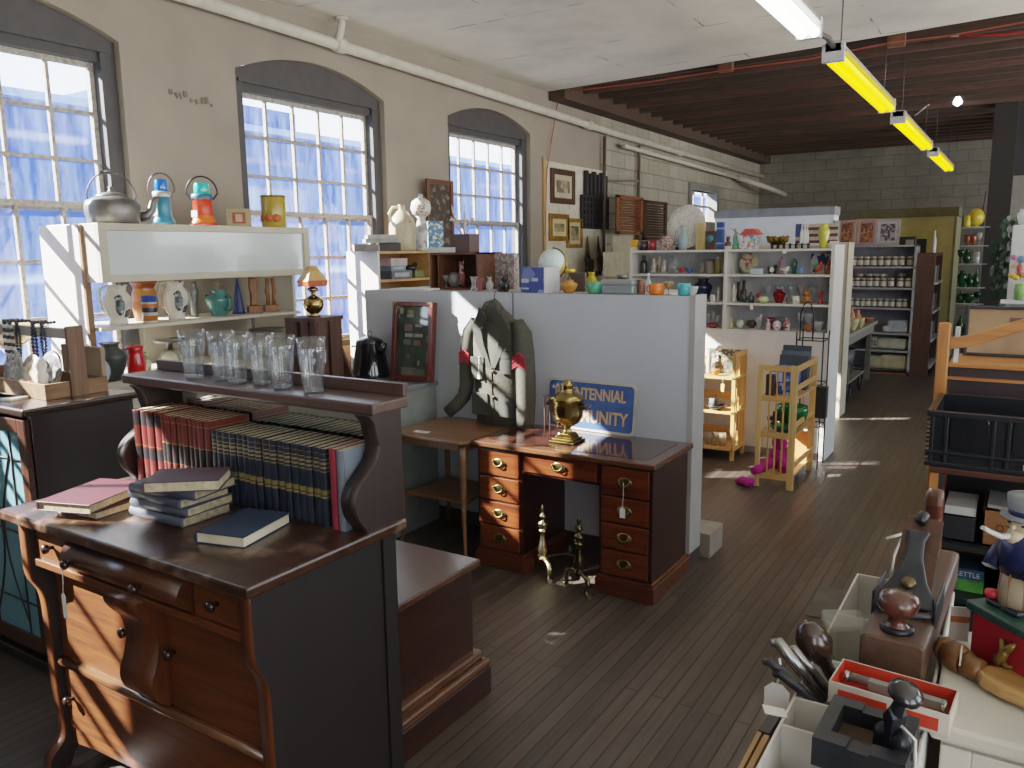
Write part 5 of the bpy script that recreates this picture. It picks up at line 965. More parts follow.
louvre(617,643,196,234,WX+.35,'5a3018','8a5530','light brown louvred shutter leaning high by the block wall'); louvre(644,667,201,240,WX+.15,'2e1a12','4f3020','dark brown louvred shutter beside the light brown one')
for (x0,x1,yt,yb,lb,c) in ((612,632,236,262,'beige board standing upper right of the dried flowers','a39c88'),(604,632,252,290,'larger beige board standing lower by the block wall','aaa38f')):
    xx_ = WX+.45+(.05 if 'larger' in lb else 0); a, b = P(x0, yb, X=xx_), P(x1, yb, X=xx_); h = P(x0, yt, X=xx_).z-a.z
    tag(MB().box(-.015,.015,0,b.y-a.y,0,h).done('beige_board', paint(c, .8), loc=a), lb, 'board')
tag(MB().box(WX+.05, WX+.75, 9.2, 12.4, 0, P(620,290,X=WX+.45).z-.002).done('stacked_cabinet', paint('8f887a', .7), org=(WX+.4,10.8,0)), 'plain tall cabinet behind the partition goods under the shutters', 'cabinet')
# ================================================================ white display shelf on a half wall
SY = 7.03; XL, XD, XRt = -3.13, -2.23, -1.352; M_sh = paint('c9c8c2', .5, var=.05, scale=4)
ds = thing('display_shelf', ((XL+XRt)/2, SY, 0), 'white open display shelf full of small china and glass behind the bamboo stands', 'shelf'); o = ds.location
LV = [1.10, 1.335, 1.585]
MB().box(XL, XRt+.01, SY, SY+.03, 0.06, 1.085).box(XRt-.03, XRt+.02, SY-.005, SY+.42, 0, 1.10).done('half_wall', paint('cfcfcd', .6, var=.05), ds, org=o, bev=.002)
MB().box(XL, XRt, SY+.002, SY+.03, 0, .06).done('baseboard', paint('77777a', .6), ds, org=o)
MB().box(XL, XRt, SY+.38, SY+.40, 1.1, 1.82).done('back_panel', paint('b9bcc0', .6), ds, org=o)
for z in LV+[1.80]: MB().box(XL, XRt, SY, SY+.38, z-.02, z).done('shelf_board', M_sh, ds, org=o, bev=.002)
for x0, x1 in ((XL-.02,XL),(XD-.02,XD+.012),(XRt-.005,XRt+.025)): MB().box(x0, x1, SY-.004, SY+.40, 1.09, 1.83).done('upright', M_sh, ds, org=o, bev=.002)
def it(kind, x0, x1, yt, yb, lv, col, label, cat, dy=.14, **k):
    z = (LV+[1.80])[lv]+.001; return goods(kind, (x0,x1,yt,yb), z, col, label, cat, Y=SY+dy, **k)
tag(MB().prism([(-.02,0),(.02,0),(.015,-.03),(0,-.04),(-.015,-.03)], -.004, 0, 'xz').done('paper_tag', paint('d9d3c0', .7), loc=(P(785,247,Y=SY).x, SY-.006, 1.795)), 'small cream tag hanging from the top edge of the display shelf', 'tag')
tag(MB().prism([(-.015,0),(.015,0),(.012,-.05),(-.012,-.05)], -.004, 0, 'xz').done('paper_tag', paint('d9d3c0', .7), loc=(P(752,305,Y=SY).x, SY-.006, 1.33)), 'small cream tag hanging from the third board of the display shelf', 'tag')
# top row
it('box',631,638,237,247.5,3,'d8a020','small bright yellow box at the left end of the shelf top','box')
it('cyl',639,648,238,247,3,'3a2226','dark tin beside the yellow box on the shelf top','tin'); it('cyl',648.5,656.5,237,247,3,'8a2a30','red tin second from the yellow box on the shelf top','tin'); it('cyl',646,654,232,237.5,3,'b3a890','beige canister behind the red tin on the shelf top','canister',dy=.3)
it('urn',659,675,232,246.5,3,'c0a8a0','white canister with red roses on the shelf top','canister',mat=spots('rose_china','b9a49c',['8a3038','5a6a4a','9a4a48'],80,.3,.45)); it('cone',667,672,225,233,3,'8a2c30','red pointed lid ornament behind the rose canister','ornament',dy=.3)
lp = thing('round_platter', (P(686.5,246,Y=SY+.27).x, SY+.27, 1.802), 'big round white platter with dark speckled rim standing on the shelf top', 'platter'); r = 20*mpp(lp.location)
MB().lathe([(0,0),(.7,0),(.78,.05),(1,.1),(1,.13),(.7,.05),(0,.03)], n=36).xf(0, Matrix.Translation((0,0,r*1.12)) @ Matrix.Rotation(rad(80),4,'X') @ Matrix.Diagonal((r,r*1.08,r,1))).done('plate', spots('speckled_platter','cbc8bf',['bdb9ae','d6d3cb','b3aea2'],90,.35,.5), lp); MB().box(-.09,.09,-.05,.05,0,.03).done('stand', paint('4a3a30',.5), lp)
it('vase',677,689,222,246,3,'8ea3a8','pale blue pottery pitcher before the round platter','pitcher',mat=paint('8ea3a8',.3,var=.1),extra='lhandle')
it('box',696,704,220,246,3,'b39a52','gold coloured upright tin on the shelf top','tin',dy=.2)
ck = it('box',706,716,227,245,3,'4a2f24','small brown mantel clock with a teal dial on the shelf top','clock'); MB().lathe([(0,0),(.032,0),(.032,.006),(0,.006)], n=18, ax='-y').xf(0, Matrix.Translation((0,-.03,.1))).done('dial', paint('3f8288',.3), ck)
it('box',716.5,724,218,245,3,'31528f','tall blue book standing on the shelf top','book',mat=bands('blue_spine',[(0,'30528f'),(.2,'93a8d0'),(.25,'30528f'),(.75,'93a8d0'),(.8,'30528f')],.24,.4)); it('box',711,716,217,227,3,'8a7a3c','small olive box behind the mantel clock','box',dy=.3)
it('seated',724.5,731.5,232,245,3,'4f3422','brown bear figurine on the shelf top','figurine'); it('cone',731,740,226,245,3,'6a9a78','green ceramic tree on the shelf top','ornament',mat=paint('5f8f70',.3,var=.3,scale=40))
fg = it('figure',732,738,224,245,3,'c98a94','pink figurine holding a red pennant on the shelf top','figurine',dy=.24); MB().prism([(0,.17),(.05,.12),(-.06,.2)], -.004, .004, 'xz').done('pennant', paint('c04a50',.5), fg)
bh = thing('birdhouse', (P(751,245,Y=SY+.14).x, SY+.14, 1.801), 'little white birdhouse with a red roof and painted flowers on the shelf top', 'birdhouse'); s = mpp(bh.location)
MB().box(-7*s,7*s,-.05,.05,0,15*s).done('house', spots('painted_flowers','c3ccd4',['5a86b4','c25a6a','8fae6a'],60,.4,.55), bh); MB().prism([(-10*s,14*s),(10*s,14*s),(4*s,20*s),(-4*s,20*s)], -.07,.07,'xz').done('roof', paint('c04a44',.5), bh)
gbw = thing('leaf_bowl', (P(777.5,245,Y=SY+.16).x, SY+.16, 1.801), 'gilt leaf edged bowl on a foot on the shelf top', 'bowl'); s = mpp(gbw.location); m = MB().lathe([(4*s,0),(1.2*s,1.5*s),(1*s,5*s),(5*s,7*s)], n=14)
for i in range(8): a = i*PI/4; m.tube([(3*s*math.cos(a),3*s*math.sin(a),6*s),(8*s*math.cos(a),8*s*math.sin(a),9*s),(11*s*math.cos(a),11*s*math.sin(a),12.5*s)], [3*s,3.4*s,.6*s], 7)
m.done('bowl', paint('6b5322',.3,metal=.8), gbw)
rk = MB().box(-.16,.16,-.03,.03,.03,.036)
for i in range(7): rk.box(-.155+.05*i,-.145+.05*i,-.025,.025,0,.045)
tag(rk.done('tealight_rack', paint('2a2826',.5,metal=.5), loc=(P(790,245,Y=SY+.05).x, SY+.05, 1.801)), 'low black metal rack along the front of the shelf top', 'rack')
for x0,x1,yt,lb in ((799.5,803,219,'left'),(802.5,806,216.5,'middle'),(805,808.5,220,'right')): it('bottle',x0,x1,yt,245,3,'d6dade',lb+' slim white bud vase of three on the shelf top','bud vase',mat=paint('d2d6da',.25))
fl = thing('flag_board', (P(816,245,Y=SY+.33).x, SY+.33, 1.801), 'rustic wooden board painted with stripes and a blue corner on the shelf top', 'wall board'); s = mpp(fl.location); m = MB(); m2 = MB()
for i in range(6): (m if i%2 else m2).box(-20*s,20*s,-.01,.01,(5+3.2*i)*s,(5+3.2*i+3.1)*s)
m.done('pale_stripes', paint('a8a094',.7), fl); m2.done('brown_stripes', paint('4e2f28',.7), fl); MB().box(-20.2*s,-13*s,-.014,-.009,12*s,24.4*s).done('blue_corner', paint('2c4170',.6), fl); MB().box(-20*s,-18*s,-.01,.01,0,5*s).box(18*s,20*s,-.01,.01,0,5*s).done('foot', paint('3a2a22',.6), fl)
it('tallvase',817.5,829,221,245,3,'b9b53a','tall yellow green ribbed vase on the shelf top','vase',mat=paint('b3b23c',.25,coat=.3)); it('box',830,838,238,245,3,'c9c6c0','small white carton at the right end of the shelf top','carton')
# right bay, second board
it('cone',731,735,266,273.5,2,'dfe4e6','small clear glass cone at the left of the right bay','ornament',mat=glass('e8eef0',.35))
it('plate',739,758.5,252.5,272.8,2,'8f9a60','floral plate with a big red bloom standing in the right bay','plate',dy=.25,mat=spots('floral_plate','b5ae8c',['a8485a','8a9660','c9b99a','9c8a60'],34,.3,.45))
it('box',751,763,267.5,273,2,'a9c0cc','light blue glass box before the floral plate','box',dy=.06); a = it('animal',767,778,264,273.3,2,'19191c','black and white cow creamer in the right bay','creamer'); MB().ell((0,-.03,.035), .02,.02,.025, 10, 6).done('white_patch', paint('e0ddd6',.4), a)
it('figure',778.5,785,256,273,2,'c08a94','pink lady figurine behind the white hen dish','figurine',dy=.28); it('bird',780,790.5,265.5,273.5,2,'dcd8cc','white hen covered dish in the right bay','dish')
it('tallvase',790.5,797,258.5,273.5,2,'3c5f4c','dark green bud vase left of the blue elephant','vase',dy=.22); it('animal',796.5,803.5,264.5,273.5,2,'5f8fb8','small blue china elephant in the right bay','figurine')
it('box',811,836,253.5,273,2,'ccd0d4','checkered blue and white tray standing at the right of the bay','tray',dy=.33,d=.015,mat=spots('checker_tray','d3d6d8',['20356a','d3d6d8','1c2f5c'],24,.4,.3))
it('bird',812,823.5,260.5,273.3,2,'c0482c','orange and green rooster pitcher before the checkered tray','pitcher',mat=spots('rooster_glaze','c2492c',['3f7a4a','d8823a','b03828'],22,.3,.5)); it('bottle',824,833,259.5,274,2,'d08a6a','coral glass bottle at the right of the second board','bottle',mat=glass('e0a080',.5,'d07850'))
# right bay, third board
it('figure',730,737.5,282,300.5,1,'cfc9be','tall white robed figurine at the left of the third board','figurine'); it('seated',735.5,741,281,300,1,'4d3020','brown bear figurine just behind the white robed one','figurine',dy=.26); it('seated',740.5,746.5,279.5,300,1,'553422','larger brown bear figurine with a pale face','figurine',dy=.30)
it('bottle',740.5,746.5,289.5,301,1,'2a322f','left small dark green bottle of two on the third board','bottle',dy=.05); it('bottle',747.5,754,290.5,301.2,1,'2c352f','right small dark green bottle of two on the third board','bottle',dy=.05)
it('bird',755.5,762,289.5,301,1,'9a3c34','little red brown bird on the third board','figurine'); it('egg',757.5,769,294.5,301.5,1,'b9c490','pale green covered egg dish on the third board','dish',dy=.05)
it('urn',773,785,288.5,302,1,'b8303a','ruby glass compote on the third board','compote',mat=glass('d84a58',.45,'b82a38'))
for i, x in enumerate((766.5,779.5,790,801.5,813)): it('goblet',x-4,x+4,283.5,300,1,'e0e6ea',('first','second','third','fourth','fifth')[i]+' clear stem glass from the left at the back of the third board','stem glass',dy=.30,mat=glass('eef2f6',.38),group='clear stem glasses on the third board')
it('mug',786,790.5,296,302,1,'5a4a44','tiny dark cup right of the ruby compote','cup',dy=.05); it('mug',792,799.5,294.5,302,1,'d5d0c6','white flowered teacup on the third board','cup',dy=.06,mat=spots('tea_flowers','d8d3c9',['c08a8a','8fa078'],60,.3,.7),extra='lhandle')
it('seated',801,812,289,302.5,1,'b8753a','amber squirrel figurine on the third board','figurine',mat=paint('b07238',.25,coat=.3)); it('hour',817.5,823.5,290.5,303,1,'b41c2a','bright red pinched vase on the third board','vase',mat=paint('b3202c',.2,coat=.4)); it('hour',827.5,832.5,284,303.5,1,'1f7a44','tall green glass vase at the right end of the third board','vase',mat=glass('2f9a58',.5,'1f7a44'))
# right bay, bottom board
it('figure',728.5,733.5,320,329,0,'d0c27a','small yellow figurine at the left of the bottom board','figurine'); it('egg',735.5,744,321.5,330,0,'c3cfb6','pale green egg cup jar on the bottom board','jar'); it('bowl',746,757,323.5,330.5,0,'5a463a','dark brown bowl with rolled rim on the bottom board','bowl',dy=.2)
it('bird',755,762.5,315,330,0,'e0e4e6','clear and white swan on the bottom board','figurine',mat=glass('e8ecee',.5)); it('bowl',766,784,315.5,326,0,'d09aa4','pink edged clear glass bowl stack on the bottom board','bowl',dy=.24,mat=glass('ecb4bc',.4,'d8929e'))
it('figure',765,771,320,331,0,'d8b0b4','white angel figurine with pink shading on the bottom board','figurine',dy=.05); it('egg',772.5,781,321.5,331.5,0,'dfc4c4','white china box with pink roses on the bottom board','box',dy=.05,mat=spots('pink_roses','dcd2cc',['c07080','c4a0a0'],50,.3,.6)); it('bowl',776,788,320,331.5,0,'b0c0cc','pale blue glass bowl in the middle of the bottom board','bowl',dy=.13,mat=glass('c4d4e0',.4,'a4b8c8'))
it('vase',783,790,319,332,0,'7a2c34','small maroon and white vase on the bottom board','vase',dy=.04,mat=spots('maroon_vase','c9b8b4',['7a2c38','a86a70'],45,.3,.5))
it('goblet',796,803,313.5,331,0,'e4e8ea','left clear compote with a gold rim on the bottom board','compote',dy=.2,mat=glass('f2f4f6',.5)); it('goblet',803.5,812,314.5,331,0,'e4e8ea','right clear compote with a gold rim on the bottom board','compote',dy=.2,mat=glass('f2f4f6',.5)); it('bowl',813,823,322,331.5,0,'dfe4e6','wide clear glass dish at the right end of the bottom board','dish',dy=.15,mat=glass('f2f4f6',.5)); it('egg',804,812,324,332,0,'cf9a7c','peach glass covered dish on the bottom board','dish',dy=.05,mat=glass('e0b090',.5,'d0946c'))
# left bay
it('figure',639,648.5,255,273,2,'17161a','black carved bust in the left bay','bust'); it('seated',650.5,657,257,272.5,2,'b9b0a0','white and gold cherub at the left of the ornate clock','figurine'); it('urn',655.5,662,256,272.5,2,'c2b49a','ornate white and gold clock in the left bay','clock',dy=.2,mat=spots('gilt_china','c6bdb0',['8f6a30','d8d0c4'],40,.3,.6)); it('seated',661,667,259,272.5,2,'c2bab0','white and gold cherub at the right of the ornate clock','figurine')
dm = it('cyl',668,678.5,262,272,2,'d8dcd8','glass dome standing in the left bay','dome',mat=glass('dfe6e2',.25)); r = 5.2*mpp(dm.location); MB().ell((0,0,10*mpp(dm.location)), r, r, r*1.3, 16, 10).done('dome_top', glass('dfe6e2',.25), dm)
it('bird',678,685.5,265.5,272.6,2,'a83430','small red bird right of the glass dome','figurine'); it('bowl',685.5,693,266.5,272.2,2,'3f5a94','blue china bowl in the left bay','bowl')
it('jar',698,705,262.5,272.4,2,'b9b4aa','short glass canister, first of three in the left bay','jar',mat=glass('d0d0c8',.5,'b0a89c'),lid='8f8a84'); it('jar',705.5,714.5,258,272.4,2,'c9c4b4','dark lidded glass canister, second of three in the left bay','jar',mat=glass('d8d4c8',.5,'c0b8a4'),lid='4a4644'); it('jar',715,721,255.5,272.4,2,'d0c270','yellow based glass canister, third of three in the left bay','jar',mat=glass('dcd49a',.5,'c8b860'),lid='b8b4ac')
it('urn',693,712,277.5,299,1,'1d2a4a','navy blue glazed urn with two shoulders in the left bay','urn',mat=paint('1a2642',.2,coat=.4),dy=.2); it('mug',710.5,715,293,300,1,'d8d6d0','white mug beside the navy urn','mug',dy=.05); it('figure',716,720.5,285.5,300,1,'cfccc6','white figurine right of the navy urn','figurine')
for i,(x0,x1,yt) in enumerate(((706.5,711,314),(710.5,715,311.5),(714.5,719,315))): it('goblet',x0,x1,yt,327,0,'dfe5e8',('left','middle','right')[i]+' clear tumbler of the cluster at the bottom of the left bay','tumbler',mat=glass('eef2f4',.5),dy=.2)
it('bowl',706.5,720,325.5,330,0,'b8676c','pink glass dish at the bottom of the left bay','dish',dy=.05,mat=glass('d88a90',.5,'b86068'))
# ================================================================ bamboo stands
M_bam = wood('a87a40','d3a868','z',.45,.15); M_bamy = wood('a87a40','d3a868','y',.45,.15); M_bamx = wood('a87a40','d6ac6c','x',.45,.15)
b1 = thing('bamboo_stand', (-2.3, 6.8, 0), 'three tier honey coloured bamboo stand against the white half wall', 'shelf stand'); o = b1.location; x0, x1, ya, yb, H1 = -2.62, -2.0, 6.65, 6.98, .935
for x in (x0, x1-.03):
    for y in (ya, yb-.03): MB().box(x, x+.03, y, y+.03, 0, H1).done('leg', M_bam, b1, org=o, bev=.002)
    for k in range(3): MB().box(x+.006, x+.022, ya+.07+.075*k, ya+.10+.075*k, .12, H1-.03).done('side_slat', M_bam, b1, org=o)
    MB().box(x+.003, x+.027, ya+.03, yb-.03, H1-.04, H1).box(x+.003, x+.027, ya+.03, yb-.03, .08, .12).done('side_rail', M_bamy, b1, org=o)
for z in (.102,.425,.726): MB().box(x0, x1, ya+.0, yb, z-.02, z).done('shelf', M_bamx, b1, org=o, bev=.002); MB().box(x0, x1, yb-.02, yb-.005, z+.05, z+.13).done('back_rail', M_bamx, b1, org=o)
b2 = thing('bamboo_stand', (-1.5, 6.35, 0), 'pale slatted bamboo folding stand standing end on in the aisle', 'shelf stand'); o = b2.location; x0, x1, ya, yb, H2 = -1.642, -1.352, 6.02, 6.70, .945
for y in (ya, yb-.025):
    for x in (x0, x1-.05): MB().box(x, x+.05 if x > -1.5 else x+.035, y, y+.025, 0, H2).done('leg', wood('b08a50','dcb97c','z',.45,.15), b2, org=o, bev=.002)
    for k in range(3): xx = x0+.085+.052*k; MB().box(xx, xx+.012, y+.008, y+.018, .09, H2-.03).done('end_slat', M_bam, b2, org=o)
    for z in (.10,.42,.70,.93): MB().box(x0+.03, x1-.04, y+.003, y+.022, z-.03, z+.01).done('end_rail', M_bamx, b2, org=o)
for z in (.11,.42,.70): MB().box(x0+.01, x1-.01, ya+.02, yb-.02, z-.012, z).done('shelf', M_bamy, b2, org=o, bev=.002); MB().box(x1-.012, x1, ya+.02, yb-.02, z+.06, z+.10).done('side_rail', M_bamy, b2, org=o)
MB().box(x1-.012, x1, ya+.02, yb-.02, .90,.945).done('side_rail', M_bamy, b2, org=o)
# goods on bamboo stands
def on1(kind,x0,x1,yt,yb_,z,col,label,cat,**k): return goods(kind,(x0,x1,yt,yb_),z+.001,col,label,cat,Y=k.pop('Y',6.8),**k)
on1('box',707,741,349.5,374,.726,'5a6a5a','framed picture of a green bottle and flowers on the top tier','picture',mat=spots('still_life','4c5450',['3a5e48','8f4a42','a9a294','3a3f44','8f7450'],55,.4,.3),d=.02,Y=6.86)
on1('bottle',706,711,352,376,.726,'b9b9b4','white bottle at the left of the top tier','bottle'); on1('bowl',711,720,371,377,.726,'b06a3a','amber bowl at the front of the top tier','bowl',Y=6.72); on1('egg',716,725,344,350,.726+.19,'cfd0ca','white dish resting above the framed still life','dish',Y=6.88)
on1('cyl',709,715,402,412,.425,'c9ccd0','small white tag box on the middle tier','box',Y=6.74); on1('bottle',713,718,398,413,.425,'2a2a2c','small dark pump bottle on the middle tier','bottle',Y=6.75); on1('bowl',706,726,410,415,.425,'2b2a28','dark flat tray on the middle tier','tray',Y=6.72)
for i in range(3): on1('mug',705+7*i,711.5+7*i,436,449,.102,'d8d0c0',('left','middle','right')[i]+' clear tumbler of three on the bottom bamboo tier','tumbler',mat=glass('ece6da',.3,'e0d4bc'),Y=6.75)
tag(MB().tube([(0,0,0),(0,0,-.05)],.002,4).prism([(-.015,-.05),(.015,-.05),(.012,-.12),(-.012,-.12)],-.003,0,'xz').done('paper_tag', paint('d8b070',.7), loc=(P(723,378,Y=6.645).x,6.642,.72)), 'tan tag hanging below the top tier of the bamboo stand', 'tag')
z2 = .701
t = thing('blue_box', (-1.50,6.28,z2), 'blue and white carton on the top tier of the folding stand', 'box', rz=0); MB().box(-.10,.09,-.1,.11,0,.20).done('carton', spots('carton_print','2a4a90',['9fb0d0','24448c','5d78b4'],40,.4,.5), t, bev=.003); MB().box(-.09,-.0,-.1015,-.1,.10,.17).done('white_panel', paint('cfd8e6',.5), t)
t = thing('dark_box', (-1.50,6.26,z2+.0), '', ''); bpy.data.objects.remove(t)
for i, (yy, hh, c, lb) in enumerate(((6.44,.27,'39424e','dark slate record album leaning on the folding stand'),(6.48,.30,'52606c','grey record album leaning behind the slate one'),(6.52,.34,'2f3a44','tallest dark record album on the folding stand'))):
    m = MB().box(-.11,.11,0,.012,0,hh).xf(0, Matrix.Rotation(rad(-10),4,'X')); tag(m.done('record_album', paint(c,.5,var=.2), loc=(-1.49,yy,z2+.003)), lb, 'record album')
tag(MB().box(-.03,.03,-.03,.03,0,.16).done('dark_bottle_box', paint('3c3230',.5), loc=(-1.57,6.12,z2), bev=.004), 'narrow dark carton at the front of the top tier', 'box')
t = thing('green_bowl', (-1.46,6.35,.421), 'large emerald glass bowl on the middle tier of the folding stand', 'bowl'); MB().shell([(.05,0),(.07,.01),(.11,.06),(.125,.13),(.12,.17)], n=26, t=.006).done('bowl', glass('2fae5c', .45,'1f9a48'), t)
t = thing('green_bowl', (-1.47,6.15,.421), 'flat teal glass dish at the front of the middle tier', 'dish'); MB().shell([(.05,0),(.08,.02),(.11,.05)], n=24, t=.005).done('bowl', glass('7fb8a8', .45,'5f9a8c'), t)
t = thing('toy_tractor', (-1.55,6.2,.472), 'small dark metal toy on the middle tier of the folding stand', 'toy'); MB().box(-.05,.05,-.025,.025,.02,.05).box(-.01,.045,-.02,.02,.05,.09).lathe([(.02,-.03),(.02,.03)], (0,0,0), 10, ax='-y').done('body', paint('33383a',.4,metal=.4), t)
pl = thing('plush_toy', (-1.50,6.16,.111), 'magenta plush toy slumped on the bottom tier of the folding stand', 'plush toy'); Mp = paint('b01a7a', .95, var=.25, scale=60, bump=.4)
MB().ell((0,.05,.09),.08,.09,.10,14,9).ell((.0,.03,.21),.06,.06,.065,12,8).tube([(-.04,-.02,.07),(-.10,-.1,.03),(-.13,-.2,.02)],[.045,.04,.03],9).tube([(.05,-.02,.07),(.06,-.1,.03)],[.045,.035],9).done('body', Mp, pl)
tag(MB().tube([(.0,0,.03),(.05,-.03,.05),(.10,-.05,.04),(.14,-.06,.07)],[.02,.035,.035,.02],9).done('magenta_cloth', Mp, loc=(-1.77,6.02,-.012)), 'magenta cloth trailing on the floor beside the folding stand', 'cloth')
t = thing('tan_doll', (-1.43,6.2,.111), 'tan cloth doll beside the magenta plush', 'doll'); MB().ell((0,0,.06),.045,.04,.06,10,7).ell((0,-.01,.15),.035,.035,.04,10,7).done('body', paint('c49a70',.9), t)
tag(MB().box(-.09,.09,-.02,.02,0,.24).done('orange_panel', paint('c98a4a',.6), loc=(-1.46,6.56,.111), bev=.003), 'orange picture panel standing on the bottom tier of the folding stand', 'panel')
# black wire plant stand
wr_ = thing('wire_stand', (-1.44, 6.9, 0), 'tall black wire plant stand with an arched top behind the folding stand', 'wire stand'); o = wr_.location; Mw = paint('1c1c20', .4, metal=.5); x0, x1, ya, yb = -1.54,-1.33,6.76,6.98
for x in (x0,x1):
    for y in (ya,yb): MB().tube([(x,y,0),(x,y,1.13)], .006, 6).done('leg', Mw, wr_, org=o)
m = MB()
for z in (.35,.7,1.06): m.tube([(x0,ya,z),(x1,ya,z),(x1,yb,z),(x0,yb,z)], .005, 5, closed=True)
m.done('hoop', Mw, wr_, org=o); xm = (x0+x1)/2-.03
MB().tube([(xm-.05,ya,1.06),(xm-.05,ya,1.28),(xm-.03,ya,1.35),(xm,ya,1.375),(xm+.03,ya,1.35),(xm+.05,ya,1.28),(xm+.05,ya,1.06)], .006, 6).done('arch', Mw, wr_, org=o)
tag(MB().box(-.06,.06,-.04,.04,0,.26).done('black_caddy', paint('1e1e20',.5), loc=(-1.33,6.72,.44), bev=.004), 'black metal caddy hooked on the wire stand', 'caddy')
# ================================================================ behind: divider wall, cream end panel, long table
t = thing('divider_wall', (-2.35, 9.4, 0), 'pale blue white divider wall behind the display shelf', 'divider'); o = t.location
MB().box(-3.12,-1.80,9.36,9.62,0,2.16).done('wall_panel', paint('d5deea',.6,var=.05), t, org=o); MB().box(-3.13,-1.79,9.34,9.64,2.16,2.25).done('top_band', paint('7a8088',.6), t, org=o)  # panel paint brightened so its colour carries the light falling there
MB().box(-1.80,-1.785,9.35,9.63,0,2.1).done('end_panel', paint('6f7174',.6), t, org=o)
t = thing('cream_bookcase', (-2.3, 9.1, 0), 'tall cream bookcase seen end on right of the display shelf', 'bookcase'); o = t.location; Mc = paint('bdb6a2',.5,var=.06)
MB().box(-3.0,-1.66,9.0,9.3,0,1.84).done('body', Mc, t, org=o, bev=.003); MB().box(-1.66,-1.57,8.97,9.32,0,1.86).done('end_board', Mc, t, org=o, bev=.003); MB().box(-1.573,-1.565,8.96,8.985,0,1.86).done('edge_strip', paint('8a7a5a',.6), t, org=o)
M_tab = paint('8a8578',.6,var=.15)
t = thing('long_table', (-2.1, 10.6, 0), 'long grey topped table with produce crates beyond the cream bookcase', 'table'); o = t.location
MB().box(-2.5,-1.66,9.70,12.0,.77,.81).done('table_top', M_tab, t, org=o, bev=.004); MB().box(-2.45,-1.70,9.73,11.97,.66,.77).done('apron', paint('77736a',.7), t, org=o)
for x in (-2.42,-1.75):
    for y in (9.78,11.9): MB().box(x-.03,x+.03,y-.03,y+.03,0,.66).done('leg', paint('5a5850',.7), t, org=o)
def tb(kind,x0,x1,yt,yb_,Y,col,label,cat,**k): return goods(kind,(x0,x1,yt,yb_),.811,col,label,cat,Y=Y,**k)
for i,(x0,x1,yt,yb_,Y,c,lb) in enumerate(((846,855,303,322,11.0,'a8603c','left terracotta pot stacked high on the long table'),(853,861,309,324,11.2,'a86a48','right terracotta pot on the long table'),(847,858,322,334,10.4,'b3a87c','straw basket in the middle of the long table'),(856,864,320,330,10.8,'b0a47e','small straw basket at the back of the long table'),(841,850,328,340,10.0,'a59c7a','near pale basket on the long table'),(862,873,318,323,11.6,'8a4a3a','low red brown tray at the far end of the long table'),(838,846,318,330,9.9,'8f8a70','grey green pot half hidden by the cream bookcase'))):
    tb('bowl' if i > 1 else 'vase',x0,x1,yt,yb_,Y,c,lb,'pot' if i in (0,1,6) else 'basket' if i < 5 else 'tray')
t = thing('wheeled_cart', (-1.9, 10.4, 0), 'low dark wheeled cart parked under the long table', 'cart'); MB().box(-.2,.25,-.5,.6,.22,.25).box(-.2,.25,-.5,-.47,.25,.45).done('platform', paint('6b6860',.5), t, bev=.003)
for x in (-.18,.23):
    for y in (-.35,.5): MB().tube([(x,y+.12*math.cos(a*PI/8),.125+.11*math.sin(a*PI/8)) for a in range(16)], .015, 6, closed=True).box(x-.006,x+.006,y-.1,y+.1,.12,.13).done('wheel', paint('141414',.6), t)
for (x,y,c,lb) in ((-2.05,10.3,'2a2a2c','black bucket standing on the wheeled cart'),(-1.85,10.7,'3a3836','dark crate standing on the wheeled cart')): tag(MB().shell([(.1,0),(.13,.3)],n=14,t=.006).done('bucket', paint(c,.5), loc=(x,y,.251)), lb, 'bucket')
# ================================================================ jar cabinet
JY = 12.46; jx0, jx1 = -2.40, -1.285
t = thing('jar_cabinet', ((jx0+jx1)/2, JY, 0), 'grey shelf cabinet filled with rows of white labelled jars', 'cabinet'); o = t.location; Mj = paint('8e8d90',.6,var=.06)
JL = [.06,.35,.60,.955,1.24,1.535]
MB().box(jx0,jx1,JY+.36,JY+.38,0,1.83).done('back_panel', paint('75747a',.7), t, org=o)
for x in (jx0, jx1-.03): MB().box(x,x+.03,JY,JY+.38,0,1.83).done('side_panel', Mj, t, org=o)
for z in JL+[1.835]: MB().box(jx0,jx1,JY,JY+.37,z-.025,z).done('shelf_board', Mj, t, org=o)
MB().box(jx0,jx1,JY,JY+.02,0,.06).done('toe_board', paint('6a4030',.6), t, org=o)
def jar0():
    j = thing('labelled_jar', (0,0,0), 'x', 'jar'); MB().lathe([(.036,0),(.04,.01),(.04,.095),(.034,.105)], n=12).done('jar_body', bands('jar_label',[(0,'4a4238'),(.16,'c9c6ba'),(.75,'5f5648')],.11,.4), j); MB().lathe([(.038,.103),(.04,.108),(.04,.125),(0,.127)], n=12).done('lid', paint('b9b4a2',.4,metal=.3), j); return j
j0 = jar0(); first = True
def jars(xs, z, dy, lab, grp, sc=1.0):
    global first
    for x in xs:
        q = P(x, 270, Y=JY+dy); j = j0 if first else dup(j0,(0,0,0)); first = False
        j.location = (q.x, JY+dy, z+.001); j['label'] = lab; j['group'] = grp; j.scale = (sc,sc,sc)
jars([853,860,866.5,873,880,887,894,901,910], JL[5], .12, 'white labelled jar in the top row of the grey jar cabinet', 'jars in the top row', 1.12)
jars([852,858,864,870.5,877,884,892,901,909], JL[4], .08, 'dark preserve jar in the front of the second row of the jar cabinet', 'jars in the second row, front', 1.05); jars([860,870,876,883,902], JL[4], .27, 'dark preserve jar standing taller behind the second row', 'jars in the second row, back', 1.5)
jars([853,859,864.5,870,876,882,888,894,901,907], JL[3], .12, 'white labelled jar in the third row of the jar cabinet', 'jars in the third row', .98)
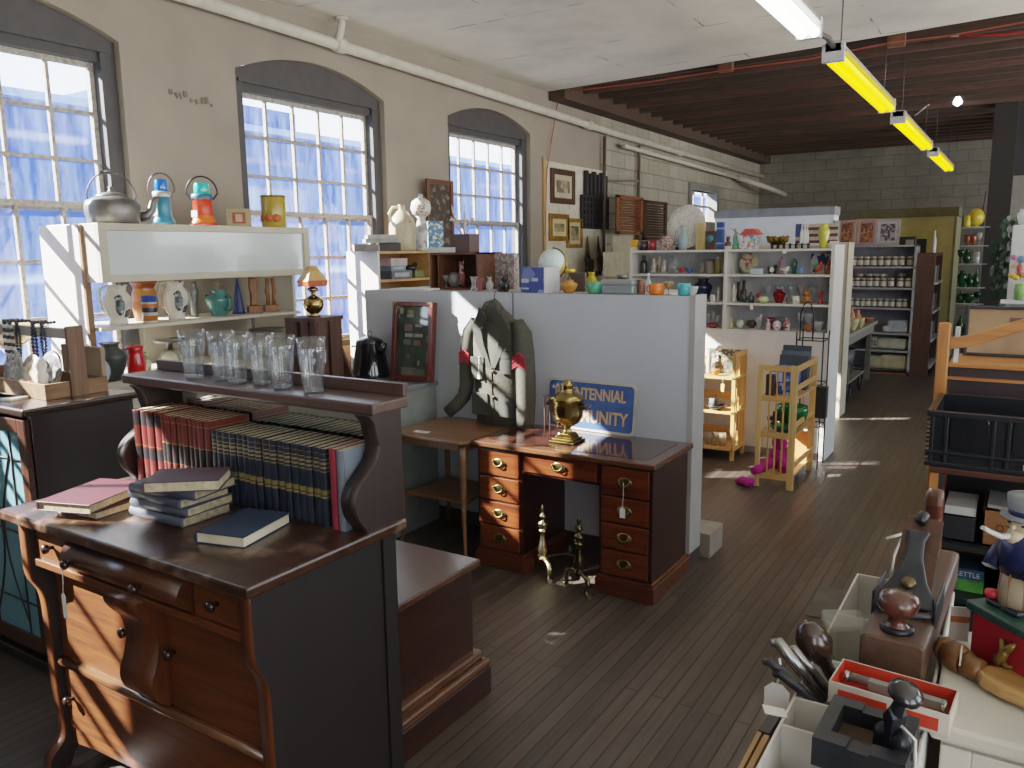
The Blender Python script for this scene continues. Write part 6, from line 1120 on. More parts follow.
def sack(x0,x1,yt,yb_,z,c,label,tx=None):
    p,w,h = place(x0,x1,yt,yb_,z,Y=JY+.15); s = thing('cloth_sack', (p.x,JY+.15,z+.001), label, 'sack'); MB().bx((0,0,h/2),(w,.22,h*.9)).done('sack', paint(c,.9,var=.15), s, bev=min(h*.3,.05), seg=3)
    if tx: text('lettering', tx, h*.55, paint('3a3a40',.7), s, (0,-.113,h*.5))
    return s
sack(888,908,313,326,JL[2]+.0,'97a0ac','folded blue grey and white cloth on the cabinet shelf'); sack(884,907,326,333,JL[2],'aeb2b6','lower folded grey towel stack on the cabinet shelf',)
sack(878,906,336,348,JL[1],'aaa594','pale cloth sack on the shelf above the bottom'); sack(868,878,335,348,JL[1],'9c988a','white sack lettered in black beside the pale sack','ME')
sack(868,882,354,368,JL[0],'a09678','left straw coloured sack on the cabinet bottom'); sack(881,906,353,369,JL[0],'aa9f7e','right straw coloured sack on the cabinet bottom')
for x0,x1,lb in ((838,854,'left pink framed print of flowers on the jar cabinet'),(857,875,'middle pink framed print of flowers on the jar cabinet'),(876,898,'right framed print of a dark vase on the jar cabinet')):
    p,w,h = place(x0,x1,219.5,244.5,1.836,Y=JY+.2); pf = thing('framed_print', (p.x,JY+.2,1.836), lb, 'print'); pf.rotation_euler.x = rad(-6)
    frame(pf, w, h, .02, w*.1, paint('a3848c' if 'pink' in lb else '9a9498',.5), paint('9a7060' if 'pink' in lb else 'aaa6a8',.6), mat_=spots('print_'+lb[:5], '6a4038' if 'pink' in lb else '8f8a8c', ['8a5a3a','50302e','a3743c'] if 'pink' in lb else ['3a343c','55505a'], 34, .5, .4))
# brown bookcase end, yellow booth, green glass shelves, column, grey wall, white cabinet
t = thing('brown_bookcase', (-1.15,12.7,0), 'reddish brown bookcase end right of the jar cabinet', 'bookcase'); o = t.location; Wb = wood('2e1912','50301f','z',.5,.1)
MB().box(-1.28,-1.05,12.5,12.53,0,1.70).done('end_board', Wb, t, org=o, bev=.003); MB().box(-1.28,-1.24,12.53,13.6,0,1.70).box(-1.28,-1.05,13.57,13.6,0,1.70).box(-1.28,-1.05,12.53,13.57,1.68,1.72).done('body', Wb, t, org=o)
for z in (.12,.5,.9,1.3): MB().box(-1.26,-1.03,12.53,13.57,z-.015,z+.015).done('shelf_board', paint('9a9894',.6), t, org=o)
k = 0
for z in (.515,.915,1.315):
    for y in (12.75,13.05,13.35): tag(MB().box(-.07,.07,-.1,.1,0,.22).done('storage_tin', paint(('4a4a50','7f8288','55504a')[k%3],.5), loc=(-1.15,y,z), bev=.006), ('near','middle','far')[k%3]+' tin on the '+('lowest','centre','top')[k//3]+' board of the brown bookcase side', 'tin'); k += 1
for x0,x1,yt,yb_,c,lb,z in ((900,915,236,244,'1b1b1e','black case lying on top of the jar cabinet end',1.836),(906,913,239,244,'77776c','small pale tin on the black case front',1.836)): goods('box',(x0,x1,yt,yb_),z,c,lb,'case' if c[0]=='1' else 'tin',Y=JY+(.25 if c[0]=='1' else .06))
goods('bottle',(932,936,224,246),1.721,'b0b0ac','slim pale bottle on the brown bookcase','bottle',Y=12.6)
t = thing('yellow_booth', (-1.6,14.6,0), 'dull yellow painted booth wall at the far end of the shop', 'booth'); o = t.location
MB().box(-2.42,-.99,14.35,15.4,0,2.27).done('front_wall', paint('aba26a',.7,var=.06), t, org=o); MB().box(-2.44,-.93,14.30,15.45,2.27,2.41).done('top_band', paint('5a5740',.7), t, org=o); MB().box(-.99,-.955,14.35,15.4,0,2.27).done('side_wall', paint('7d7a56',.7), t, org=o)
MB().box(-2.10,-1.35,14.33,14.35,1.65,1.93).done('dark_panel', paint('26262a',.7), t, org=o)
gsx0, gsx1, GY = -.80,-.53, 12.9
t = thing('glass_shelves', ((gsx0+gsx1)/2,GY,0), 'narrow rack of glass shelves crowded with green glass by the dark column', 'shelf'); o = t.location; GL = [.90,1.20,1.48,1.79,2.10,2.36]; GL = [P(970,y,Y=GY).z for y in (336,303,287,263.5,245.5,227)]
for z in GL: MB().box(gsx0,gsx1+.08,GY-.12,GY+.22,z-.012,z).done('glass_board', paint('9aa49e',.2), t, org=o)
for x in (gsx0,gsx1+.06): MB().box(x-.01,x+.01,GY+.18,GY+.2,.0,2.45).done('upright', paint('6a6a66',.5), t, org=o)
MB().box(gsx0,gsx1+.07,GY-.1,GY+.2,0,.2).done('base', paint('4a4a46',.6), t, org=o)
M_gg = glass('3f8a58', .45, '2f6a40'); gl_items = [
 (0,956,963,316,'bottle','green bottle at the left of the bottom glass shelf'),(0,963,970,320,'vase','green vase in the middle of the bottom glass shelf'),(0,970,977,318,'goblet','green goblet at the right of the bottom glass shelf'),
 (1,957,963,291,'bottle','slim green bottle on the second glass shelf'),(1,963,974,294,'bowl','wide green bowl on the second glass shelf'),(1,974,980,292,'goblet','green goblet on the second glass shelf'),
 (2,957,966,271,'urn','pale green urn on the third glass shelf'),(2,966,973,274,'vase','green vase on the third glass shelf'),(2,973,978,269,'bottle','bright green bottle on the third glass shelf'),
 (3,957,963,250,'goblet','green goblet on the fourth glass shelf'),(3,963,970,249,'vase','green cream vase on the fourth glass shelf'),(3,973,979,252,'mug','clear mug on the fourth glass shelf'),
 (4,964,970,235,'bowl','left amber red bowl on the fifth glass shelf'),(4,970,976,235,'bowl','right amber red bowl on the fifth glass shelf'),(4,977,981,233,'goblet','clear goblet on the fifth glass shelf'),
 (5,964,970,214,'jar','yellow jar on the top glass shelf')]
for lv,x0,x1,yt,kd,lb in gl_items:
    yb_ = (336,303,287,263.5,245.5,227)[lv]; mt = M_gg if 'green' in lb else glass('dfe6e4',.3) if 'clear' in lb else paint('7a3a24',.2,coat=.3) if 'amber' in lb else paint('c9b41c',.3)
    goods(kd,(x0,x1,yt,yb_),GL[lv]+.001,'3f8a58',lb,kd if kd not in ('urn',) else 'urn',Y=GY,mat=mt)
p = P(975.5,227,Y=GY+.05); tag(MB().ell((0,0,.13),.1,.1,.12,16,10).lathe([(.04,0),(.03,.02)],n=10).done('yellow_globe', paint('c2a832',.35), loc=(p.x,GY+.05,GL[5]+.001)), 'round yellow globe on the top glass shelf', 'globe')
tag(MB().box(-.03,.03,-.03,.03,0,.2).tube([(0,0,.2),(.02,0,.48)],.008,5).done('dark_lamp_stem', paint('2a2826',.5), loc=(P(981,227,Y=GY).x,GY+.1,GL[5]+.001)), 'thin dark stem standing right of the yellow globe', 'stem')
xa, xb = P(985,230,Y=13).x, P(1004,230,Y=13).x
S(MB().box(xa,xb+.05,13,13.2,0,3.95).done('trim_2', paint('1a1715',.7)))
S(MB().box(xb,XR,13.6,13.75,0,P(1010,176,Y=13.6).z).done('wall_inner', paint('7c7a72',.8,var=.06))); S(MB().box(xb,XR,13.58,13.77,P(1010,176,Y=13.6).z,3.95).done('wall_inner_header', paint('26252a',.7)))
wx0 = P(1010,260,Y=6).x
t = thing('white_cabinet', (wx0+.35,6.2,0), 'tall white cabinet with colourful magnets at the right edge', 'cabinet'); o = t.location
MB().box(wx0,wx0+.7,6.0,6.5,0,1.93).done('body', paint('c2c4c4',.4,var=.05), t, org=o, bev=.006); MB().box(wx0-.03,wx0+.72,5.9,6.0,1.445,1.465).done('front_ledge', paint('c9cbcb',.4), t, org=o)
MB().box(wx0+.03,wx0+.3,5.985,6.0,1.2,1.44).done('lower_panel', paint('aab0b0',.5), t, org=o)
def mg(x0,x1,yt,yb_,c,lb,cat,kind='egg'): p,w,h = place(x0,x1,yt,yb_,0,Y=5.99); z = P(x0,yb_,Y=5.99).z; o = MB().lathe([(a*w/2,b*h) for a,b in PR[kind]],n=12,sy=.3).done(cat.replace(' ','_'), paint(c,.4), loc=((P((x0+x1)/2,yb_,Y=5.99)).x,5.98,z)); tag(o, lb, cat)
mg(1011,1016,255,260,'b35a8a','pink egg magnet on the white cabinet','magnet'); mg(1012,1016,264,268,'c98a5a','orange egg magnet below the pink one','magnet'); mg(1018,1024,256,263,'5a7aa0','blue egg magnet on the white cabinet','magnet'); mg(1016,1022,261,276,'a83a34','red parrot ornament on the white cabinet','ornament','figure')
fl_ = thing('silk_flowers', (P(1019,292,Y=5.93).x,5.93,1.466), 'yellow silk flowers in a green vase on the ledge of the white cabinet', 'flowers'); MB().lathe([(.02,0),(.03,.05),(.022,.1)],n=12).done('vase', paint('6f9a50',.4), fl_); m = MB()
for i in range(6): a = i*1.05; m.ell((.045*math.cos(a),.02*math.sin(a),.14+.015*(i%2)),.022,.015,.016,8,5)
m.done('blooms', paint('cfa832',.6), fl_)
mg(1011,1017,290,304,'c3c8cc','white vase below the ledge of the white cabinet','vase','bottle')
iv = MB(); c0 = P(1006,225,Y=6.7)
for i in range(150):
    u = rnd.random(); x = c0.x+rnd.uniform(-.09,.13)*(1-.5*u)+(.05 if u < .3 else 0); z = c0.z+.06-.55*u+rnd.uniform(-.05,.05); y = c0.y+rnd.uniform(-.1,.1); k = iv.mark()
    iv.add([(0,0,0),(.022,.0,-.02),(0,.006,-.055),(-.022,0,-.02)],[(0,1,2,3)]); iv.xf(k, Matrix.Translation((x,y,z)) @ Matrix.Rotation(rnd.uniform(-1,1),4,'Z') @ Matrix.Rotation(rnd.uniform(-.6,.6),4,'Y'))
iv.tube([(c0.x-.03,c0.y,c0.z-.45),(c0.x-.02,c0.y,c0.z),(c0.x+.1,c0.y,c0.z+.07)],.005,5)
tag(iv.done('trailing_ivy', paint('1f3a22',.6,var=.3), org=c0), 'dark green artificial ivy trailing left of the white cabinet', 'ivy'); goods('urn',(1017,1026,210,226),1.931,'a8b0b4','clear glass jar on top of the white cabinet','jar',Y=6.2,mat=glass('d0d8da',.4))
# ================================================================ pine headboard, drawers, framed board, crate, black bookcase (right middle)
W_pine = wood('9a5a2c','c98a4c','x',.4,.25); W_pinez = wood('9a5a2c','c98a4c','z',.4,.25)
hb = thing('pine_headboard', (.3, 3.75, 0), 'honey pine headboard with an arched top rail behind the black crate', 'headboard'); o = hb.location; HX0, HX1 = -.285, .55
for x in (HX0, HX1-.045): MB().box(x,x+.045,3.72,3.765,0,1.492).done('post', W_pinez, hb, org=o, bev=.006)
xs = [HX0+.045+(HX1-HX0-.09)*i/24 for i in range(25)]
def bump_(x): u = (x-HX0)/(HX1-HX0); return .105*max(0,math.sin(PI*min(1,max(0,(u-.06)/.88))))**1.6
tp_ = [(x,1.432+bump_(x)) for x in xs]; bt_ = [(x,1.384+bump_(x)) for x in xs]
MB().prism(tp_+bt_[::-1],3.73,3.755,'xz').done('arched_rail', W_pine, hb, org=o, bev=.004)
MB().box(HX0+.045,HX1-.045,3.73,3.755,.35,.45).done('lower_rail', W_pine, hb, org=o, bev=.003)
dw = thing('dark_drawer_chest', (.35, 4.1, 0), 'dark chest with pine edged boards behind the headboard', 'chest'); o = dw.location; z1 = P(985,365,Y=3.83).z; zs_ = P(985,380,Y=3.84).z; YB = (1.8-z1)/(1.8-P(985,356,Y=1).z); Mdk = paint('33262a',.5,var=.1)
MB().box(-.235,.95,3.85,YB+.04,0,z1-.017).done('body', Mdk, dw, org=o); MB().box(-.245,.96,3.83,YB+.06,z1-.017,z1).done('top_board', W_pine, dw, org=o, bev=.003); MB().box(-.245,.96,3.835,3.85,zs_-.006,zs_+.006).done('edge_strip', W_pine, dw, org=o)
fb = thing('framed_board', (.3, 4.5, z1+.001), 'large dark framed sheet of crinkled brown paper on the dark chest', 'framed board'); fx0 = P(964,340,Y=YB).x; ht = P(985,306,Y=YB).z-z1; w = 1.0; fb.location = (fx0+w/2, YB, z1+.001)
frame(fb, w, ht, .02, .014, paint('26262a',.5), paint('a08464',.7,var=.25,scale=5,bump=.6)); MB().box(-.33,-.17,-.0125,-.0095,ht*.62,ht*.78).done('taped_label', paint('6f4f44',.6), fb); MB().box(-.155,-.14,-.0125,-.0095,ht*.64,ht*.74).done('taped_label', paint('4f4038',.6), fb)
tag(MB().box(-.008,.008,-.02,.02,0,.15).done('white_strip', paint('d5d6d6',.5), loc=(P(957,350,Y=3.9).x,3.87,z1+.001)), 'narrow white strip standing left of the framed brown paper', 'strip')
M_pl = paint('15181e',.35,var=.15); CY0, CY1, CX0, CX1, CZ0, CZ1 = 3.18, 3.58, -.245, .34, 1.0225, 1.222
kc = thing('plastic_crate', ((CX0+CX1)/2,3.38,CZ0), 'black ribbed plastic crate with recessed panels on the pine edged bookcase', 'crate'); o = kc.location
m = MB().box(CX0,CX1,CY0,CY1,CZ0,CZ0+.012)
for q in ((CX0,CX1,CY0,CY0+.012),(CX0,CX1,CY1-.012,CY1),(CX0,CX0+.012,CY0,CY1),(CX1-.012,CX1,CY0,CY1)): m.box(*q,CZ0,CZ1)
m.done('body', M_pl, kc, org=o); m = MB()
for q in ((CX0-.012,CX1+.012,CY0-.014,CY0+.004),(CX0-.012,CX1+.012,CY1-.004,CY1+.014),(CX0-.012,CX0+.004,CY0,CY1),(CX1-.004,CX1+.012,CY0,CY1)): m.box(*q,CZ1-.018,CZ1); m.box(*q,CZ0+.045,CZ0+.055); m.box(*q,CZ0,CZ0+.015)
for i in range(12): z = CZ0+.02+.016*i; m.box(CX0-.012,CX0+.002,CY0-.012,CY0+.01,z,z+.007)
for x in (CX0,CX0+.045,CX0+.19,CX0+.235,CX0+.40,CX0+.44): m.box(x,x+.012,CY0-.012,CY0,CZ0,CZ1)
m.done('rib', paint('191d24',.3), kc, org=o, bev=.002, seg=1)
for x in (CX0+.062,CX0+.252,CX0+.455): MB().prism(rrect(.12,.125,.02,4,x+.06,CZ0+.125),CY0-.006,CY0-.001,'xz').done('recessed_panel', paint('12151b',.22,coat=.3), kc, org=o, bev=.003)
text('lettering','DIS',.03,paint('b9bdc2',.5),kc,(CX0+.31-o.x,CY0-.014-o.y,.028),ext=.001); m = MB()
bc = thing('black_bookcase', (.3, 3.45, 0), 'black bookcase with pine side boards holding boxes under the plastic crate', 'bookcase'); o = bc.location; Mb_ = paint('17181c',.5,var=.1)
BX0, BX1, BY0, BY1 = -.235,.95,3.16,3.62
MB().box(BX0,BX0+.03,BY0,BY1,0,1.0).done('side_board', W_pinez, bc, org=o, bev=.003); MB().box(BX1-.03,BX1,BY0,BY1,0,1.0).done('side_board', W_pinez, bc, org=o, bev=.003); MB().box(BX0,BX1,BY0-.005,BY1,1.0,1.022).done('top_board', paint('4a2c22',.4), bc, org=o, bev=.003)
SH = [.10,.38,.545,.745]
for z in SH: MB().box(BX0+.03,BX1-.03,BY0,BY1,z-.02,z).done('shelf_board', Mb_, bc, org=o)
MB().box(BX0+.03,BX1-.03,BY1-.015,BY1,0,1.0).done('back_board', Mb_, bc, org=o); MB().box(BX0+.03,BX0+.045,BY0,BY0+.02,0,1.0).done('face_strip', paint('24262c',.5), bc, org=o)
def bo(x0,x1,z,h,c,lb,cat,y=3.2,d=.26,nm='storage_box',extra=None):
    t = thing(nm,((x0+x1)/2,y+d/2,z+.001),lb,cat); w = x1-x0; M_ = extra or paint(c,.6,var=.15)
    MB().box(-w/2,w/2,-d/2,-d/2+.006,0,h).box(-w/2,w/2,d/2-.006,d/2,0,h).box(-w/2,-w/2+.006,-d/2,d/2,0,h).box(w/2-.006,w/2,-d/2,d/2,0,h).box(-w/2,w/2,-d/2,d/2,0,.006).done('box', M_, t); return t
t = bo(-.19,-.075,SH[3],.09,'1b1d23','black file tray holding white papers on the upper black shelf','file tray'); MB().box(-.05,.05,-.1,.1,.09,.12).done('white_papers', paint('d6d8d8',.6), t)
t = bo(-.06,.07,SH[3],.13,'8a5a34','brown carton with faded black letters on the upper black shelf','carton'); MB().bx((0,0,.135),(.11,.2,.012),(0,.08,0)).done('loose_papers', paint('9a9a98',.7), t); text('lettering','OT',.035,paint('3a2a20',.7),t,(.0,-.131,.07))
t = thing('puzzle_box', (-.115,3.32,SH[2]+.001), 'green and blue printed box with white letters on the middle black shelf', 'box'); MB().box(-.075,.075,-.08,.08,0,.045).done('green_part', paint('4a8a3c',.5,var=.3,scale=30), t); MB().box(-.03,.072,-.08,.08,.045,.085).done('blue_part', paint('2c4a68',.5,var=.3,scale=30), t); MB().box(-.075,-.031,-.08,.08,.045,.085).done('red_part', paint('a03440',.5), t); text('lettering','KETTLE',.025,paint('c3c8cc',.5),t,(.02,-.081,.065))
bo(.0,.3,SH[2],.14,'2b2a2c','dark box beside the printed box on the middle black shelf','box'); tag(MB().box(-.1,.1,-.005,.005,0,.16).done('amber_board', paint('a8743c',.6), loc=(-.09,3.55,SH[2]+.001)), 'amber wooden board at the back of the middle black shelf', 'board')
t = bo(-.18,-.02,SH[1],.11,'16171b','black open box with a white front strip on the lower black shelf','box'); MB().box(-.06,.075,-.137,-.131,.0,.03).done('white_strip', paint('d5d8d8',.5), t)
bo(.0,.2,SH[1],.08,'25242a','low dark tray at the right of the lower black shelf','tray')
tag(MB().box(-.12,.12,-.05,.05,0,.05).done('tan_box', paint('6f5844',.6), loc=(-.05,3.25,SH[0]+.2), bev=.003), 'flat tan box below the lower black shelf', 'box'); tag(MB().box(-.2,.2,-.1,.1,0,.198).done('dark_bin', paint('1a1b1f',.5), loc=(-.0,3.32,SH[0]+.001)), 'dark bin on the bottom of the black bookcase', 'bin')
# ================================================================ foreground table top goods (right bottom), surface z = 1.2
TZ = 1.2
M_wht = paint('c6c2b4',.45,var=.1,scale=6,bump=.1)
wc = thing('white_cupboard', (.5, 1.2, 0), 'old white painted cupboard with a panelled front in the lower right corner', 'cupboard'); o = wc.location
MB().box(-.058,1.1,1.075,1.37,TZ-.022,TZ).done('cupboard_top', M_wht, wc, org=o, bev=.005); MB().box(-.045,1.09,1.09,1.36,0,TZ-.022).done('body', paint('b3aea2',.5,var=.1), wc, org=o); MB().box(-.045,-.01,1.082,1.092,.2,TZ-.03).box(-.01,1.05,1.082,1.092,TZ-.055,TZ-.03).done('front_frame', M_wht, wc, org=o, bev=.002)
wtb = thing('work_table', (-.15, 1.15, 0), 'dark work table under the white compartment tray', 'table'); o = wtb.location
MB().box(-.235,-.065,.80,1.62,1.08,1.10).done('table_top', paint('3c2e26',.5), wtb, org=o)
for x in (-.22,-.09):
    for y in (.82,1.58): MB().box(x,x+.025,y,y+.025,0,1.08).done('leg', paint('2c2420',.5), wtb, org=o)
tr_ = thing('compartment_tray', (-.15, 1.2, 1.10), 'white cardboard tray with compartments holding old tools at lower right', 'tray'); o = tr_.location; M_cb = paint('cfccc4',.7,var=.08,scale=5); a0,a1,c0_,c1_ = -.225,-.062,.83,1.56
def wall(x0,x1,y0,y1,h=.092,nm='divider'): MB().box(x0,x1,y0,y1,1.10,1.10+h).done(nm, M_cb, tr_, org=o, bev=.001)
MB().box(a0,a1,c0_,c1_,1.10,1.104).done('base', M_cb, tr_, org=o); wall(a0,a0+.004,c0_,c1_,nm='side_wall'); wall(a1-.004,a1,c0_,c1_,nm='side_wall'); wall(a0,a1,c0_,c0_+.004,nm='end_wall'); wall(a0,a1,c1_-.004,c1_,nm='end_wall')
for y in (.985,1.06,1.19,1.36): wall(a0+.004,a1-.004,y,y+.004)
# wooden jack plane
W_pl = wood('3a2820','614636','y',.5,.05); pln = thing('wooden_plane', (-.112, 1.40, TZ-.006), 'worn wooden jack plane with an iron frog and round front knob', 'plane', rz=rad(-2)); L0, L1 = -.215, .215
MB().prism([(-.043,.0),(.043,.0),(.043,.05),(.037,.055),(-.037,.055),(-.043,.05)],L0,L1,'xz').done('body', W_pl, pln, bev=.004)
MB().lathe([(.021,.055),(.021,.06),(.013,.066),(.013,.076),(.024,.084),(.029,.096),(.025,.108),(.012,.114),(0,.115)],(0,-.178,0),22).done('front_knob', wood('341c14','5c3324','z',.25,.4), pln); MB().lathe([(.023,.054),(.023,.061),(.018,.063)],(0,-.178,0),20).done('knob_collar', paint('2a2a2e',.4,metal=.6), pln)
M_ir = paint('3f4247',.4,metal=.6,var=.25,scale=25)
fr = [(-.040,0),(-.038,.02),(-.025,.045),(-.014,.085),(-.012,.115),(-.018,.135),(.018,.135),(.012,.115),(.014,.085),(.025,.045),(.038,.02),(.040,0)]
k = MB().prism(fr,-.004,.004,'xy'); k.xf(0, Matrix.Translation((0,-.115,.066)) @ Matrix.Rotation(rad(42),4,'X')); k.done('lever_cap', M_ir, pln, bev=.004)
k = MB().lathe([(0,0),(.011,0),(.011,.006),(.006,.01),(0,.01)],n=14).xf(0, Matrix.Translation((0,-.088,.093)) @ Matrix.Rotation(rad(42),4,'X')); k.done('cap_screw', paint('6a5c40',.3,metal=.8), pln)
k = MB().box(-.025,.031,.0,.165,-.006,-.001); k.xf(0, Matrix.Translation((0,-.105,.058)) @ Matrix.Rotation(rad(42),4,'X')); k.done('blade', wood('3a241a','5a3a2a','y',.5,0), pln)
MB().box(-.045,-.041,-.125,-.03,.045,.085).box(.041,.045,-.125,-.03,.045,.085).tube([(-.038,-.122,.062),(0,-.128,.058),(.038,-.122,.062)],.006,6).done('frame_casting', M_ir, pln, bev=.002)
MB().tube([(0,.0,.165),(.004,.012,.175),(0,.022,.172)],.008,7).done('adjuster', M_ir, pln)
ht_ = [(.14,.05),(.215,.05),(.21,.085),(.195,.11),(.20,.14),(.20,.165),(.185,.178),(.165,.17),(.16,.15),(.165,.125),(.155,.095),(.14,.07)]
MB().prism(ht_,-.014,.014,'yz').done('rear_tote', wood('3a1c12','5c3020','z',.3,.3), pln, bev=.008, seg=3)
tg = thing('price_tag', (-.135, 1.50, TZ+.10), 'white string tag tied to the wooden plane', 'tag', 'white price tags'); MB().tube([(.03,.02,.0),(-.01,0,.004),(-.02,-.02,-.03),(-.022,-.04,-.07)],.0022,5).tube([(-.01,0,.004),(-.035,-.015,-.005)],.0025,5).done('string', paint('d8d6d0',.8), tg)
# razor box
rb = thing('razor_box', (-.105, 1.09, TZ), 'shallow red and white carton holding a slim metal tool', 'box', rz=rad(-4)); M_rd = paint('c23a24',.5,var=.06); M_rw = paint('cfc6b8',.6)
MB().box(-.072,.072,-.036,.036,0,.002).box(-.072,.072,-.036,-.034,0,.03).box(-.072,.072,.034,.036,0,.03).box(-.072,-.07,-.034,.034,0,.03).box(.07,.072,-.034,.034,0,.03).done('carton', M_rw, rb)
MB().box(-.06,-.0,-.0368,-.0362,.005,.022).box(.005,.06,-.0368,-.0362,.005,.022).box(-.071,.071,.0335,.0338,.004,.03).box(-.0698,-.0695,-.033,.033,.004,.03).done('red_panel', M_rd, rb); MB().box(-.07,.07,-.034,.034,.0,.004).done('lining', paint('a8342a',.6), rb)
t = thing('steel_tool', (-.105,1.095,TZ+.006), 'slim grey metal tool lying in the red carton', 'tool', rz=rad(-6)); MB().tube([(-.062,.006,.012),(.06,.006,.012)],.0065,10).box(-.03,.062,-.006,.006,.008,.02).done('handle', paint('8f9088',.35,metal=.5), t); MB().tube([(-.064,.006,.012),(-.057,.006,.012)],.0075,10).tube([(.058,.0,.012),(.064,.0,.012)],.009,8).done('ferrule', paint('b9b9b4',.25,metal=.9), t)
# iron mould with small press
im = thing('iron_mould', (-.118, .968, TZ-.004), 'black cast iron tray with a square hollow in front of the red carton', 'tray', rz=rad(-2)); M_ci = paint('22252b',.5,metal=.3,var=.25,scale=30)
W2, D2 = .050,.055
MB().box(-W2,W2,-D2,D2,0,.012).box(-W2,-W2+.016,-D2,D2,.012,.036).box(W2-.016,W2,-D2,D2,.012,.036).box(-W2+.016,-.012,-D2,-D2+.024,.012,.036).box(.012,W2-.016,-D2,-D2+.024,.012,.036).box(-.012,.012,-D2,-D2+.024,.012,.033).box(-W2+.016,-.012,D2-.02,D2,.012,.036).box(.012,W2-.016,D2-.02,D2,.012,.036).box(-.012,.012,D2-.02,D2,.012,.033).done('tray_body', M_ci, im)
MB().box(-.034,.034,-.031,.034,.0122,.0135).done('rust_floor', paint('3e2f22',.8,var=.3,scale=40), im)
pr = thing('iron_press', (-.088, .958, TZ+.014), 'small black iron figure press with a round knob standing in the iron tray', 'press', rz=rad(-35))
MB().prism([(-.02,0),(.02,0),(.018,.015),(.006,.025),(.008,.05),(.0,.062),(-.008,.05),(-.004,.028),(-.02,.014)],-.012,.012,'xz').ell((.012,0,.02),.012,.014,.016,10,7).ell((-.014,.0,.018),.011,.013,.014,10,7).tube([(0,0,.05),(.008,.0,.075)],[.009,.007],9).done('body', paint('23262d',.3,metal=.4,var=.35,scale=60), pr, bev=.002)
MB().lathe([(0,0),(.012,.0),(.019,.004),(.019,.011),(.01,.016),(0,.017)],n=18).xf(0, Matrix.Translation((.009,0,.076)) @ Matrix.Rotation(rad(24),4,'Y')).done('knob', paint('15161a',.25,coat=.4), pr)
tg = thing('price_tag', (-.068,.944,TZ+.05), 'white string looped on the small iron press', 'tag', 'white price tags'); MB().tube([(-.012,0,.01),(.004,-.005,.0),(.006,-.008,-.03),(-.002,-.01,-.06)],.002,5).done('string', paint('d8d6d0',.8), tg)
# wooden butter paddle on the cupboard
W_pd = wood('8a6230','c0935a','x',.45,.1); pd = thing('wooden_paddle', (-.01,1.22,TZ), 'carved wooden butter paddle with a ringed neck on the cupboard top', 'paddle', rz=rad(-22))
MB().tube([(-.05,.02,.014),(-.035,.012,.016),(-.02,.004,.017)],[.020,.021,.018],12).tube([(-.02,.004,.017),(-.012,.002,.016),(-.004,0,.016),(.004,0,.016)],[.018,.0155,.0165,.015],12).tube([(-.068,.036,.012),(-.06,.03,.013),(-.05,.02,.014)],[.016,.02,.02],12).done('handle', wood('5a3a1c','8a6032','x',.45,.1), pd)
MB().prism([(0,-.014),(.012,-.026),(.04,-.034),(.12,-.036),(.16,-.03),(.16,.03),(.12,.034),(.03,.03),(.01,.02),(0,.014)],.004,.024,'xy').done('blade', W_pd, pd, bev=.007, seg=3)
tg = thing('price_tag', (-.035,1.235,TZ+.03), 'pale string ring around the neck of the wooden paddle', 'tag', 'white price tags'); MB().tube([(0,.018*math.cos(a*PI/6),-.01+.018*math.sin(a*PI/6)) for a in range(12)],.0015,5,closed=True).done('string', paint('cfc6b0',.8), tg)
# painted iron bank: red and green box with a top hatted figure
M_grn = paint('23463c',.4,var=.15); M_rdk = paint('9a1c2e',.4,var=.12)
bx_ = thing('iron_bank', (.071, 1.248, TZ), 'painted red and green cast iron bank with a figure in a grey top hat', 'coin bank', rz=rad(-45))
MB().box(-.10,.10,-.052,.052,0,.012).box(-.10,.10,-.052,.052,.078,.092).done('green_plates', M_grn, bx_, bev=.003); MB().box(-.092,.092,-.045,.045,.012,.078).done('red_box', M_rdk, bx_, bev=.002)
m = MB().tube([(-.055,-.047,.02),(-.05,-.05,.03),(-.042,-.05,.045),(-.05,-.049,.062)],[.004,.008,.007,.003],7).tube([(-.048,-.049,.04),(-.034,-.049,.056),(-.028,-.048,.064)],[.006,.006,.002],7).tube([(-.05,-.049,.032),(-.036,-.049,.026),(-.03,-.048,.03)],[.005,.004,.002],7)
m.done('brass_relief', paint('8a6f3c',.35,metal=.6), bx_); MB().lathe([(.007,.092),(.006,.1),(.011,.104),(.009,.11),(0,.111)],(-.083,-.024,0),12).done('red_button', paint('c02a38',.4), bx_)
f = MB().tube([(.0,.0,.092),(.0,.0,.13),(.0,0,.178)],[.031,.030,.026],14); f.done('striped_trousers', bands('cream_stripe',[(0,'b9a98a')],1,.4), bx_)
MB().tube([(0,.004,.158),(0,.003,.175),(0,.002,.20),(0,0,.222),(0,0,.232)],[.033,.034,.035,.028,.016],16).tube([(-.03,0,.208),(-.037,-.008,.18),(-.032,-.028,.158)],[.012,.013,.011],9).tube([(.03,0,.208),(.037,-.008,.18),(.032,-.028,.158)],[.012,.013,.011],9).tube([(-.026,.012,.17),(-.03,.018,.13),(-.026,.022,.10)],[.014,.016,.010],10).tube([(.026,.012,.17),(.03,.018,.13),(.026,.022,.10)],[.014,.016,.010],10).done('blue_coat', paint('18244e',.3,coat=.3,var=.2), bx_)
MB().ell((0,-.004,.242),.02,.021,.023,14,10).tube([(0,-.018,.234),(0,-.024,.222),(0,-.022,.208)],[.012,.01,.003],9).ell((0,-.025,.243),.004,.005,.006,8,5).done('head', paint('c9b89a',.4), bx_); MB().ell((-.012,-.021,.248),.003,.002,.0025,6,4).ell((.012,-.021,.248),.003,.002,.0025,6,4).done('eyes', paint('2a2a30',.3), bx_)
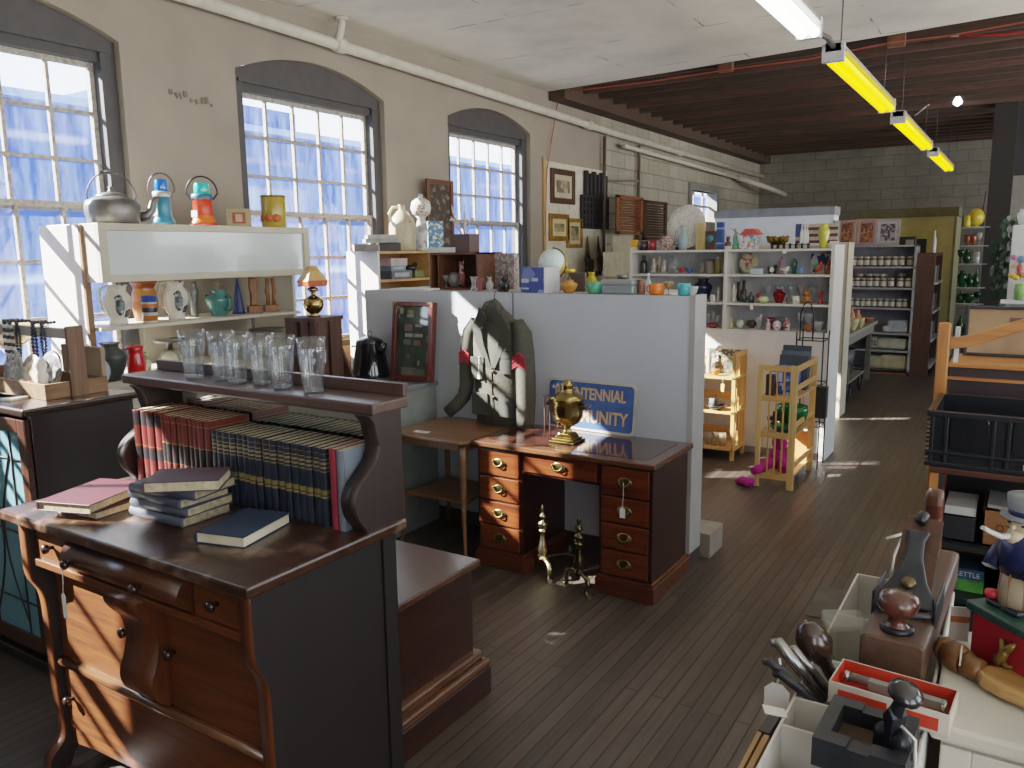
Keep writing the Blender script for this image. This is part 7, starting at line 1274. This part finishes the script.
MB().lathe([(0,.254),(.034,.256),(.036,.260),(.025,.262),(.026,.268),(.029,.296),(.0,.298)],n=22).done('grey_hat', paint('7c8288',.4,var=.15), bx_); MB().lathe([(.0257,.263),(.0268,.272)],n=22).done('hat_band', paint('1e2c54',.4), bx_)
m = MB()
for i in range(9): a = 2*PI*i/9; m.tube([(.0285*math.cos(a),.0285*math.sin(a),.094),(.027*math.cos(a),.027*math.sin(a),.16)],.0025,5)
m.done('brown_stripe', paint('9a6a44',.5), bx_); MB().box(-.028,-.004,-.034,.008,.092,.102).box(.004,.028,-.034,.008,.092,.102).done('shoe', paint('1a1a1e',.3), bx_, bev=.004)
MB().tube([(.0,-.022,.228),(-.004,-.04,.226),(-.006,-.058,.236),(-.006,-.07,.245)],[.006,.005,.004,.004],7).done('white_goatee', paint('cfcfca',.5), bx_)  # white chin beard jutting forward from the face
for ch in bx_.children:
    if ch.name.split('.')[0] in ('striped_trousers','blue_coat','head','eyes','grey_hat','hat_band','brown_stripe','shoe','white_goatee'): ch.location.x = -.056; ch.scale.z = .81; ch.location.z = .0175
    if ch.name.startswith('brass_relief'): ch.location.x = .015
# tools in the compartment tray
kn = thing('wooden_masher', (-.19,1.15,1.16), 'dark turned wooden masher head poking out of the tray', 'masher'); a = P(812,638,z=1.245); b_ = a+Vector((.045,.03,-.10)); d = (b_-a).normalized(); q_ = d.to_track_quat('Z','Y').to_matrix().to_4x4()
MB().lathe([(0,-.026),(.013,-.022),(.023,-.006),(.025,.012),(.016,.034),(.0095,.046),(.010,.115),(0,.115)],n=18).xf(0, Matrix.Translation(a-Vector(kn.location)) @ q_).done('masher', wood('1e1310','3e2a20','z',.2,.4), kn)
for i,(dx,dy,c,lb,r) in enumerate(((0,0,'9a9894','thick chrome tool handle leaning in the tray',.0075),(.018,.012,'8f8d88','second chrome tool behind the thick chrome handle',.006),(-.004,-.022,'3a3a3c','dark pliers handle below the chrome tools',.006),(.012,-.03,'2c2c30','lowest black pliers handle in the tray',.006))):
    a = Vector((-.262+dx,1.085+dy,1.25-.01*i)); e = Vector((-.192+dx*.6,1.105+dy,1.175)); tag(MB().tube([(0,0,0),(.008,.0,.004),(e-a)*.5+Vector((0,0,.006)),e-a],[r*.8,r*1.2,r*1.1,r],9).done('hand_tool', paint(c,.25 if i < 2 else .4,metal=.9 if i < 2 else .3,var=.2), loc=a), lb, 'tool')
tg = thing('price_tag', (-.247,1.07,1.238), 'house shaped white tag hanging over the edge of the tray', 'tag', 'white price tags'); tagparts(tg,.035,.034,.045)
tag(MB().prism(rrect(.062,.034,.006,4),-.012,.0,'xz').done('clear_case', glass('eceee4',.1), loc=(-.205,1.30,1.205)), 'clear plastic case with a yellow edge lying at the far end of the tray', 'case'); bpy.data.objects['clear_case'].rotation_euler = (rad(-65),0,rad(30))
fr_ = thing('folding_rule', (-.270,.99,1.10), 'yellow folding wooden rule propped against the near edge of the tray', 'ruler'); MB().bar((0,-.14,-.02),(.012,.075,.015),.008,.014).bar((-.01,-.14,-.02),(.002,.075,.016),.006,.014).done('rule', wood('9a6f38','c99a5a','y',.4,.1), fr_); MB().bar((.007,.075,.015),(.014,.17,.02),.016,.018).done('black_tip', paint('1b1b1d',.5), fr_)
tg = thing('price_tag', (-.235,1.005,1.196), 'folded white tag lying across the tray corner', 'tag', 'white price tags'); MB().bx((0,0,0),(.03,.018,.0012),(.1,.2,.5)).done('card', paint('dcdad4',.7), tg)
tag(MB().ell((0,0,.012),.012,.01,.012,10,6).tube([(0,0,.02),(.006,0,.035)],.005,6).done('plastic_stopper', paint('b81c28',.35), loc=(-.172,.955,1.105)), 'small red plastic cap in the near compartment of the tray', 'cap'); tag(MB().bx((0,0,.02),(.05,.03,.03),(0,.3,.2)).done('wood_block', wood('6a5234','92764e','x',.5,0), loc=(-.195,1.02,1.106), bev=.003), 'small brown wood block in the tray compartment', 'block')
tag(MB().bx((0,0,.04),(.06,.002,.05),(.5,.1,.5)).done('white_card', paint('dedcd6',.7), loc=(-.16,.90,1.12)), 'white card leaning in the nearest tray compartment', 'card')
tag(MB().bx((0,0,.03),(.07,.05,.02),(0,.2,-.5)).done('grey_sharpener', paint('5a5a5c',.4,metal=.6), loc=(-.15,1.13,1.12), bev=.004), 'grey metal block lying beside the masher in the tray', 'tool')
tag(MB().box(-.015,.012,-.001,.001,0,.055).done('striped_bag', bands('bag_stripe',[(0,'d0cbc2'),(.3,'b06a3a'),(.4,'d0cbc2'),(.6,'b06a3a'),(.7,'d0cbc2')],.1,.5), loc=(-.042,1.34,TZ), rz=rad(20)), 'white paper bag with orange stripes behind the plane', 'bag')
tag(MB().lathe([(0,0),(.07,.0),(.085,.006),(.085,.012),(.07,.008),(0,.006)],n=26).done('black_plate', paint('17171a',.3), loc=(.02,1.0,TZ-.12)), 'rim of a black dish at the bottom right edge', 'dish')
tag(MB().box(-.075,.4,.86,1.06,0,TZ-.121).done('low_cupboard', paint('a39e92',.5), org=(.1,.95,0)), 'low pale cupboard in front of the white one at the bottom right', 'cupboard')
# ================================================================ light, sky, camera
sun = bpy.data.lights.new('sun', 'SUN'); sun.energy = 56; sun.angle = rad(.6); sun.color = (1,.93,.80)
so = bpy.data.objects.new('sun', sun); COL.objects.link(so); so.rotation_euler = Vector((1,.62,-.72)).to_track_quat('-Z','Y').to_euler(); so.location = (-10,-8,8)
w = bpy.data.worlds.new('sky'); bpy.context.scene.world = w; w.use_nodes = True; n = w.node_tree.nodes; l = w.node_tree.links; bgn = n['Background']
tc = n.new('ShaderNodeTexCoord'); sp = n.new('ShaderNodeSeparateXYZ'); l.new(tc.outputs['Generated'], sp.inputs[0])
rp = ramp(n, [(.0,(2.2,2.1,2.0,1)),(.485,(2.0,1.95,1.9,1)),(.5,(.95,.97,1,1)),(.62,(.80,.90,1,1)),(1,(.55,.74,1,1))]); mp = N(n,'ShaderNodeMapRange',ins={'From Min':-1,'From Max':1}); l.new(sp.outputs['Z'],mp.inputs[0]); l.new(mp.outputs[0],rp.inputs[0]); l.new(rp.outputs[0],bgn.inputs[0]); bgn.inputs[1].default_value = 5.0
def portal(x, y, z, sx, sy, d):
    L = bpy.data.lights.new('window_portal','AREA'); L.shape = 'RECTANGLE'; L.size = sx; L.size_y = sy; L.cycles.is_portal = True
    q = bpy.data.objects.new('window_portal', L); COL.objects.link(q); q.location = (x,y,z); q.rotation_euler = Vector(d).to_track_quat('-Z','Z').to_euler()
for w_ in WINS: portal(WX-.28,(w_[0]+w_[1])/2,2.1,w_[1]-w_[0],2.3,(1,0,0))
for a,b in ((-1.6,.4),(1.6,3.6),(4.8,6.8),(8,10),(11,13),(14,16.5)): portal(XR+.22,(a+b)/2,2.05,b-a,2.4,(-1,0,0))
for a,b in ((1.2,2.8),): portal((a+b)/2,Y0-.22,2.05,b-a,2.4,(0,1,0))
cam = bpy.data.cameras.new('camera'); cam.sensor_width = 36; cam.lens = 36*FPX/1024; cam.clip_start = .05; cam.clip_end = 200
co = bpy.data.objects.new('camera', cam); COL.objects.link(co)
M = Matrix.Identity(4)
for i in range(3): M[i][0], M[i][1], M[i][2] = CR[i], CU[i], -CF[i]
M.translation = (0,0,CH); co.matrix_world = M
sc_ = bpy.context.scene; sc_.camera = co
sc_.cycles.use_denoising = True; sc_.cycles.max_bounces = 10; sc_.cycles.transparent_max_bounces = 16; sc_.cycles.diffuse_bounces = 5; sc_.cycles.glossy_bounces = 4; sc_.cycles.sample_clamp_indirect = 6; sc_.cycles.caustics_reflective = False; sc_.cycles.caustics_refractive = False
sc_.view_settings.view_transform = 'Filmic'; sc_.view_settings.look = 'Medium Low Contrast' if False else 'None'; sc_.view_settings.exposure = 0.25
